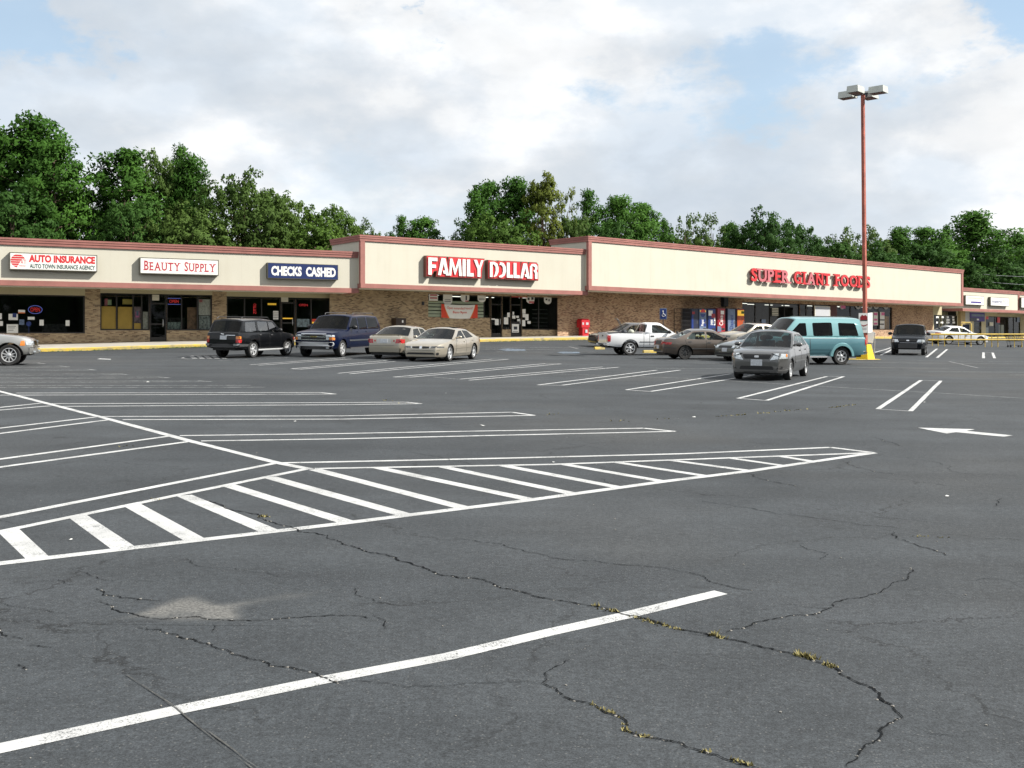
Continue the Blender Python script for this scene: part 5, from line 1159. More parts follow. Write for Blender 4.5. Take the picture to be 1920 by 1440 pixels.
# ------------------------------------------------------------ trees behind the shops
LEAF = {'pine': leaf_mat('pine_needles', (0.022, 0.066, 0.010), (0.088, 0.200, 0.028)), 'oak': leaf_mat('oak_leaves', (0.036, 0.074, 0.015), (0.108, 0.172, 0.036)),
        'light': leaf_mat('light_leaves', (0.035, 0.085, 0.013), (0.13, 0.21, 0.038)), 'yellow': leaf_mat('yellowing_leaves', (0.05, 0.085, 0.012), (0.18, 0.21, 0.04)),
        'dark': leaf_mat('dark_leaves', (0.018, 0.054, 0.011), (0.064, 0.142, 0.026))}
def leafcards(mb, c, rad, n, sx, sy, r, up=0.3, flat=0.85, mid=None):
    # small leaf cards facing outward; their shading normals follow the clump and the crown, as a leafy mass reflects
    g = (c - mid).normalized() if mid is not None else Vector((0, 0, 1))
    for _ in range(n):
        d = Vector((r.gauss(0, 1), r.gauss(0, 1), r.gauss(0, 1))).normalized()
        p = c + Vector((d.x * rad, d.y * rad, d.z * rad * flat)) * r.uniform(.3, 1.0) ** .6
        nn = (d + g * .5 + Vector((r.gauss(0, .55), r.gauss(0, .55), r.gauss(0, .55)))).normalized(); ax = (nn.orthogonal().normalized()); q = nn.cross(ax); a = r.uniform(0, 6.28)
        ax, q = ax * math.cos(a) + q * math.sin(a), q * math.cos(a) - ax * math.sin(a)
        if up > .2: ax = (ax + Vector((0, 0, .35))).normalized(); q = nn.cross(ax)
        a_, b_ = ax * sx * r.uniform(.6, 1.2), q * sy * r.uniform(.6, 1.2)
        mb.add([p - b_ * .6, p - b_ * .9 + a_ * .6, p + a_, p + b_ * .7 + a_ * .2], [(0, 3, 2, 1)] if False else [(0, 1, 2, 3)])
        sn = (d * .7 + g * .7 + nn * .2 + Vector((0, 0, .15))).normalized(); mb.n += [sn] * 4
def pine_mesh(seed, H=20, Wd=4.2, low=.25, dens=1.0, gap=0.0):
    r = random.Random(seed); cr, tr = MB(), MB()
    bend = [Vector((0, 0, 0))]; 
    for i in range(1, 9): bend.append(Vector((bend[-1].x + r.uniform(-.18, .18), bend[-1].y + r.uniform(-.18, .18), H * .97 * i / 8)))
    at = lambda t: bend[min(7, int(t * 8))].lerp(bend[min(8, int(t * 8) + 1)], t * 8 - int(t * 8))
    tr.tube(bend, .26, 8, r2=.05)
    prof = [(low, .45), (.4, .85), (.58, 1.0), (.75, .85), (.88, .55), (1, .12)]; az = 0
    for i in range(int(56 * dens)):
        t = low + (1 - low) * (i + r.random()) / int(56 * dens); t = min(t, .985); az += 2.4 + r.uniform(-.5, .5)
        if r.random() < gap: continue
        L_ = Wd * lin(prof, t) * r.uniform(.45, 1.2); d = Vector((math.cos(az), math.sin(az), r.uniform(.05, .5))); p0 = at(t)
        tip = p0 + d * L_; tr.tube([p0, p0 + d * L_ * .5 + Vector((0, 0, -.1)), tip], .075, 5, r2=.02, cap=False)
        for f in (.5, .78, 1.0):
            if f < .6 and L_ < 1.6: continue
            c = p0 + d * L_ * f + Vector((r.gauss(0, .3), r.gauss(0, .3), r.gauss(.15, .25)))
            leafcards(cr, c, r.uniform(.75, 1.2), int(66 * r.uniform(.7, 1.2)), .42, .15, r, .35, .8, Vector((0, 0, min(c.z, H * .7))))
    for k in range(4): leafcards(cr, at(.985) + Vector((r.gauss(0, .35), r.gauss(0, .35), r.uniform(-.6, .5))), .6, 40, .36, .12, r, .5, .85, Vector((0, 0, H * .7)))
    return tr, cr, H, Wd * 1.9
def oak_mesh(seed, H=15, Wd=5.6, lobes=17, clumps=20, leaves=17, leaf=.34, low=.25, tall=1.0):
    r = random.Random(seed); cr, tr = MB(), MB(); cz = H * (1 + low) / 2; hz = H * (1 - low) / 2
    tr.tube([(0, 0, 0), (.1, .05, H * .3), (.05, .1, H * .55), (0, 0, H * .8)], .32, 8, r2=.08)
    for i in range(lobes):
        g = (i + .5) / lobes; th = math.acos(1 - 2 * g); ph = i * 2.4 + r.uniform(-.4, .4); k = r.uniform(.55, .80)
        c = Vector((Wd * k * math.sin(th) * math.cos(ph), Wd * k * math.sin(th) * math.sin(ph), cz + hz * k * 1.05 * math.cos(th))); lr = Wd * r.uniform(.30, .48)
        tr.tube([(0, 0, cz - hz * .5), Vector((0, 0, cz - hz * .3)).lerp(c, .5), c], .10, 5, r2=.025, cap=False)
        for j in range(clumps):
            d = Vector((r.gauss(0, 1), r.gauss(0, 1), r.gauss(.15, .9))).normalized(); q = c + d * lr * r.uniform(.55, 1.05) * Vector((1, 1, .85)).length / 1.65
            leafcards(cr, q, r.uniform(.38, .7), int(leaves * 2.6 * r.uniform(.6, 1.2)), leaf * .82, leaf * .5, r, .05, .85, Vector((0, 0, cz)))
    return tr, cr, H, Wd * 2.0
TREES = {}
def tree_kind(key, gen, leaf):
    tr, cr, H, Wd = gen; t = tr.build('trunk', M['bark'], None, smooth=50, recalc=False); c = cr.build('crown', LEAF[leaf], None, recalc=False)
    xs = sorted(abs(v.co.x) for v in c.data.vertices); ys = sorted(abs(v.co.y) for v in c.data.vertices); k = int(len(xs) * .92)
    TREES[key] = (t.data, c.data, sorted(v.co.z for v in c.data.vertices)[int(len(xs) * .996)], xs[k] + ys[k]); D.objects.remove(t); D.objects.remove(c)
for i in range(4): tree_kind('pine%d' % i, pine_mesh(40 + i, 20, (4.2, 3.7, 4.6, 3.2)[i], (.2, .3, .15, .4)[i], (1.35, 1.1, 1.6, .8)[i], (0, .05, 0, .2)[i]), 'pine')
for i in range(4): tree_kind('oak%d' % i, oak_mesh(70 + i, 15, (5.6, 5.0, 5.8, 4.6)[i], (24, 20, 30, 13)[i]), 'oak')
tree_kind('tall0', oak_mesh(90, 20, 3.4, 22, 15, 15, .36, .12), 'yellow'); tree_kind('airy0', oak_mesh(93, 15, 4.2, 14, 7, 12, .36, .15), 'light'); tree_kind('airy1', pine_mesh(95, 18, 3.4, .35, .7, .3), 'pine')
def fac_d(px): return lin([(-100, 52.5), (0, 54), (340, 58), (672, 63), (1103, 73), (1400, 84), (1600, 94.5), (1805, 108), (2000, 124)], px)
tree_n = {}
def tree(key, px, top, wpx, extra, label, leaf=None, name=None):
    d = fac_d(px) + lin([(0, 31), (1100, 34), (1900, 40)], px) + extra
    x = (px - 960) / FOC * d; zb_ = gz(x, d) ; H = EYE + (HZ - top) / FOC * d - zb_; wm = wpx * d / FOC
    td, cd, H0, W0 = TREES[key]; r = random.Random(int(px * 7 + top))
    nm = name or ('pine_tree' if key.startswith('pine') or key == 'airy1' else 'broadleaf_tree')
    root = empty(nm, (x, d, zb_), label, 'tree', 'trees behind the shops'); root.rotation_euler = (0, 0, r.uniform(0, 6.28)); root.scale = (.93 * wm / W0, .93 * wm / W0, H / H0)
    t = D.objects.new('trunk', td); c = D.objects.new('crown', cd)
    for o in (t, c): COL.objects.link(o); o.parent = root
    if leaf: c.material_slots[0].link = 'OBJECT'; c.material_slots[0].material = LEAF[leaf]
T = tree
T('pine2', -20, 226, 170, 2, 'tall dense dark pine cut by the left photo edge'); T('pine0', 70, 222, 150, 0, 'tallest dense pine, just inside the left edge'); T('pine1', 105, 262, 100, -2, 'pine on the right flank of the tallest pines')
T('oak1', 20, 350, 170, -5, 'dark bushy tree at the foot of the tallest pines', 'dark'); T('oak3', 165, 362, 75, 4, 'small grey green tree in the gap right of the tallest pines')
T('pine1', 236, 282, 118, 0, 'pine with pointed top left of the rounded oaks'); T('pine3', 192, 322, 40, 3, 'thin pine spire at the left of the pointed pine')
T('oak0', 300, 294, 105, 2, 'rounded olive oak between two pines over the beauty shop'); T('pine3', 334, 272, 60, 6, 'pine with small tufted head standing above its neighbours'); T('pine0', 362, 295, 85, 1, 'dense pine left of the broad oak')
T('oak2', 462, 326, 150, -2, 'broad rounded oak, widest crown above the check cashing shop'); T('oak0', 520, 366, 120, 2, 'oak shoulder on the right of the broad oak'); T('oak1', 250, 380, 120, -4, 'low dark tree under the pointed pine', 'dark'); T('oak2', 350, 392, 150, -5, 'low olive tree in front of the dense pine')
T('oak1', 600, 388, 110, 3, 'light green tree behind the step in the roofline', 'light'); T('oak3', 655, 395, 70, 5, 'open crowned tree left of the middle store'); T('oak3', 690, 412, 60, 6, 'small tree sloping down behind the middle store corner'); T('oak1', 590, 425, 150, -1, 'low light green tree below the open crowned one', 'light')
T('pine3', 748, 405, 44, 6, 'first small pine over the middle store'); T('pine1', 795, 409, 66, 6, 'wider small pine over the middle store'); T('oak3', 850, 438, 40, 7, 'tiny tree top in the sky gap over the store sign'); T('oak1', 760, 436, 90, 8, 'low dark tree between the two small pines', 'dark')
T('pine3', 882, 358, 62, 2, 'slim pine at the left of the tall central group'); T('pine1', 918, 342, 70, 3, 'second pine of the tall central group'); T('pine0', 962, 336, 88, 2, 'widest pine of the tall central group'); T('oak2', 930, 410, 130, -1, 'green undergrowth tree below the central pines', 'light')
T('tall0', 1017, 327, 60, -1, 'tall yellow green poplar in the central group'); T('airy0', 1064, 356, 46, 2, 'thin yellow green tree right of the poplar', 'yellow'); T('pine3', 1096, 356, 60, 4, 'pine right of the thin yellow green tree'); T('oak1', 1075, 408, 80, 0, 'low tree under the thin yellow green one', 'oak')
T('pine2', 1160, 372, 92, 3, 'bushy pine above the supermarket corner'); T('pine0', 1207, 384, 80, 3, 'rounded dark pine right of the bushy one'); T('airy1', 1243, 411, 34, 5, 'small sparse tree beside the sky gap'); T('oak1', 1150, 420, 120, 0, 'low dark tree behind the supermarket corner', 'dark')
T('airy0', 1285, 400, 60, 3, 'sparse grey green tree over the blank fascia', 'oak'); T('airy0', 1337, 404, 58, 4, 'second sparse tree over the blank fascia', 'oak'); T('pine1', 1370, 419, 44, 3, 'small pine left of the dense dome shaped tree'); T('oak2', 1310, 432, 110, 6, 'low tree under the sparse pair')
T('oak2', 1425, 400, 118, -4, 'dense dome shaped dark tree over the red lettering', 'dark'); T('oak0', 1490, 419, 82, -2, 'dark shoulder tree right of the dome shaped one', 'dark'); T('airy1', 1526, 442, 40, 3, 'small tree in the dip left of the lamp post')
T('oak3', 1578, 429, 76, 0, 'open tree just left of the lamp post', 'oak'); T('oak3', 1642, 425, 72, 2, 'open tree just right of the lamp post'); T('pine0', 1692, 428, 74, 0, 'dark pine second right of the lamp post'); T('pine1', 1738, 428, 80, 0, 'dark pine beside the large right pine'); T('pine3', 1772, 424, 40, 4, 'narrow pine touching the large right pine')
T('oak1', 1560, 455, 110, -3, 'low dark tree behind the red lettering', 'dark'); T('oak2', 1640, 458, 130, -3, 'low dark tree behind the lamp post', 'dark'); T('oak1', 1720, 455, 120, -4, 'low dark tree left of the store end', 'dark')
T('pine0', 1832, 398, 118, 0, 'large round headed pine behind the far shops'); T('pine1', 1790, 470, 80, -2, 'low pine in front of the round headed pine'); T('pine2', 1912, 440, 80, 2, 'pine cut by the right photo edge'); T('oak1', 1850, 470, 120, -4, 'dark leafy tree right behind the far shops', 'dark'); T('oak2', 1920, 480, 120, -3, 'low dark tree at the right photo edge', 'dark')
T('oak0', 1815, 492, 90, -6, 'lowest dark bushy tree beside the supermarket end', 'dark'); T('pine1', 1985, 430, 120, 2, 'pine outside the right edge beyond the far shops')

def added_woods():
    # unseen woods added behind the camera to darken reflections in windows and paintwork
    r = random.Random(77); mb = MB()
    for _ in range(1000):
        a = R(r.uniform(165, 400)); d = r.uniform(115, 145); h = r.uniform(9, 17); c = Vector((d * math.cos(a), d * math.sin(a), 0))
        for _k in range(12):
            p = c + Vector((r.gauss(0, 2.2), r.gauss(0, 2.2), h * r.uniform(.02, 1))); s = r.uniform(1.2, 2.6); ax = Vector((r.gauss(0, 1), r.gauss(0, 1), r.gauss(0, 1))).normalized(); q = ax.orthogonal().normalized()
            mb.add([p - ax * s, p - q * s * .6, p + ax * s, p + q * s * .6], [(0, 1, 2, 3)])
    tag(mb.build('added_woods', LEAF['dark'], recalc=False), kind='stuff')
added_woods()

# ------------------------------------------------------------ utility pole, wires
def utility():
    d = 84; x = (25 - 960) / FOC * d; z0 = gz(x, d); top = EYE + (HZ - 411) / FOC * d
    root = empty('utility_pole', (x, d, z0), 'brown wooden pole with a lamp arm above the left shop roof', 'pole')
    mb = MB(); mb.tube([(x, d, z0), (x, d, top)], .15, 10, r2=.12); mb.build('pole', M['wood'], root, smooth=50)
    mb = MB(); mb.tube([(x, d, top - .45), (x - .5, d - .1, top - .35), (x - 1.0, d - .2, top - .55)], .03, 6); mb.build('lamp_arm', M['alloy'], root); mb = MB(); mb.ball((x - 1.25, d - .25, top - .6), (.32, .14, .09)); mb.build('lamp_head', M['lamphead'], root, smooth=60)
    d = 142; x = (1809 - 960) / FOC * d; z0 = gz(x, d); top = EYE + (HZ - 505) / FOC * d
    root = empty('utility_pole', (x, d, z0), 'dark pole carrying a grey transformer beside the supermarket end', 'pole')
    mb = MB(); mb.tube([(x, d, z0), (x, d, top)], .16, 10, r2=.13); mb.build('pole', M['wood'], root, smooth=50)
    c = Vector(((1817 - 960) / FOC * d, d - .3, EYE + (HZ - 533) / FOC * d)); mb = MB(); mb.lathe([(0, 0), (.4, 0), (.44, .05), (.44, 1.0), (.38, 1.08), (0, 1.1)], c, 'Z', 16); mb.build('transformer', M['grey'], root, smooth=40)
    for k, (dz, ln_) in enumerate(((0.0, 'upper'), (-.9, 'lower'))):
        a = Vector((x, d, top - .4 + dz)); b = Vector((x + 26, d - 6, top + .6 + dz * 1.6)); n = 12
        pts = [a.lerp(b, i / n) - Vector((0, 0, 1.2 * 4 * (i / n) * (1 - i / n))) for i in range(n + 1)]
        mb = MB(); mb.tube(pts, .02, 5); tag(mb.build('power_line', M['grey'], origin=a), ln_ + ' thin wire sagging across the trees at the right edge', 'wire', 'wires at the right edge')
utility()

# ------------------------------------------------------------ lamp post with yellow foot
def lamp_post():
    d = 49.5; x = (1622.5 - 960) / FOC * d; z0 = gz(x, d); root = empty('lamp_post', (x, d, z0), 'tall red lamp post with four box lamps on a yellow concrete foot', 'lamp post')
    A = R(41); zf_ = EYE + (HZ - 645.5) / FOC * d; H = EYE + (HZ - 171) / FOC * d
    mb = MB(); mb.frustum((x, d, z0 - .05), (.64, .64), (.37, .37), zf_ - z0 + .05, A); mb.build('concrete_foot', M['yellow'], root)
    ap = MB(); r = random.Random(4); n = 22; c = Vector((x - .35, d - .1, 0)); ring = [c + Vector((math.cos(2 * math.pi * i / n) * r.uniform(.85, 1.05) * 1.05, math.sin(2 * math.pi * i / n) * r.uniform(.7, .95), 0)) for i in range(n)]
    for p in ring + [c]: p.z = gz(p.x, p.y) + .02
    ap.add(ring + [c], [(i, (i + 1) % n, n) for i in range(n)]); ap.build('paint_apron', M['kerb'], root, recalc=False)
    mb = MB(); mb.frustum((x, d, zf_), (.34, .34), (.34, .34), .03, A); mb.build('base_plate', M['ink'], root)
    lean = Vector((-.12, 0, 0))
    mb = MB(); mb.frustum((x, d, zf_ + .03), (.155, .155), (.13, .13), H - zf_ - .03, A)
    for v in mb.v: v += lean * ((v.z - zf_) / (H - zf_))
    mb.build('pole', M['polered'], root)
    t = Vector((x, d, H)) + lean
    for k in range(4):
        a = R(47 + 90 * k); e = Vector((math.cos(a), math.sin(a), 0)); s = Vector((-e.y, e.x, 0)); up = Vector((0, 0, 1))
        mb = MB(); mb.obox(t + e * .05 - s * .04 - up * .18, e * .35, s * .08, up * .08); mb.build('lamp_arm', M['ink'], root)
        h = MB(); o = t + e * .38 - s * .28 - up * .22; b = .02
        h.add([o, o + e * .72, o + e * .72 + s * .56, o + s * .56] + [p + up * .30 for p in (o + e * b + s * b, o + e * (.72 - b) + s * b, o + e * (.72 - b) + s * (.56 - b), o + e * b + s * (.56 - b))], [(0, 3, 2, 1), (4, 5, 6, 7), (0, 1, 5, 4), (1, 2, 6, 5), (2, 3, 7, 6), (3, 0, 4, 7)])
        ho = h.build('lamp_head', M['lamphead'], root); l = MB(); l.obox(o + e * .08 + s * .06 - up * .012, e * .56, s * .44, up * .01); l.build('lens', M['brownedge'], ho)
    # poster tied round the pole and the white board behind it
    dd = d - .16; P_ = lambda px, py, dy=0: Vector(((px - 960) / FOC * (dd + dy), dd + dy, EYE + (HZ - py) / FOC * (dd + dy)))
    a, b, c = P_(1610, 587), P_(1627.5, 587), P_(1635.5, 586, .26); h = P_(1610, 624).z - a.z; up = Vector((0, 0, h))
    po = empty('pole_poster', a + up, 'white poster with red print wrapped round the lamp post above its foot', 'poster'); mb = MB()
    for p, q in ((a, b), (b, c)):
        nn = (q - p).cross(Vector((0, 0, 1))).normalized() * .012; mb.obox(p, q - p, nn, up)
    mb.build('sheet', M['paper'], po)
    def mk_(u0, v0, u1, v1, mm, nm):
        k = MB(); f = Vector((0, -.016, 0)); q = lambda u, v: a + (b - a) * u + up * (1 - v) + f; k.quad(q(u0, v0), q(u1, v0), q(u1, v1), q(u0, v1)); return k.build(nm, mm, po, recalc=False)
    mk_(.16, .60, .92, .78, M['signgreen'], 'dark_print'); k = MB(); f = Vector((0, -.02, 0)); q = lambda u, v: a + (b - a) * u + up * (1 - v) + f
    pts = [(.16, .64), (.92, .66), (.92, .82), (.72, .90), (.5, .86), (.36, .92), (.16, .8)]; k.add([q(*p) for p in pts], [tuple(range(len(pts)))]); k.build('red_print', M['vred'], po, recalc=False)
    k = MB()
    for i in range(8):
        u0, u1 = .16 + i * .095, .16 + (i + 1) * .095; s = lambda u: .40 - .07 * math.sin(math.pi * (u - .16) / .76); k.quad(q(u0, s(u0)), q(u1, s(u1)), q(u1, s(u1) + .05), q(u0, s(u0) + .05))
    k.build('red_curve', M['vred'], po, recalc=False)
    for v in (.16, .22): mk_(.3, v, .85, v + .03, M['grey'], 'grey_line')
    dd = d + .45; a, b = P_(1617, 641.5), P_(1637, 643); tl, tr_ = P_(1617, 623), P_(1640, 622); th = Vector((0, .03, 0))
    wb = empty('white_board', a, 'white board leaning behind the lamp post under the poster', 'board'); mb = MB(); mb.add([a, b, tr_, tl, a + th, b + th, tr_ + th, tl + th], [(0, 1, 2, 3), (7, 6, 5, 4), (0, 4, 5, 1), (1, 5, 6, 2), (2, 6, 7, 3), (3, 7, 4, 0)]); mb.build('panel', M['white'], wb)
    mb = MB(); g0 = gz(b.x, dd)
    for u in (.15, .95):
        p = a.lerp(b, u); mb.tube([(p.x, p.y + .06, p.z + .5), (p.x, p.y + .1, g0)], .018, 6)
    mb.tube([tr_ + Vector((.02, .03, -.05)), (tr_.x + .06, dd + .25, g0)], .02, 6); mb.build('leg', M['grey'], wb)
lamp_post()

# ------------------------------------------------------------ things on the pavement
def fbox(fr, root, name, u0, u1, o0, o1, z0, z1, m): 
    mb = MB(); fr.box(mb, u0, u1, o0, o1, z0, z1); return mb.build(name, m, root)
def wz(fr, u, out):
    p = fr.w(u, out, 0); d, s, side = kerb_near(p.x, p.y); zk = gz(*kerb_at(s)[0]) + .15; t = min(1, max(0, d / (KO + OH))); return zk + (lin(WALLZ, s) - zk) * t
def pavement_things():
    # red newspaper box
    o = -1.5; u0 = FF.px(1090, 610, o)[0]; u1 = FF.px(1105, 610, o)[0]; zt_ = FF.px(1096, 597.5, o)[1]; zb_ = wz(FF, u0, o); h = zt_ - zb_; w = u1 - u0
    root = empty('newspaper_box', FF.w(u0, o, zb_), 'red newspaper vending box standing against the brick wall', 'newspaper box')
    mb = MB(); FF.box(mb, u0 + .16 * w, u1 - .10 * w, o - .42, o, zb_, zb_ + h * .48); FF.box(mb, u0 + .1 * w, u1 - .04 * w, o - .46, o + .03, zb_, zb_ + .06); mb.build('pedestal', M['newsred'], root)
    mb = MB(); FF.box(mb, u0, u1, o - .5, o + .04, zb_ + h * .482, zb_ + h * .93); FF.box(mb, u0 + .06, u1 - .06, o - .48, o, zb_ + h * .932, zb_ + h); mb.build('box_head', M['newsred'], root)
    for nm, a, b, c, d in (('paper_window', .54, .84, .64, .78), ('price_card', .08, .26, .64, .78), ('lower_card', .46, .72, .18, .36)): fbox(FF, root, nm, u0 + w * a, u0 + w * b, o + .03 if c < .45 else o + .042, o + .05, zb_ + h * c, zb_ + h * d, M['grey'])
    # dark bin by the middle store
    o = -1.7; u0 = FF.px(742, 600, o)[0]; u1 = FF.px(761, 600, o)[0]; zt_ = FF.px(750, 596.5, o)[1]; zb_ = wz(FF, u0, o); root = empty('litter_bin', FF.w(u0, o, zb_), 'dark brown litter bin behind the gold cars', 'bin')
    fbox(FF, root, 'bin_body', u0 + .04, u1 - .04, o - .5, o, zb_, zt_ - .42, M['bin']); fbox(FF, root, 'bin_hood', u0, u1, o - .54, o + .04, zt_ - .415, zt_, M['bin']); fbox(FF, root, 'label_plate', u0 + .42, u0 + .52, o + .03, o + .05, zt_ - .28, zt_ - .12, M['paper'])
    # accessible parking sign
    p = G(1243.5, 655.5); d = p.y + 8; x = (1243.5 - 960) / FOC * d; z0 = gz(x, d); zt_ = EYE + (HZ - 578) / FOC * d; zb_ = EYE + (HZ - 599) / FOC * d; w = 13.5 / FOC * d
    root = empty('parking_sign', (x, d, z0), 'blue accessible parking sign on a thin post behind the white pickup', 'sign'); mb = MB(); mb.tube([(x, d + .03, z0), (x, d + .03, zt_ - .05)], .03, 8); mb.build('post', M['ink'], root)
    mb = MB(); mb.obox((x - w / 2, d - .02, zb_), (w, 0, 0), (0, .015, 0), (0, 0, zt_ - zb_)); mb.build('panel', M['vpale'], root)
    mb = MB(); mb.obox((x - w * .4, d - .03, zb_ + .05), (w * .8, 0, 0), (0, .012, 0), (0, 0, zt_ - zb_ - .1)); mb.build('blue_field', M['vblue'], root)
    mb = MB(); f = d - .034; zc = sub(zb_, zt_, .52); mb.lathe([(.045, 0), (.045, .002), (0, .003)], (x - .01, f, zc + .17), 'Y', 10); mb.tube([(x - .01, f, zc + .12), (x, f, zc - .02), (x + .09, f, zc - .03), (x + .13, f, zc - .15)], .02, 5)
    mb.tube([(x + .02 + .1 * math.cos(a), f, zc - .09 + .1 * math.sin(a)) for a in [R(100 + 26 * i) for i in range(9)]], .014, 5); mb.build('wheelchair_symbol', M['paper'], root)
    # vending machines
    o = -1.55; labels = [('dark vending machine with a blue edge, first in the row', 'vnavy'), ('pale blue vending machine with a red and yellow round emblem', 'vpale'), ('blue vending machine with white and red head panel', 'vblue'), ('red vending machine with white upright lettering', 'vred'), ('pale vending machine with slanted blue lettering', 'vpale'), ('orange vending machine with a yellow head panel', 'vorange')]
    for i, ((x0, x1), (lb, fm)) in enumerate(zip(((1296, 1308), (1310.5, 1324), (1327, 1341), (1344.5, 1359), (1364, 1378), (1381.5, 1395)), labels)):
        u0, u1 = FS.px(x0, 600, o)[0], FS.px(x1, 600, o)[0]; zb_ = wz(FS, u0, o) ; zt_ = FS.px((x0 + x1) / 2, 578.5 + (-1 if i == 3 else 0), o)[1]; h = zt_ - zb_; w = u1 - u0
        root = empty('vending_machine', FS.w(u0, o, zb_), lb, 'vending machine', 'drink machines by the supermarket wall')
        fbox(FS, root, 'cabinet', u0 - .06, u1 + .06, o - .82, o, zb_ + .08, zt_, M['vnavy'] if i != 3 else mat('dark_red_cabinet', (.12, .01, .015), .4)); fbox(FS, root, 'plinth', u0, u1, o - .78, o - .03, zb_, zb_ + .078, M['black'])
        fbox(FS, root, 'front_panel', u0 + .03, u1 - .03, o + .001, o + .035, zb_ + .14, zt_ - .05, M[fm])
        fn = lambda u, oo, z: FS.w(u, o + .04 + oo, z)
        k = MB(); c_, cz = (u0 + u1) / 2, zb_ + h * .82
        def disc(r0, a0, a1, mm, nm):
            q = MB(); n = 12; pts = [fn(c_ + r0 * math.cos(R(a0 + (a1 - a0) * j / n)), 0, cz + r0 * math.sin(R(a0 + (a1 - a0) * j / n))) for j in range(n + 1)]; q.add(pts, [tuple(range(n + 1))]); q.build(nm, M[mm], root, recalc=False)
        def rc(a, b, c, d_, mm, nm, oo=.0):
            q = MB(); q.quad(fn(u0 + w * a, oo, zb_ + h * c), fn(u0 + w * b, oo, zb_ + h * c), fn(u0 + w * b, oo, zb_ + h * d_), fn(u0 + w * a, oo, zb_ + h * d_)); q.build(nm, M[mm], root, recalc=False)
        if i == 1: disc(w * .36, 10, 170, 'signred', 'emblem_top'); disc(w * .36, 190, 350, 'vblue', 'emblem_base'); rc(.1, .9, .86, .93, 'neonyel', 'yellow_spot', -.001); rc(.05, .95, .30, .58, 'vblue', 'blue_print')
        if i == 2: rc(.05, .6, .72, .92, 'paper', 'white_head'); rc(.45, .95, .64, .80, 'vred', 'red_head', .002); rc(.78, .96, .35, .68, 'paper', 'white_strip')
        if i == 0: rc(.08, .5, .78, .88, 'vred', 'small_card'); rc(.0, .3, .2, .75, 'vblue', 'blue_edge')
        if i == 5: rc(.05, .95, .72, .93, 'neonyel', 'yellow_head'); rc(.55, .95, .8, .9, 'weed', 'green_spot', .002)
        if i == 3: rc(.42, .85, .76, .90, 'paper', 'white_spot'); rc(.0, .5, .1, .3, 'vpale', 'pale_corner')
        words = {1: ('Pepsi', 'paper', .32, .56), 2: ('pepsi', 'paper', .36, .58), 3: ('Coke', 'paper', .34, .72), 4: ('Dasani', 'vblue', .2, .74)}
        if i in words:
            s, mm, c, d_ = words[i]; q = MB(); up_ = lambda a, oo, b: fn(u0 + w * (1 - b), oo + .004, zb_ + h * a)
            put_text(q, s, up_, c, d_, .28, .76, bold=.01); q.build('lettering', M[mm], root, recalc=False)
        rc(.55, .92, .16, .24, 'black', 'dispenser_slot', .003); rc(.80, .92, .40, .52, 'trimdark', 'coin_panel', .003)
    # dark wire cage left of the machines
    u0, u1 = FS.px(1277, 600, o)[0], FS.px(1294, 600, o)[0]; zb_ = wz(FS, u0, o); zt_ = FS.px(1285, 578.5, o)[1]; root = empty('wire_cage', FS.w(u0, o, zb_), 'black wire cage left of the drink machines', 'cage'); mb = MB()
    for k in range(11):
        u = sub(u0, u1, k / 10); FS.box(mb, u - .012, u + .012, o - .012, o + .012, zb_, zt_); 
        if k in (0, 10): FS.box(mb, u - .02, u + .02, o - .7, o - .66, zb_, zt_)
    mb.build('bars', M['black'], root); mb = MB()
    for k in range(7): z = sub(zb_ + .05, zt_, k / 6); FS.box(mb, u0, u1, o + .014, o + .03, z - .015, z + .015); FS.box(mb, u0 - .015, u0 + .012, o - .66, o - .02, z - .012, z + .012)
    mb.build('rails', M['black'], root)
    # grey board by the supermarket doors
    o = -.6; u0, u1 = FS.px(1528, 590, o)[0], FS.px(1556.5, 590, o)[0]; zt_ = FS.px(1540, 574, o)[1]; zb_ = FS.px(1540, 599, o)[1]; root = empty('notice_board', FS.w(u0, o, wz(FS, u0, o)), 'blank light grey board on posts in front of the supermarket doors', 'board')
    fbox(FS, root, 'panel', u0 + .07, u1 - .07, o - .05, o, zb_, zt_ - .06, M['grey']); mb = MB(); FS.box(mb, u0, u1, o - .06, o + .01, zt_ - .058, zt_)
    for a in (u0, u1 - .068): FS.box(mb, a, a + .068, o - .06, o + .01, wz(FS, u0, o), zt_ - .06)
    mb.build('frame', M['soffit'], root)
    # yellow wheel stops
    for x0, x1, y, lb in ((1114.5, 1133, 655, 'short yellow wheel stop behind the pickup tailgate'), (1206, 1230, 661.5, 'yellow wheel stop under the pickup, beside the brown sedan')):
        a, b = G(x0, y), G(x1, y); e = b - a; e.z = 0; L_ = e.length; e.normalize(); n = Vector((-e.y, e.x, 0)); mb = MB(); sec = [(-.1, 0), (.1, 0), (.08, .11), (.05, .14), (-.05, .14), (-.08, .11)]
        vs_ = [p + n * s + Vector((0, 0, z)) for p in (a, b) for s, z in sec]; m = len(sec); mb.add(vs_, [tuple(range(m))[::-1], tuple(range(m, 2 * m))] + [(j, (j + 1) % m, m + (j + 1) % m, m + j) for j in range(m)]); tag(mb.build('wheel_stop', M['kerb'], origin=a), lb, 'wheel stop', 'yellow wheel stops')
    # yellow cart rails at the right
    d = 77.5; Pt = lambda px, z, dy=0: Vector(((px - 960) / FOC * (d + dy), d + dy, z)); za, zb2 = EYE + (HZ - 627) / FOC * d, EYE + (HZ - 637.2) / FOC * d; x0, x1 = 1741, 1930
    root = empty('cart_corral_rail', Pt(x0, gz(Pt(x0, 0).x, d)), 'long yellow two bar railing in front of the white sedan', 'railing')
    for z in (za, zb2): mb = MB(); mb.tube([Pt(x0, z), Pt(x1, z)], .06, 8); mb.build('rail', M['railyel'], root)
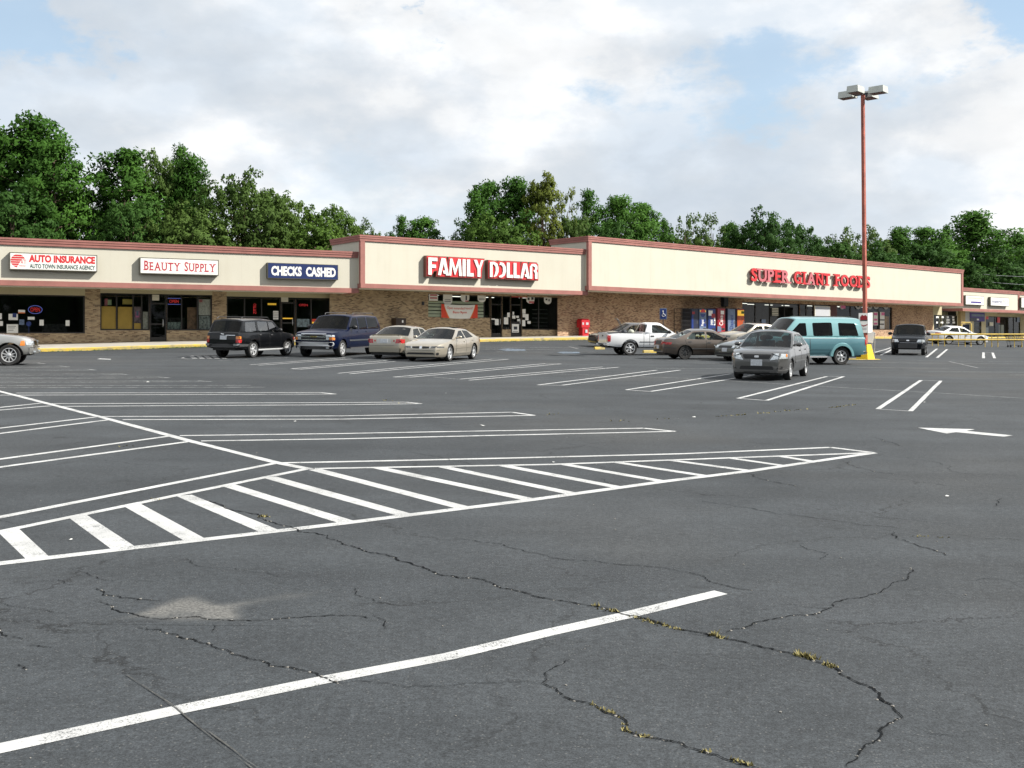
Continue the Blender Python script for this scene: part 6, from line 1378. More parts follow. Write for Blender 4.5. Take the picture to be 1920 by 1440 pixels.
    for px in (1748, 1759, 1771, 1797, 1809.5, 1820.5, 1847, 1859.5, 1871, 1902, 1916): mb = MB(); p = Pt(px, 0); mb.tube([(p.x, d, gz(p.x, d) - .02), (p.x, d, za)], .028, 6); mb.build('post', M['railyel'], root)
    root = empty('hoop_barrier', Pt(1803, 1.5, 3), 'tall yellow hoop barrier behind the white sedan', 'barrier'); mb = MB(); zt_ = EYE + (HZ - 605) / FOC * (d + 19); q = lambda px, z: Vector(((px - 960) / FOC * (d + 19), d + 19, z)); g0 = gz(q(1803, 0).x, d + 19)
    mb.tube([q(1802, g0), q(1802, zt_ - .15), q(1804, zt_), q(1819, zt_), q(1821, zt_ - .15), q(1821, g0)], .06, 8); mb.build('hoop', M['railyel'], root, smooth=60); mb = MB(); mb.obox(q(1805, zt_ - 1.15), q(1818, 0) - q(1805, 0), (0, .03, 0), (0, 0, 1.0)); mb.build('panel', M['vnavy'], root)
    # shopping cart beyond the end of the rail
    c = G(1902, 651); root = empty('shopping_cart', c, 'dark wire shopping cart at the right end of the yellow rails', 'cart'); bk = MB()
    for k in range(7):
        t = k / 6; bk.tube([c + Vector((-.45 + .9 * t, -.25, .45)), c + Vector((-.5 + 1.0 * t, -.3, .95))], .012, 4); bk.tube([c + Vector((-.45 + .9 * t, .25, .45)), c + Vector((-.5 + 1.0 * t, .3, .95))], .012, 4); bk.tube([c + Vector((-.45 + .9 * t, -.25, .45)), c + Vector((-.45 + .9 * t, .25, .45))], .012, 4)
    for z, s in ((.45, .9), (.7, .95), (.95, 1.0)): bk.tube([c + Vector((-.5 * s, -.28 * s, z)), c + Vector((.5 * s, -.28 * s, z)), c + Vector((.5 * s, .28 * s, z)), c + Vector((-.5 * s, .28 * s, z)), c + Vector((-.5 * s, -.28 * s, z))], .016, 5)
    bk.build('basket', M['ink'], root); ch = MB()
    for sy in (-.22, .22): ch.tube([c + Vector((-.6, sy, 1.0)), c + Vector((-.45, sy, .45)), c + Vector((-.4, sy, .15)), c + Vector((.42, sy, .15))], .018, 5)
    ch.tube([c + Vector((-.6, -.25, 1.0)), c + Vector((-.6, .25, 1.0))], .022, 6); ch.build('frame', M['ink'], root)
    for sx in (-.38, .4):
        for sy in (-.22, .22): w_ = MB(); w_.lathe([(0, -.02), (.07, -.02), (.07, .02), (0, .02)], c + Vector((sx, sy, .07)), 'Y', 12); w_.build('castor', M['black'], root)
pavement_things()
# ------------------------------------------------------------ vehicles
def tess(poly, holes=()):
    tri = tessellate_polygon([[Vector((p[0], p[1], 0)) for p in q] for q in [poly] + list(holes)])
    return [p for q in [poly] + list(holes) for p in q], tri
def split_long(poly, mx=.22):
    out = []
    for a, b in zip(poly, poly[1:] + poly[:1]):
        n = max(1, int(math.hypot(b[0] - a[0], b[1] - a[1]) / mx + .5))
        out += [(a[0] + (b[0] - a[0]) * i / n, a[1] + (b[1] - a[1]) * i / n) for i in range(n)]
    return out
def rounded(poly, r=.05, k=3):
    out = []; n = len(poly)
    for i in range(n):
        p0, p, p1 = Vector(poly[i - 1]), Vector(poly[i]), Vector(poly[(i + 1) % n]); a, b = (p0 - p), (p1 - p); rr = min(r, a.length * .4, b.length * .4)
        s, e = p + a.normalized() * rr, p + b.normalized() * rr
        for j in range(k + 1):
            t = j / k; q = s * (1 - t) ** 2 + p * 2 * t * (1 - t) + e * t * t; out.append((q.x, q.y))
    return out
class Car:
    def __init__(s, name, label, body, **k):
        s.k = dict(sill=.24, cf=.20, cr=.15, tumb=.72, crown=.035, bulge=.12, glass='carglass', back='carglass', rim='alloy', nsp=7, seats=True, group=None, cat='car', ws_edge=.93, roof_edge=.085, wgap=1.12, open_from=None)
        s.k.update(k); s.body = body; k = s.k
        s.L, s.W, s.H, s.wb, s.fo, s.r = k['L'], k['W'], k['H'], k['wb'], k['fo'], k['r']
        s.root = empty(name, (0, 0, 0), label, k['cat'], k['group']); s.X = lambda x: s.fo + s.wb / 2 - x
        s.wsb, s.wst, s.rft, s.rfb = k['gh']
        s.mb = MB(); s.gm = MB(); s.lower(); s.green()
        s.bodyo = s.mb.build('body', [body, M['black']], s.root, smooth=38, weld=True)
        s.bvh = BVHTree.FromPolygons(s.mb.v, s.mb.f)
        s.under(); s.wheels()
    def hw(s, x):
        k = s.k; tf, tr = min(1, max(0, x) / .75), min(1, max(0, s.L - x) / .75)
        return s.W / 2 * (1 - k['cf'] * (1 - tf) ** 2.3) * (1 - k['cr'] * (1 - tr) ** 2.3)
    def zs(s, x): return herm(s.k['zs'], x)
    def zb(s, x):
        k = s.k; z = lin(k.get('zb', [(0, k['sill'] + .02), (.4, k['sill']), (s.L - .5, k['sill'] + .02), (s.L, k['sill'] + .1)]), x); ra = s.r * s.k['wgap'] + .02
        for xc in (s.fo, s.fo + s.wb):
            if abs(x - xc) < ra: z = max(z, s.r + math.sqrt(max(0, ra * ra - (x - xc) ** 2)) * .98)
        return min(z, s.zs(x) - .07)
    PROF = [(0, .90), (.10, .955), (.28, .985), (.5, 1.0), (.72, .992), (.9, .97), (1, .945)]
    def side_y(s, x, z):
        zs = s.zs(x)
        if z <= zs: return s.hw(x) * lin(s.PROF, (z - s.k['sill']) / max(.05, zs - s.k['sill']))
        f = min(1.1, (z - zs) / max(.05, s.H - .07 - zs)); return s.hw(x) * .945 * (1 - f) + s.W / 2 * s.k['tumb'] * f + .02 * math.sin(math.pi * min(1, f))
    def lower(s):
        k = s.k; ra = s.r * k['wgap'] + .02; xs = [0, .015, .04, .08, .14, .22, .32, .45] + [s.L - d for d in (0, .012, .035, .08, .15, .24, .36, .5)]
        for xc in (s.fo, s.fo + s.wb): xs += [xc - ra * math.cos(math.pi * i / 14) for i in range(15)] + [xc - ra - .002, xc + ra + .002]
        xs += frange(.6, s.L - .6, .3) + [s.wsb, s.rfb] + [p[0] for p in k['zs'] if 0 < p[0] < s.L]
        if k.get('bed'): xs += [k['bed'], k['bed'] + .01]
        xs = sorted(x for x in set(round(x, 4) for x in xs) if 0 <= x <= s.L); ys = [xs[0]]
        for x in xs[1:]:
            if x - ys[-1] > .0015: ys.append(x)
        xs = ys; T = [0, .12, .3, .5, .72, .88, 1]; rows = []
        for x in xs:
            zb, zs = s.zb(x), s.zs(x); w = s.hw(x); half = [(s.side_y(x, zb + (zs - zb) * t), zb + (zs - zb) * t) for t in T]
            c = k['crown'] * (1 if k.get('hoodflat') is None else .5) * min(1, x / .3) * min(1, (s.L - x) / .3)
            half += [(w * .87, zs + .012 + c * .2), (w * .5, zs + .018 + c * .75), (0, zs + .02 + c)]
            row = [Vector((s.X(x), y, z)) for y, z in half] + [Vector((s.X(x), -y, z)) for y, z in reversed(half[:-1])]; rows.append(row)
        n = len(rows[0]); b = s.mb.add([p for r_ in rows for p in r_], [])
        o0, o1 = s.wsb, s.rfb
        if k.get('bed'): o1 = s.L - .05
        for i in range(len(xs) - 1):
            xm = (xs[i] + xs[i + 1]) / 2
            for j in range(n - 1):
                if o0 < xm < o1 and len(T) - 1 <= j < n - len(T): continue
                s.mb.f.append([b + i * n + j, b + i * n + j + 1, b + (i + 1) * n + j + 1, b + (i + 1) * n + j]); s.mb.m.append(0)
        s.mb.f.append([b + j for j in range(n)][::-1]); s.mb.m.append(0); s.mb.f.append([b + (len(xs) - 1) * n + j for j in range(n)]); s.mb.m.append(0)
    def roof_z(s, x): return lin(s.k.get('roof', [(s.wst, s.H - s.k['roof_edge'] - .02), ((s.wst + s.rft) / 2, s.H - s.k['roof_edge'] + .02), (s.rft, s.H - s.k['roof_edge'] - .015)]), x)
    def green(s):
        k = s.k; N = 9; rx = [s.wst + (s.rft - s.wst) * i / (N - 1) for i in range(N)]
        belt = [s.wsb + (s.rfb - s.wsb) * i / 12 for i in range(13)]
        outer = [(x, s.zs(x)) for x in belt] + [(x, s.roof_z(x)) for x in reversed(rx)]
        A = lambda t: (s.wsb + (s.wst - s.wsb) * t, s.zs(s.wsb) + (s.roof_z(s.wst) - s.zs(s.wsb)) * t)
        C = lambda t: (s.rfb + (s.rft - s.rfb) * t, s.zs(s.rfb) + (s.roof_z(s.rft) - s.zs(s.rfb)) * t)
        outer = [(x, s.zs(x)) for x in belt] + [C(.33), C(.66)] + [(x, s.roof_z(x)) for x in reversed(rx)] + [A(.66), A(.33)]
        holes = []
        for (b0, t0, b1, t1) in k['win']:
            lo, hi = k.get('wlo', .03), k.get('whi', .055)
            P = [(b0 + (b1 - b0) * i / 4, s.zs(b0 + (b1 - b0) * i / 4) + lo) for i in range(5)] + [(t1 + (t0 - t1) * i / 4, min(s.roof_z(t1 + (t0 - t1) * i / 4) - hi, 9)) for i in range(5)]
            holes.append(rounded(P, .05, 2))
        for sg in (1, -1):
            P, tri = tess(outer, holes); s.mb.add([(s.X(x), sg * s.side_y(x, z), z) for x, z in P], [tuple(t) if sg > 0 else tuple(reversed(t)) for t in tri])
            for h in holes:
                P, tri = tess(h); g = MB(); g.add([(s.X(x), sg * (s.side_y(x, z) - .008), z) for x, z in P], [tuple(t) for t in tri])
                g.build('side_window', M[k['glass']], s.root, recalc=False)
        cols = [-1, -.965, -k['ws_edge'], -.7, -.45, -.2, 0, .2, .45, .7, k['ws_edge'], .965, 1]
        # roof
        R_ = []
        for i, x in enumerate(rx):
            ze = s.roof_z(x); y = s.side_y(x, ze); f = 1 - i / (N - 1); row = []
            for c in cols:
                q = 1 - c * c; bl = .05 * q * (f ** 3) - .04 * q * ((1 - f) ** 3); row.append((s.X(x) + bl, c * y, ze + (s.H - .012 - ze + (.012 if 0 < i < N - 1 else 0)) * (1 - abs(c) ** 2.6) * (1 if 0 < i < N - 1 else .82)))
            R_ += row
        m = len(cols); s.mb.add(R_, [(i * m + j, i * m + j + 1, (i + 1) * m + j + 1, (i + 1) * m + j) for i in range(N - 1) for j in range(m - 1)])
        # windscreen and rear window
        for nm, (xb, xt), bl, gm in (('windshield', (s.wsb, s.wst), 1, 'wsglass'), ('rear_window', (s.rfb, s.rft), -1, k['back'])):
            fr = k.get('rear_frac', (.06, .93)) if bl < 0 else (.05, .95); rows_s = [0, fr[0], .35, .65, fr[1], 1]; V = []
            for t in rows_s:
                x = xb + (xt - xb) * t; z = s.zs(xb) + (s.roof_z(xt) - s.zs(xb)) * t; y = s.side_y(x, z)
                top_c = (s.H - .012 - s.roof_z(xt)) * .82
                for c in cols:
                    q = 1 - c * c; amt = (k['bulge'] if bl > 0 else k.get('rbulge', .08)) * (1 - t) + (.05 if bl > 0 else .04) * t
                    V.append(Vector((s.X(x) + bl * amt * q, c * y, z + (top_c * (1 - abs(c) ** 2.6) * t) + .03 * q * (1 - t))))
            bod, gl = MB(), MB()
            for i in range(5):
                for j in range(m - 1):
                    q = [V[i * m + j], V[i * m + j + 1], V[(i + 1) * m + j + 1], V[(i + 1) * m + j]]; edge = i in (0, 4) or j < 2 or j >= m - 3
                    if edge: s.mb.add(q, [(0, 1, 2, 3)], 1 if (i == 0 and bl > 0) else 0)
                    else: gl.add(q, [(0, 1, 2, 3)])
            if not (k.get('blind_back') and bl < 0): gl.build(nm, M[gm], s.root, smooth=60, weld=True)
            else: s.mb.add(gl.v, gl.f)
    def under(s):
        k = s.k; mb = MB(); tw = k.get('tw', .2); w = s.W / 2 - tw - .06
        mb.obox((s.X(s.L - .12), -w, k['sill'] - .03), (s.L - .24, 0, 0), (0, 2 * w, 0), (0, 0, .30))
        mb.obox((s.X(s.fo + s.wb - s.r - .1), -(s.W / 2 - .12), k['sill'] + .01), (s.wb - 2 * s.r - .2, 0, 0), (0, s.W - .24, 0), (0, 0, .1))
        ra = s.r * k['wgap'] + .03
        for xc in (s.fo, s.fo + s.wb):
            for sg in (1, -1):
                y0, y1 = sg * (s.hw(xc) * .93), sg * (w - .02); a = [math.pi * i / 12 for i in range(13)]
                P = [(s.X(xc) + ra * math.cos(t), y, min(s.r + ra * math.sin(t) * .98, s.zs(xc) - .03)) for y in (y0, y1) for t in a]; mb.add(P, [(i, i + 1, 14 + i, 13 + i) for i in range(12)])
        mb.build('underbody', M['black'], s.root)
        if k.get('nocabin'): return
        ib = MB(); x0, x1 = s.wsb - .05, s.rfb + .02; y = s.hw((x0 + x1) / 2) * .86; zf = k['sill'] + .32
        ib.obox((s.X(x1), -y, zf), (x1 - x0, 0, 0), (0, 2 * y, 0), (0, 0, .03))
        zd = s.zs(s.wsb) - .02; ib.obox((s.X(s.wsb + .5), -y, zd - .16), (.5, 0, 0), (0, 2 * y, 0), (0, 0, .15))
        if s.rfb - s.rft > .2: zr = s.zs(s.rfb) - .05; ib.obox((s.X(s.rfb), -y, zr - .05), (min(.5, s.rfb - s.rft + .1), 0, 0), (0, 2 * y, 0), (0, 0, .04))
        ib.build('cabin_lining', M['cabin'], s.root)
        rows = k.get('rows', [s.wsb + 1.35, s.wsb + 2.2])
        for i, xr in enumerate(rows):
            for sg in (1, -1):
                q = MB(); yy = sg * s.W * .2; zt_ = s.zs(xr) + .16
                q.frustum((s.X(xr) - .02, yy, zf), (.12, .48), (.09, .40), zt_ - zf); q.obox((s.X(xr), yy - .24, zf + .05), (.48, 0, 0), (0, .48, 0), (0, 0, .14)); q.ball((s.X(xr) - .06, yy, zt_ + .10), (.05, .13, .09)); q.build('seat', M['seat'], s.root, smooth=45)
        st = MB(); c = Vector((s.X(s.wsb + .62), s.W * .2, s.zs(s.wsb) + .02)); st.tube([c + Vector((.05 * math.sin(a), .18 * math.cos(a), .18 * math.sin(a))) for a in [2 * math.pi * i / 14 for i in range(15)]], .016, 5, cap=False); st.tube([c, c + Vector((.2, 0, -.1))], .03, 5); st.build('steering_wheel', M['black'], s.root)
    def wheels(s):
        k = s.k; r = s.r; rr = r * k.get('rimf', .66); tw = k.get('tw', .2) / 2
        def tyre():
            mb = MB(); mb.lathe([(rr, -tw * .8), (r * .92, -tw), (r * .985, -tw * .8), (r, -tw * .45), (r, tw * .45), (r * .985, tw * .8), (r * .92, tw), (rr * 1.03, tw * .86), (rr * .97, tw * .5), (0, tw * .25)], (0, 0, 0), 'Y', 30); return mb
        def rim():
            mb = MB(); mb.lathe([(rr * 1.03, tw * .80), (rr * 1.03, tw * .90), (rr * .96, tw * .92), (rr * .90, tw * .62), (rr * .88, tw * .35)], (0, 0, 0), 'Y', 30); mb.lathe([(rr * .26, tw * .3), (rr * .26, tw * .74), (rr * .2, tw * .82), (0, tw * .84)], (0, 0, 0), 'Y', 14)
            n = k['nsp']
            if n == 0:
                mb.lathe([(rr * .9, tw * .45), (rr * .7, tw * .35), (rr * .55, tw * .62), (rr * .25, tw * .66)], (0, 0, 0), 'Y', 24)
            for i in range(n):
                a = 2 * math.pi * i / n + .3; e = Vector((math.cos(a), 0, math.sin(a))); t = Vector((-e.z, 0, e.x)); w0, w1 = rr * (1.5 / n), rr * (1.9 / n) * k.get('spw', .75)
                P = [e * rr * .2 - t * w0 * .6 + Vector((0, tw * .70, 0)), e * rr * .2 + t * w0 * .6 + Vector((0, tw * .70, 0)), e * rr * .93 + t * w1 * .7 + Vector((0, tw * .66, 0)), e * rr * .93 - t * w1 * .7 + Vector((0, tw * .66, 0))]
                mb.add(P + [p - Vector((0, tw * .25, 0)) for p in P], [(0, 1, 2, 3), (7, 6, 5, 4), (0, 4, 5, 1), (1, 5, 6, 2), (2, 6, 7, 3), (3, 7, 4, 0)])
            return mb
        td = rd = None
        for xc in (s.fo, s.fo + s.wb):
            for sg in (1, -1):
                w = D.objects.new('wheel', None); COL.objects.link(w); w.parent = s.root; w.empty_display_size = .1
                w.location = (s.X(xc), sg * (s.hw(xc) - tw - k.get('wheel_in', .03)), r); steer = k.get('steer', 0) if xc == s.fo else 0
                w.rotation_euler = (0, 0, R(steer) + (0 if sg > 0 else math.pi))
                if td is None:
                    t = tyre().build('tyre', M['tyre'], w, smooth=40); h = rim().build('rim', M[k['rim']], w, smooth=35); td, rd = t.data, h.data
                else:
                    for nm, dd in (('tyre', td), ('rim', rd)): o = D.objects.new(nm, dd); COL.objects.link(o); o.parent = w
    # fittings laid onto the body surface
    def patch(s, name, poly, axis, m, off=.006, rnd_=.02, mirror=False, parent=None, lim=.20):
        out = []
        for sg in ((1, -1) if mirror else (1,)):
            P = rounded(poly, rnd_, 2) if rnd_ else poly; P = split_long(P, .12); V2, tri = tess(P); bm = bmesh.new()
            vs_ = [bm.verts.new((p[0], p[1], 0)) for p in V2]
            for t in tri:
                try: bm.faces.new([vs_[i] for i in t])
                except ValueError: pass
            for _ in range(2):
                es = [e for e in bm.edges if e.calc_length() > .09]
                if es: bmesh.ops.subdivide_edges(bm, edges=es, cuts=1)
            dirs = {'front': Vector((-1, 0, 0)), 'rear': Vector((1, 0, 0)), 'side': Vector((0, -sg, 0)), 'top': Vector((0, 0, -1))}; d = dirs[axis]; last = None; ok = []
            for v in bm.verts:
                a, b = v.co.x, v.co.y
                o = {'front': Vector((6, a * sg, b)), 'rear': Vector((-6, a * sg, b)), 'side': Vector((s.X(a), sg * 3, b)), 'top': Vector((s.X(a), b * sg, 5))}[axis]
                h = s.bvh.ray_cast(o, d)[0]; ok.append([v, o, h])
            dep = lambda q, o: (q - o).dot(d)
            best = min([dep(h, o) for _, o, h in ok if h is not None] or [0])
            for it in ok:                       # slide points that fell off a rounded corner back onto the face
                for _k in range(22):
                    if it[2] is not None and dep(it[2], it[1]) < best + lim: break
                    if axis in ('front', 'rear'): it[1].y *= .97
                    else: break
                    it[2] = s.bvh.ray_cast(it[1], d)[0]
            hits = [h for _, _, h in ok if h is not None]
            if not hits: bm.free(); continue
            for v, o, h in ok:
                if h is None:
                    n = min(hits, key=lambda q: (q - o - d * (q - o).dot(d)).length); h = o + d * (n - o).dot(d)
                v.co = h - d * off
            be = [e for e in bm.edges if e.is_boundary]
            if be:
                g = bmesh.ops.extrude_edge_only(bm, edges=be)
                for q in g['geom']:
                    if isinstance(q, bmesh.types.BMVert): q.co += d * (off + .02)
            bmesh.ops.triangulate(bm, faces=[f for f in bm.faces if len(f.verts) > 4]); bmesh.ops.recalc_face_normals(bm, faces=bm.faces)
            me = D.meshes.new(name); bm.to_mesh(me); bm.free(); me.materials.append(M[m] if isinstance(m, str) else m)
            me.polygons.foreach_set('use_smooth', [True] * len(me.polygons)); me.set_sharp_from_angle(angle=R(40))
            ob = D.objects.new(name, me); COL.objects.link(ob); ob.parent = parent or s.root; out.append(ob)
        return out
    def corner(s, name, end, y0, z0, z1, depth, m, off=.01, y0t=None, side_drop=0.0):
        # a lamp that wraps round the rounded corner: its face part and its side part joined into one mesh per side
        xe, sg = (0, 1) if end == 'front' else (s.L, -1); hw = s.hw(xe) * .99; y0t = y0 if y0t is None else y0t
        A = s.patch(name, [(y0, z0), (hw, z0 + side_drop), (hw, z1), (y0t, z1)], end, m, off=off, mirror=True, lim=.12, rnd_=.012)
        B = s.patch(name, [(xe + sg * .008, z0 + side_drop), (xe + sg * depth * .9, z0 + side_drop), (xe + sg * depth, z1 - .02), (xe + sg * .008, z1)], 'side', m, off=off, mirror=True, rnd_=.012)
        for a, b in zip(A, B):
            bm = bmesh.new(); bm.from_mesh(a.data); bm.from_mesh(b.data); bm.to_mesh(a.data); bm.free(); a.data.polygons.foreach_set('use_smooth', [True] * len(a.data.polygons)); a.data.set_sharp_from_angle(angle=R(40)); D.objects.remove(b)
    def sides(s, name, poly, m, **k): return s.patch(name, poly, 'side', m, mirror=True, **k)
    def seams(s, xs, bottom=None, w=.02):
        for b, t in xs:
            z0 = s.k['sill'] + .06; z1 = s.zs(t) - .01; s.sides('door_gap', [(b - w / 2, z0), (b + w / 2, z0), (t + w / 2, z1), (t - w / 2, z1)], 'black', off=.002, rnd_=0)
    def handles(s, xs, dz=-.11, m=None, l=.15):
        for x in xs: z = s.zs(x) + dz; s.sides('door_handle', [(x, z), (x + l, z), (x + l, z + .035), (x, z + .035)], m or s.body, off=.03)
    def mirrors(s, m, x=None, dz=.1, size=(.13, .2, .13)):
        x = s.wsb + .42 if x is None else x
        for sg in (1, -1):
            y = s.hw(x) * .945; mb = MB(); c = Vector((s.X(x), sg * (y + size[1] * .62), s.zs(x) + dz)); mb.ball(c, (size[0] / 2, size[1] / 2, size[2] / 2), n=10, k=6); mb.obox((s.X(x) - .03, sg * (y - .06), c.z - .04), (.06, 0, 0), (0, sg * .14, 0), (0, 0, .05)); mb.build('side_mirror', m if not isinstance(m, str) else M[m], s.root, smooth=60)
    def plate(s, end, z, y=0, w=.31, h=.16): s.patch('number_plate', [(y - w / 2, z), (y + w / 2, z), (y + w / 2, z + h), (y - w / 2, z + h)], end, 'plate', off=.02, rnd_=.01)
    def place(s, wheel, px, py, heading):
        """put the named wheel's contact point on the photo's ground point; heading in degrees"""
        xc = s.fo if wheel[0] == 'f' else s.fo + s.wb; yl = (1 if wheel[1] == 'l' else -1) * (s.W / 2 - .08)
        g = G(px, py); h = R(heading); ex = .5; n = Vector((-(gz(g.x + ex, g.y) - gz(g.x - ex, g.y)), -(gz(g.x, g.y + ex) - gz(g.x, g.y - ex)), 1)).normalized()
        f = Vector((math.cos(h), math.sin(h), 0)); f = (f - n * f.dot(n)).normalized(); l = n.cross(f)
        Mx = Matrix((f, l, n)).transposed(); c = g - Mx @ Vector((s.X(xc), yl, 0)); 
        s.root.location = c - n * .004; s.root.rotation_euler = Mx.to_euler(); return s
M['wsglass'] = glass('dark_windshield', (0.24, 0.29, 0.30), 0.0, 1.28)
P_black = paint('black_car_paint', (.003, .0035, .0045), .0, .35, .55, spec=.2); P_navy = paint('navy_car_paint', (.002, .0055, .024), .0, .32, .35, spec=.12); P_gold = paint('champagne_car_paint', (.37, .335, .27), .6, .28, 1.0); P_gold2 = paint('pale_gold_car_paint', (.42, .375, .30), .55, .28, 1.0)
P_white = paint('white_car_paint', (.76, .77, .78), .0, .35, .8, .04); P_brown = paint('taupe_car_paint', (.125, .10, .082), .65, .32, 1.0); P_grey = paint('grey_car_paint', (.12, .118, .115), .7, .30, 1.0); P_green = paint('dark_green_grey_paint', (.075, .085, .078), .6, .32, 1.0)
P_beige = paint('beige_car_paint', (.33, .305, .255), .5, .36, 1.0); P_silver = paint('silver_car_paint', (.40, .40, .385), .7, .32, 1.0); P_dark = paint('dark_sedan_paint', (.045, .04, .04), .5, .32, 1.0); P_crv = paint('black_blue_suv_paint', (.0015, .003, .006), .0, .35, .3, spec=.1)
def two_tone(name, lo, hi, zc):
    m = paint(name, lo, .3, .38, .7); nt = m.node_tree; N, L = nt.nodes, nt.links; b = N['Principled BSDF']; tc = N.new('ShaderNodeTexCoord'); sp_ = N.new('ShaderNodeSeparateXYZ'); L.new(tc.outputs['Object'], sp_.inputs[0])
    g = N.new('ShaderNodeMath'); g.operation = 'GREATER_THAN'; g.inputs[1].default_value = zc; L.new(sp_.outputs['Z'], g.inputs[0]); x = N.new('ShaderNodeMixRGB'); L.new(g.outputs[0], x.inputs[0]); x.inputs[1].default_value = tuple(lo) + (1,); x.inputs[2].default_value = tuple(hi) + (1,); L.new(x.outputs[0], b.inputs['Base Color']); return m

# grey compact sedan, nose to the camera
c = Car('grey_sedan', 'grey compact sedan facing the camera in front of the turquoise van', P_grey, L=4.53, W=1.70, H=1.47, wb=2.60, fo=.93, r=.305, gh=(1.18, 2.04, 3.15, 3.86), tumb=.73, bulge=.20, cf=.26,
        zs=[(0, .52), (.02, .69), (.07, .765), (.22, .82), (.7, .885), (1.18, .93), (2.2, .945), (3.4, .965), (3.86, .985), (4.33, .975), (4.47, .90), (4.53, .72)], win=[(1.42, 2.10, 2.44, 2.46), (2.53, 2.55, 3.30, 3.04), (3.36, 3.10, 3.56, 3.18)], sill=.22, nsp=7, tw=.19)
c.patch('grille', [(-.36, .635), (.36, .635), (.42, .765), (-.42, .765)], 'front', 'black', rnd_=.04, off=.008)
for z in (.665, .70, .735): c.patch('grille_bar', [(-.37, z), (.37, z), (.37, z + .008), (-.37, z + .008)], 'front', 'trimdark', off=.016, rnd_=0)
for z in (.625, .768): c.patch('grille_frame', [(-.40, z), (.40, z), (.40, z + .012), (-.40, z + .012)], 'front', P_grey, off=.016, rnd_=0)
c.patch('badge', [(-.065, .675), (.065, .675), (.065, .735), (-.065, .735)], 'front', 'alloy', off=.022, rnd_=.03)
c.corner('headlight', 'front', .38, .60, .80, .44, 'lamp', y0t=.52, side_drop=.045); c.sides('turn_signal', [(.30, .70), (.39, .70), (.41, .785), (.33, .785)], 'amber', off=.014)
c.patch('air_intake', [(-.50, .33), (.50, .33), (.46, .43), (-.46, .43)], 'front', 'black', off=.006, rnd_=.03); c.patch('lamp_recess', [(.56, .33), (.76, .35), (.78, .42), (.62, .43)], 'front', 'black', mirror=True, off=.006, rnd_=.03)
c.patch('lower_lip', [(-.72, .25), (.72, .25), (.76, .275), (-.76, .275)], 'front', 'black', off=.006); c.plate('front', .44, 0, .33, .18)
c.seams([(1.45, 1.42), (2.48, 2.49), (3.35, 3.50)]); c.handles([2.26, 3.18]); c.mirrors(P_grey); c.sides('rub_strip', [(1.46, .50), (3.3, .52), (3.3, .56), (1.46, .54)], P_grey, off=.014)
c.corner('taillight', 'rear', .45, .74, .90, .2, 'red'); c.place('fl', 1480, 712.5, 245)

# black off-roader seen from behind
c = Car('black_suv', 'black boxy off-roader seen from behind, leftmost of the parked row', P_black, cat='suv', L=4.53, W=1.76, H=1.68, wb=2.70, fo=.80, r=.36, gh=(1.22, 1.86, 4.12, 4.40), tumb=.80, glass='skyglass', back='tint', sill=.36, cr=.10, rbulge=.05, rim='alloy', nsp=6, tw=.24, bulge=.10, wgap=1.16,
        zs=[(0, .62), (.03, .82), (.12, .93), (.6, 1.0), (1.22, 1.06), (2.4, 1.07), (4.40, 1.09), (4.49, 1.06), (4.53, .70)], win=[(1.40, 1.94, 2.26, 2.26), (2.34, 2.34, 3.10, 3.10), (3.26, 3.24, 4.10, 3.98)], rear_frac=(.02, .88), rows=[2.5, 3.3])
c.patch('rear_bumper', [(-.80, .46), (.80, .46), (.80, .60), (-.80, .60)], 'rear', 'trimdark', off=.09, rnd_=.05); c.patch('bumper_cap', [(.60, .53), (.83, .53), (.83, .62), (.60, .62)], 'rear', 'chrome', off=.10, mirror=True, rnd_=.02)
c.corner('taillight', 'rear', .66, .66, .81, .16, 'red', off=.02); c.corner('turn_signal', 'rear', .66, .82, .94, .14, 'amber', off=.02); c.plate('rear', .79, -.03, .32, .17)
c.patch('tailgate_trim', [(-.60, .965), (-.15, .965), (-.15, .985), (-.60, .985)], 'rear', 'chrome', rnd_=0); c.patch('badge', [(-.05, 1.0), (.1, 1.02), (.1, 1.05), (-.05, 1.03)], 'rear', 'chrome', rnd_=0)
c.sides('bumper_side', [(3.95, .50), (4.5, .50), (4.5, .60), (3.95, .60)], 'trimdark', off=.03); c.seams([(1.42, 1.40), (2.30, 2.30), (3.0, 3.18)]); c.handles([2.08, 2.96], m='trimdark'); c.mirrors('black', size=(.16, .22, .18))
c.sides('body_crease', [(.35, .70), (4.3, .70), (4.3, .715), (.35, .715)], P_black, off=.012, rnd_=0)
for sg in (1, -1):
    mb = MB(); mb.tube([(c.X(x), sg * .60, z) for x, z in ((2.0, 1.66), (2.1, 1.73), (3.95, 1.74), (4.1, 1.67))], .02, 6); mb.build('roof_rail', M['black'], c.root); mb = MB(); mb.tube([(c.X(1.25), sg * .86, .33), (c.X(3.2), sg * .86, .33)], .045, 8); mb.build('side_step', M['alloy'], c.root)
c.corner('headlight', 'front', .5, .70, .84, .2, 'lamp'); c.patch('front_bumper', [(-.8, .42), (.8, .42), (.8, .6), (-.8, .6)], 'front', 'chrome', off=.06); c.sides('side_marker', [(.1, .72), (.32, .72), (.32, .84), (.1, .84)], 'red', off=.012)
c.place('rr', 474, 670.8, 70)

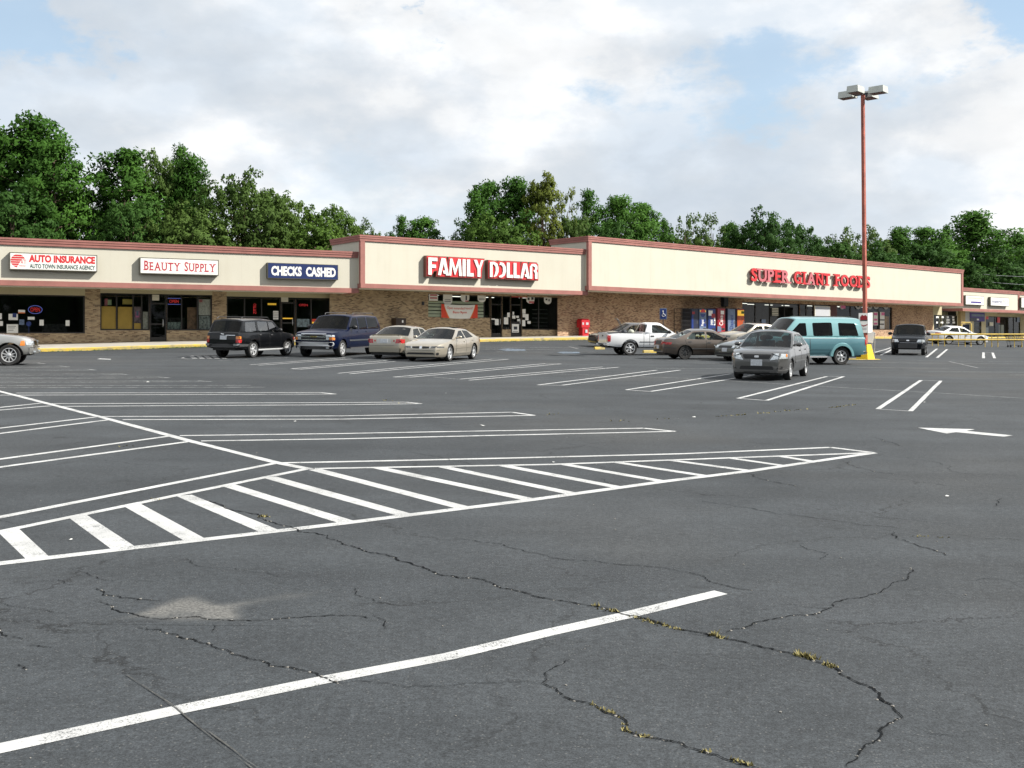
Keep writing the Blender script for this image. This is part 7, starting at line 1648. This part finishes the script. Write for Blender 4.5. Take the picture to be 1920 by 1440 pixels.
# dark blue full-size wagon facing the camera
c = Car('blue_suv', 'big dark blue long wagon facing the camera between black off-roader and gold sedan', P_navy, cat='suv', L=5.50, W=1.98, H=1.89, wb=3.30, fo=.95, r=.375, gh=(1.45, 2.10, 4.95, 5.34), tumb=.80, glass='tint', back='tint', sill=.38, cf=.12, rim='alloy', nsp=6, tw=.26, wgap=1.14, bulge=.12,
        zs=[(0, .62), (.02, .98), (.07, 1.06), (.5, 1.12), (1.45, 1.19), (2.6, 1.20), (5.34, 1.22), (5.45, 1.18), (5.5, .75)], win=[(1.62, 2.20, 2.62, 2.62), (2.72, 2.72, 3.62, 3.62), (3.72, 3.72, 5.05, 4.82)], rows=[2.7, 3.6, 4.4])
c.patch('grille', [(-.58, .78), (.58, .78), (.58, 1.02), (-.58, 1.02)], 'front', 'black', off=.008); c.patch('grille_bar', [(-.60, .885), (.60, .885), (.60, .92), (-.60, .92)], 'front', 'chrome', off=.022); c.patch('badge', [(-.15, .88), (.15, .88), (.15, .94), (-.15, .94)], 'front', 'drygrass', off=.03)
for z in (1.02, .755): c.patch('grille_frame', [(-.60, z), (.60, z), (.60, z + .03), (-.60, z + .03)], 'front', 'chrome', off=.02, rnd_=0)
c.corner('headlight', 'front', .60, .905, 1.0, .2, 'lamp', off=.012); c.patch('parking_lamp', [(.60, .77), (.74, .77), (.74, .89), (.60, .89)], 'front', 'lamp', mirror=True, off=.012); c.corner('turn_signal', 'front', .75, .77, .89, .2, 'amber', off=.014)
c.patch('front_bumper', [(-.93, .50), (.93, .50), (.95, .68), (-.95, .68)], 'front', 'alloy', off=.10, rnd_=.06); c.patch('valance', [(-.85, .36), (.85, .36), (.88, .49), (-.88, .49)], 'front', 'trimdark', off=.05, rnd_=.04); c.patch('fog_lamp', [(.62, .40), (.76, .40), (.76, .48), (.62, .48)], 'front', 'lamp', mirror=True, off=.06)
c.sides('chrome_strip', [(.62 + .95, .70), (4.4, .70), (4.4, .76), (.62 + .95, .76)], 'chrome', off=.02); c.seams([(1.66, 1.62), (2.66, 2.66), (3.55, 3.66)]); c.handles([2.42, 3.4], m=P_navy); c.mirrors('black', size=(.18, .26, .2), dz=.12)
for sg in (1, -1):
    mb = MB(); mb.tube([(c.X(x), sg * .68, z) for x, z in ((2.5, 1.87), (2.6, 1.95), (4.8, 1.95), (4.9, 1.88))], .02, 6); mb.build('roof_rail', M['trimdark'], c.root)
    mb = MB(); mb.obox((c.X(4.0), sg * .86, .36), (2.3, 0, 0), (0, sg * .13, 0), (0, 0, .05)); mb.build('running_board', M['trimdark'], c.root)
c.place('fl', 641, 669.5, 254)

# light gold sedan from behind
c = Car('gold_sedan', 'pale gold sedan seen from behind with red tail lamps', P_gold, L=4.80, W=1.79, H=1.43, wb=2.80, fo=.88, r=.325, gh=(1.30, 2.10, 3.30, 4.06), tumb=.70, sill=.21, cr=.22, cf=.2, rbulge=.16,
        zs=[(0, .48), (.03, .60), (.12, .68), (.7, .81), (1.30, .89), (2.5, .915), (4.06, .965), (4.55, .985), (4.70, .95), (4.76, .85), (4.80, .62)], win=[(1.56, 2.18, 2.60, 2.60), (2.70, 2.70, 3.60, 3.30)], glass='carglass', back='tint')
c.corner('taillight', 'rear', .50, .69, .87, .30, 'red', y0t=.54); c.patch('inner_lamp', [(.40, .75), (.47, .75), (.47, .83), (.40, .83)], 'rear', 'red', mirror=True, off=.01, rnd_=.035)
c.patch('plate_recess', [(-.30, .68), (.34, .68), (.34, .88), (-.30, .88)], 'rear', P_silver, off=.006); c.plate('rear', .71, .02, .34, .15); c.patch('bumper_line', [(-.84, .58), (.84, .58), (.84, .592), (-.84, .592)], 'rear', 'black', off=.003, rnd_=0); 
mb = MB(); n = 14
for a in range(n):
    u0, u1 = -1 + 2 * a / n, -1 + 2 * (a + 1) / n; h = lambda u: 1.035 + .035 * (1 - u * u); q = lambda u, dx, dz: Vector((c.X(4.62 - .12 * u * u + dx), u * .72, h(u) + dz))
    mb.quad(q(u0, 0, 0), q(u1, 0, 0), q(u1, -.15, -.03), q(u0, -.15, -.03)); mb.quad(q(u0, 0, 0), q(u1, 0, 0), q(u1, -.02, -.05), q(u0, -.02, -.05)); mb.quad(q(u0, -.02, -.05), q(u1, -.02, -.05), q(u1, -.15, -.05), q(u0, -.15, -.05))
mb.build('rear_spoiler', P_gold, c.root); mb = MB(); mb.obox((c.X(4.62), .55, .96), (.08, 0, 0), (0, .06, 0), (0, 0, .07)); mb.obox((c.X(4.62), -.61, .96), (.08, 0, 0), (0, .06, 0), (0, 0, .07)); mb.build('spoiler_leg', P_gold, c.root)
c.seams([(1.55, 1.55), (2.64, 2.65), (3.5, 3.66)]); c.handles([2.4, 3.38]); c.mirrors(P_gold); c.sides('rub_strip', [(1.5, .5), (3.5, .53), (3.5, .57), (1.5, .54)], P_gold, off=.012); c.place('rl', 707.5, 671.5, 73)

# champagne coupe-like sedan facing the camera
c = Car('gold_sedan', 'champagne sedan with split grille facing the camera before the store banner', P_gold2, L=4.95, W=1.84, H=1.38, wb=2.81, fo=1.0, r=.335, gh=(1.38, 2.30, 3.42, 4.22), tumb=.68, sill=.19, cf=.30, cr=.2, bulge=.22, glass='carglass', back='tint', nsp=5,
        zs=[(0, .44), (.02, .56), (.07, .62), (.2, .68), (.8, .80), (1.38, .875), (2.4, .88), (3.6, .93), (4.22, .975), (4.7, .96), (4.87, .90), (4.95, .62)], win=[(1.70, 2.40, 2.78, 2.74), (2.88, 2.84, 3.76, 3.40)])
for y0, y1 in ((.06, .36),):
    c.patch('grille', [(y0, .535), (y1, .55), (y1 + .02, .62), (y0, .63)], 'front', 'black', mirror=True, off=.008, rnd_=.04)
c.patch('grille_cap', [(-.05, .53), (.05, .53), (.05, .64), (-.05, .64)], 'front', 'chrome', off=.012); c.patch('grille_edge', [(.37, .54), (.40, .55), (.43, .63), (.40, .63)], 'front', 'chrome', mirror=True, off=.012)
c.corner('headlight', 'front', .43, .55, .635, .42, 'lampdark', y0t=.46, side_drop=.02); c.patch('air_intake', [(-.62, .30), (.62, .30), (.55, .375), (-.55, .375)], 'front', 'black', off=.006, rnd_=.04); c.sides('fog_lamp', [(.02, .27), (.14, .27), (.14, .38), (.02, .38)], 'black', off=.006, rnd_=.05)
c.patch('bumper_line', [(-.86, .455), (.86, .455), (.86, .467), (-.86, .467)], 'front', 'black', off=.003, rnd_=0)
c.sides('side_rib', [(.6 + 1.0, .30), (3.35, .31), (3.35, .36), (1.6, .35)], P_gold2, off=.018, rnd_=.015); c.sides('side_rib', [(1.55, .52), (3.3, .54), (3.3, .57), (1.55, .55)], P_gold2, off=.014); c.seams([(1.62, 1.66), (2.83, 2.83), (3.55, 3.82)]); c.handles([2.55, 3.55]); c.mirrors(P_gold2)
mb = MB(); mb.obox((c.X(3.3), -.42, 1.375), (.75, 0, 0), (0, .84, 0), (0, 0, .02)); mb.build('sunroof', M['tint'], c.root); c.corner('taillight', 'rear', .4, .7, .88, .25, 'red')
c.place('fl', 842, 677.5, 252)

# white pickup
c = Car('white_pickup', 'white small pickup truck with open bed, parked across in front of the supermarket', P_white, cat='pickup', L=4.90, W=1.73, H=1.64, wb=2.83, fo=.90, r=.365, gh=(1.32, 2.06, 2.78, 2.98), tumb=.76, sill=.40, cr=.06, cf=.2, rbulge=.02, wgap=1.17, bed=3.04, nsp=6, tw=.23, rows=[2.72], rear_frac=(.12, .88), back='tint',
        zs=[(0, .62), (.03, .85), (.12, .93), (.6, 1.0), (1.32, 1.06), (2.98, 1.08), (3.04, 1.08), (4.86, 1.09), (4.90, 1.08)], win=[(1.52, 2.12, 2.60, 2.58)], wlo=.04)
mb = MB(); y = .70; x0, x1 = 3.06, 4.84
mb.obox((c.X(x1), -y, .62), (x1 - x0, 0, 0), (0, 2 * y, 0), (0, 0, .03))
for sg in (1, -1): mb.obox((c.X(x1), sg * (y - .02), .65), (x1 - x0, 0, 0), (0, sg * .10, 0), (0, 0, .455))
mb.obox((c.X(x0) - .001, -y, .65), (.05, 0, 0), (0, 2 * y, 0), (0, 0, .455)); mb.obox((c.X(4.895), -y, .65), (.06, 0, 0), (0, 2 * y, 0), (0, 0, .455)); mb.build('truck_bed', P_white, c.root)
mb = MB(); 
for sg in (1, -1): mb.obox((c.X(4.88), sg * .70, 1.106), (1.80, 0, 0), (0, sg * .12, 0), (0, 0, .018))
mb.build('bed_rail_cap', M['trimdark'], c.root)
c.sides('bed_gap', [(3.02, .44), (3.04, .44), (3.04, 1.07), (3.02, 1.07)], 'black', off=.002, rnd_=0); c.seams([(1.5, 1.5), (2.72, 2.74)]); c.sides('door_handle', [(2.50, .93), (2.68, .93), (2.68, .99), (2.50, .99)], 'black', off=.012, rnd_=.02); c.sides('rub_strip', [(1.5, .66), (4.0 - .75, .66), (4.0 - .75, .69), (1.5, .69)], 'trimdark', off=.012, rnd_=0)
c.corner('taillight', 'rear', .68, .68, 1.0, .17, 'red', off=.012, y0t=.72)
c.patch('rear_bumper', [(-.80, .44), (.80, .44), (.80, .58), (-.80, .58)], 'rear', 'trimdark', off=.10, rnd_=.03); c.patch('bumper_end', [(.5, .50), (.82, .50), (.82, .58), (.5, .58)], 'rear', 'white', mirror=True, off=.11); c.patch('tailgate_handle', [(-.09, .93), (.09, .93), (.09, 1.0), (-.09, 1.0)], 'rear', 'black', off=.01); c.mirrors('black', size=(.15, .22, .17)); c.corner('headlight', 'front', .5, .7, .86, .25, 'lamp')
pick = c.place('rr', 1181, 666.3, 12)
mx = Matrix.LocRotScale(c.root.location, c.root.rotation_euler, None); q = lambda x, y, z: mx @ Vector((c.X(x), y, z))
mow = empty('lawn_mower', q(3.9, 0, .66), 'dark lawn mower with raised handle lying in the pickup bed', 'lawn mower')
mb = MB(); mb.tube([q(3.75, -.1, 1.0), q(3.95, -.1, 1.45), q(4.12, -.1, 1.74), q(4.2, -.1, 1.80), q(4.32, -.1, 1.80)], .022, 6); mb.tube([q(3.75, .1, 1.0), q(3.95, .1, 1.45), q(4.12, .1, 1.74)], .016, 6); mb.tube([q(4.12, -.1, 1.74), q(4.12, .1, 1.74)], .016, 6); mb.build('handle', M['black'], mow)
mb = MB(); mb.ball(q(3.78, 0, 1.12), (.16, .16, .14)); mb.obox(q(4.1, -.28, .68), q(3.5, -.28, .68) - q(4.1, -.28, .68), q(4.1, .28, .68) - q(4.1, -.28, .68), Vector((0, 0, .34))); mb.build('engine_and_deck', M['ink'], mow, smooth=40)
mb = MB(); mb.ball(q(3.45, -.1, 1.14), (.17, .2, .15)); mb.ball(q(3.3, .2, 1.1), (.14, .14, .16)); tag(mb.build('tool_bag', mat('pale_tool_bag', (.35, .36, .30), .9, var=.6, vscale=8), origin=q(3.4, 0, 1.0), smooth=60), 'pale bundle of tools behind the pickup cab', 'bag')

# taupe sedan, side on
c = Car('brown_sedan', 'taupe brown sedan seen from its right rear beside the white pickup', P_brown, L=4.50, W=1.71, H=1.37, wb=2.62, fo=.88, r=.305, gh=(1.22, 2.06, 3.06, 3.92), tumb=.68, sill=.22, cr=.20, nsp=8, rim='steel', rbulge=.14, tw=.19, rimf=.6,
        zs=[(0, .46), (.03, .58), (.12, .64), (.7, .76), (1.22, .845), (2.4, .87), (3.92, .92), (4.25, .935), (4.40, .90), (4.46, .80), (4.50, .60)], win=[(1.48, 2.14, 2.48, 2.46), (2.56, 2.54, 3.44, 3.10)], wlo=.02)
c.corner('taillight', 'rear', .40, .67, .79, .38, 'red'); c.patch('tail_panel', [(-.38, .67), (.38, .67), (.38, .85), (-.38, .85)], 'rear', 'trimdark', off=.006); c.plate('rear', .47)
c.patch('rear_bumper_skirt', [(-.78, .30), (.78, .30), (.80, .44), (-.80, .44)], 'rear', 'black', off=.01); c.sides('side_moulding', [(1.35, .46), (3.2, .47), (3.2, .51), (1.35, .50)], 'trimdark', off=.014); c.sides('side_moulding', [(3.9, .50), (4.45, .52), (4.45, .55), (3.9, .53)], 'trimdark', off=.012); c.seams([(1.45, 1.48), (2.51, 2.52), (3.36, 3.5)]); c.handles([2.3, 3.2], m='trimdark'); c.mirrors('black'); c.patch('sunshade', [(.0, .0), (.0, .0), (.0, .0)], 'front', 'white') if False else None
mb = MB(); mb.obox((c.X(3.05), -.5, .80), (.12, 0, 0), (0, .55, 0), (0, 0, .36)); mb.build('white_bag_inside', M['paper'], c.root)
c.place('rr', 1284, 674, 10)

# dark green sedan, nose to the camera, half hidden
c = Car('green_grey_sedan', 'dark green grey sedan facing the camera, half hidden behind the grey sedan', P_green, L=4.78, W=1.78, H=1.38, wb=2.67, fo=.95, r=.315, gh=(1.28, 2.12, 3.3, 4.0), tumb=.70, sill=.22, cf=.28,
        zs=[(0, .48), (.02, .58), (.08, .65), (.25, .71), (.7, .80), (1.28, .88), (2.4, .90), (4.1, .96), (4.55, .95), (4.7, .88), (4.78, .6)], win=[(1.55, 2.2, 2.6, 2.6), (2.7, 2.7, 3.6, 3.3)])
c.corner('headlight', 'front', .42, .585, .69, .34, 'lamp'); c.sides('turn_signal', [(.34, .60), (.46, .61), (.46, .69), (.35, .69)], 'amber', off=.012); c.patch('grille', [(-.4, .58), (.4, .58), (.42, .68), (-.42, .68)], 'front', 'black'); c.patch('air_intake', [(-.6, .30), (.6, .30), (.6, .38), (-.6, .38)], 'front', 'black'); c.plate('front', .42); c.mirrors(P_green); c.seams([(1.5, 1.5), (2.65, 2.65)]); c.handles([2.4]); c.place('fl', 1414, 678, 211)

# beige sedan further back, facing left
c = Car('beige_sedan', 'beige sedan driving left by the kerb, mostly hidden behind the van and grey sedan', P_beige, L=4.9, W=1.82, H=1.50, wb=2.8, fo=1.0, r=.32, gh=(1.42, 2.2, 3.5, 4.2), tumb=.72, sill=.24, cf=.24,
        zs=[(0, .5), (.03, .66), (.1, .74), (.3, .80), (.8, .87), (1.42, .94), (2.5, .95), (4.2, .99), (4.7, .97), (4.85, .9), (4.9, .65)], win=[(1.7, 2.28, 2.7, 2.7), (2.8, 2.8, 3.8, 3.4)])
c.corner('headlight', 'front', .45, .64, .76, .25, 'lampdark'); c.patch('grille', [(-.42, .62), (.42, .62), (.42, .76), (-.42, .76)], 'front', 'black'); c.patch('front_bumper', [(-.86, .42), (.86, .42), (.86, .54), (-.86, .54)], 'front', 'trimdark', off=.03); c.mirrors(P_beige); c.seams([(1.6, 1.62), (2.75, 2.75)]); c.place('fl', 1388, 652, 205)

# turquoise van
P_van = two_tone('turquoise_van_paint', (.08, .20, .235), (.21, .42, .44), 1.075)
c = Car('turquoise_van', 'pale turquoise passenger van with dark windows beside the lamp post', P_van, cat='van', L=4.80, W=1.95, H=1.93, wb=2.82, fo=.85, r=.35, gh=(1.02, 1.72, 4.52, 4.72), tumb=.80, glass='tint', back='tint', sill=.34, cf=.14, cr=.10, nsp=6, tw=.23, rimf=.62, wgap=1.15, rbulge=.03, rows=[2.1, 3.0],
        zs=[(0, .62), (.03, .86), (.1, .93), (.5, 1.03), (1.02, 1.10), (2.4, 1.10), (4.72, 1.11), (4.78, 1.08), (4.80, .6)], win=[(1.30, 1.84, 2.14, 2.12), (2.42, 2.40, 3.28, 3.26), (3.56, 3.54, 4.44, 4.30)], wlo=.06, whi=.16, rear_frac=(.05, .85))
c.sides('belt_strip', [(1.2, 1.065), (4.74, 1.065), (4.74, 1.085), (1.2, 1.085)], mat('pale_pinstripe', (.55, .68, .70), .4), off=.008, rnd_=0); c.sides('lower_crease', [(1.3, .62), (3.2, .62), (3.2, .635), (1.3, .635)], P_van, off=.012, rnd_=0)
for sg in (1, -1):
    mb = MB(); mb.obox((c.X(3.2), sg * .80, .30), (2.0, 0, 0), (0, sg * .15, 0), (0, 0, .06)); mb.build('running_board', M['alloy'], c.root); mb = MB(); a0 = [math.pi * i / 14 for i in range(15)]; xc = c.fo + c.wb; ra = c.r * 1.15 + .02
    P1 = [Vector((c.X(xc) + (ra + d) * math.cos(t), sg * (c.hw(xc) + o), c.r + (ra + d) * math.sin(t))) for d, o in ((0, -.03), (.0, .035), (.10, .03), (.13, -.03)) for t in a0]; mb.add(P1, [(k * 15 + i, k * 15 + i + 1, (k + 1) * 15 + i + 1, (k + 1) * 15 + i) for k in range(3) for i in range(14)]); mb.build('wheel_flare', mat('pale_van_flare', (.17, .36, .385), .4, .2, coat=.7), c.root, smooth=60)
c.corner('taillight', 'rear', .74, .79, 1.04, .07, 'red', off=.012); c.patch('rear_bumper', [(-.9, .42), (.9, .42), (.9, .56), (-.9, .56)], 'rear', 'chrome', off=.10); c.mirrors('black', size=(.16, .22, .2)); c.seams([(1.28, 1.28), (2.26, 2.26)])
c.corner('headlight', 'front', .5, .72, .86, .2, 'lamp'); c.patch('grille', [(-.48, .72), (.48, .72), (.48, .88), (-.48, .88)], 'front', 'black')
mb = MB(); mb.obox((c.X(4.3), -.5, 1.93), (2.2, 0, 0), (0, .05, 0), (0, 0, .03)); mb.obox((c.X(4.3), .45, 1.93), (2.2, 0, 0), (0, .05, 0), (0, 0, .03)); mb.build('roof_rack', M['chrome'], c.root)
c.place('rl', 1577, 684, 193)

# black compact off-roader at the right
c = Car('black_suv', 'black blue compact off-roader facing the camera right of the lamp post', P_crv, cat='suv', L=4.45, W=1.75, H=1.66, wb=2.62, fo=.85, r=.335, gh=(1.12, 1.80, 4.0, 4.36), tumb=.80, back='tint', sill=.34, cf=.22, rows=[2.3, 3.2],
        zs=[(0, .60), (.03, .78), (.12, .87), (.6, .97), (1.12, 1.03), (2.4, 1.04), (4.36, 1.06), (4.42, 1.02), (4.45, .65)], win=[(1.32, 1.88, 2.2, 2.2), (2.3, 2.3, 3.1, 3.1), (3.22, 3.22, 4.0, 3.86)], bulge=.14)
c.corner('headlight', 'front', .44, .70, .84, .32, 'lamp', y0t=.5); c.patch('grille', [(-.44, .73), (.44, .73), (.46, .83), (-.46, .83)], 'front', 'black'); c.patch('badge', [(-.07, .76), (.07, .76), (.07, .82), (-.07, .82)], 'front', 'chrome', off=.015)
c.patch('bumper_line', [(-.75, .655), (.75, .655), (.75, .675), (-.75, .675)], 'front', 'grey', off=.006, rnd_=0); c.patch('front_bumper', [(-.82, .38), (.82, .38), (.84, .62), (-.84, .62)], 'front', 'trimdark', off=.03, rnd_=.05); c.mirrors('black', size=(.15, .24, .18)); c.seams([(1.3, 1.3), (2.25, 2.25)]); c.place('fl', 1733, 666, 247)

# white sedan behind the yellow rails
c = Car('white_sedan', 'white sedan facing right behind the yellow rails', P_white, L=4.50, W=1.80, H=1.43, wb=2.76, fo=.77, r=.33, gh=(1.35, 2.12, 3.2, 4.0), tumb=.70, sill=.20, rbulge=.12, back='tint', nsp=10,
        zs=[(0, .5), (.02, .62), (.08, .68), (.6, .82), (1.35, .90), (2.4, .92), (4.0, .98), (4.35, .98), (4.45, .9), (4.5, .6)], win=[(1.6, 2.18, 2.55, 2.55), (2.64, 2.64, 3.62, 3.24)])
c.corner('taillight', 'rear', .45, .72, .9, .25, 'red'); c.mirrors(P_white); c.seams([(1.6, 1.6), (2.6, 2.6)]); c.handles([2.35, 3.3]); c.sides('side_crease', [(.9, .62), (3.9, .70), (3.9, .712), (.9, .632)], 'trimdark', off=.002, rnd_=0); c.corner('headlight', 'front', .5, .6, .7, .3, 'lamp'); c.place('rr', 1778.5, 645.8, 13)

# silver off-roader cut by the left edge
c = Car('silver_suv', 'silver off-roader nose entering at the left photo edge', P_silver, cat='suv', L=4.65, W=1.72, H=1.66, wb=2.72, fo=.76, r=.365, gh=(1.32, 1.95, 4.1, 4.5), tumb=.80, sill=.38, cf=.22, nsp=10, spw=.5, wgap=1.17, tw=.24,
        zs=[(0, .60), (.03, .80), (.12, .90), (.6, .99), (1.42, 1.06), (2.4, 1.06), (4.5, 1.08), (4.6, 1.03), (4.65, .6)], win=[(1.52, 2.02, 2.4, 2.4), (2.5, 2.5, 3.3, 3.3), (3.45, 3.45, 4.25, 4.0)])
c.corner('headlight', 'front', .42, .70, .86, .24, 'lamp'); c.sides('turn_signal', [(.25, .69), (.42, .69), (.38, .86), (.27, .86)], 'amber', off=.013); c.patch('grille', [(-.38, .70), (.38, .70), (.38, .86), (-.38, .86)], 'front', 'chrome', off=.01); c.patch('front_bumper', [(-.8, .42), (.8, .42), (.82, .64), (-.82, .64)], 'front', P_silver, off=.06, rnd_=.05); c.patch('fog_lamp', [(.5, .44), (.66, .44), (.66, .51), (.5, .51)], 'front', 'lamp', mirror=True, off=.07)
c.seams([(1.62, 1.6), (2.55, 2.55)]); c.handles([2.3]); c.mirrors(P_silver, size=(.16, .22, .18)); c.place('fr', 17.0, 685.5, 17)

# dark sedan hidden behind the pickup
c = Car('dark_sedan', 'dark sedan behind the white pickup, facing left', P_dark, L=4.7, W=1.76, H=1.45, wb=2.65, fo=.95, r=.315, gh=(1.3, 2.1, 3.3, 4.0), tumb=.70, sill=.22, zs=[(0, .5), (.03, .62), (.12, .70), (.7, .82), (1.3, .91), (2.4, .93), (4.0, .97), (4.5, .95), (4.65, .88), (4.7, .6)], win=[(1.55, 2.18, 2.58, 2.58), (2.68, 2.68, 3.58, 3.22)])
c.corner('headlight', 'front', .45, .60, .72, .25, 'lampdark'); c.patch('grille', [(-.4, .6), (.4, .6), (.4, .7), (-.4, .7)], 'front', 'black'); c.patch('front_bumper', [(-.82, .36), (.82, .36), (.82, .54), (-.82, .54)], 'front', 'trimdark', off=.03); c.mirrors(P_dark); c.place('fl', 1148, 652, 196)
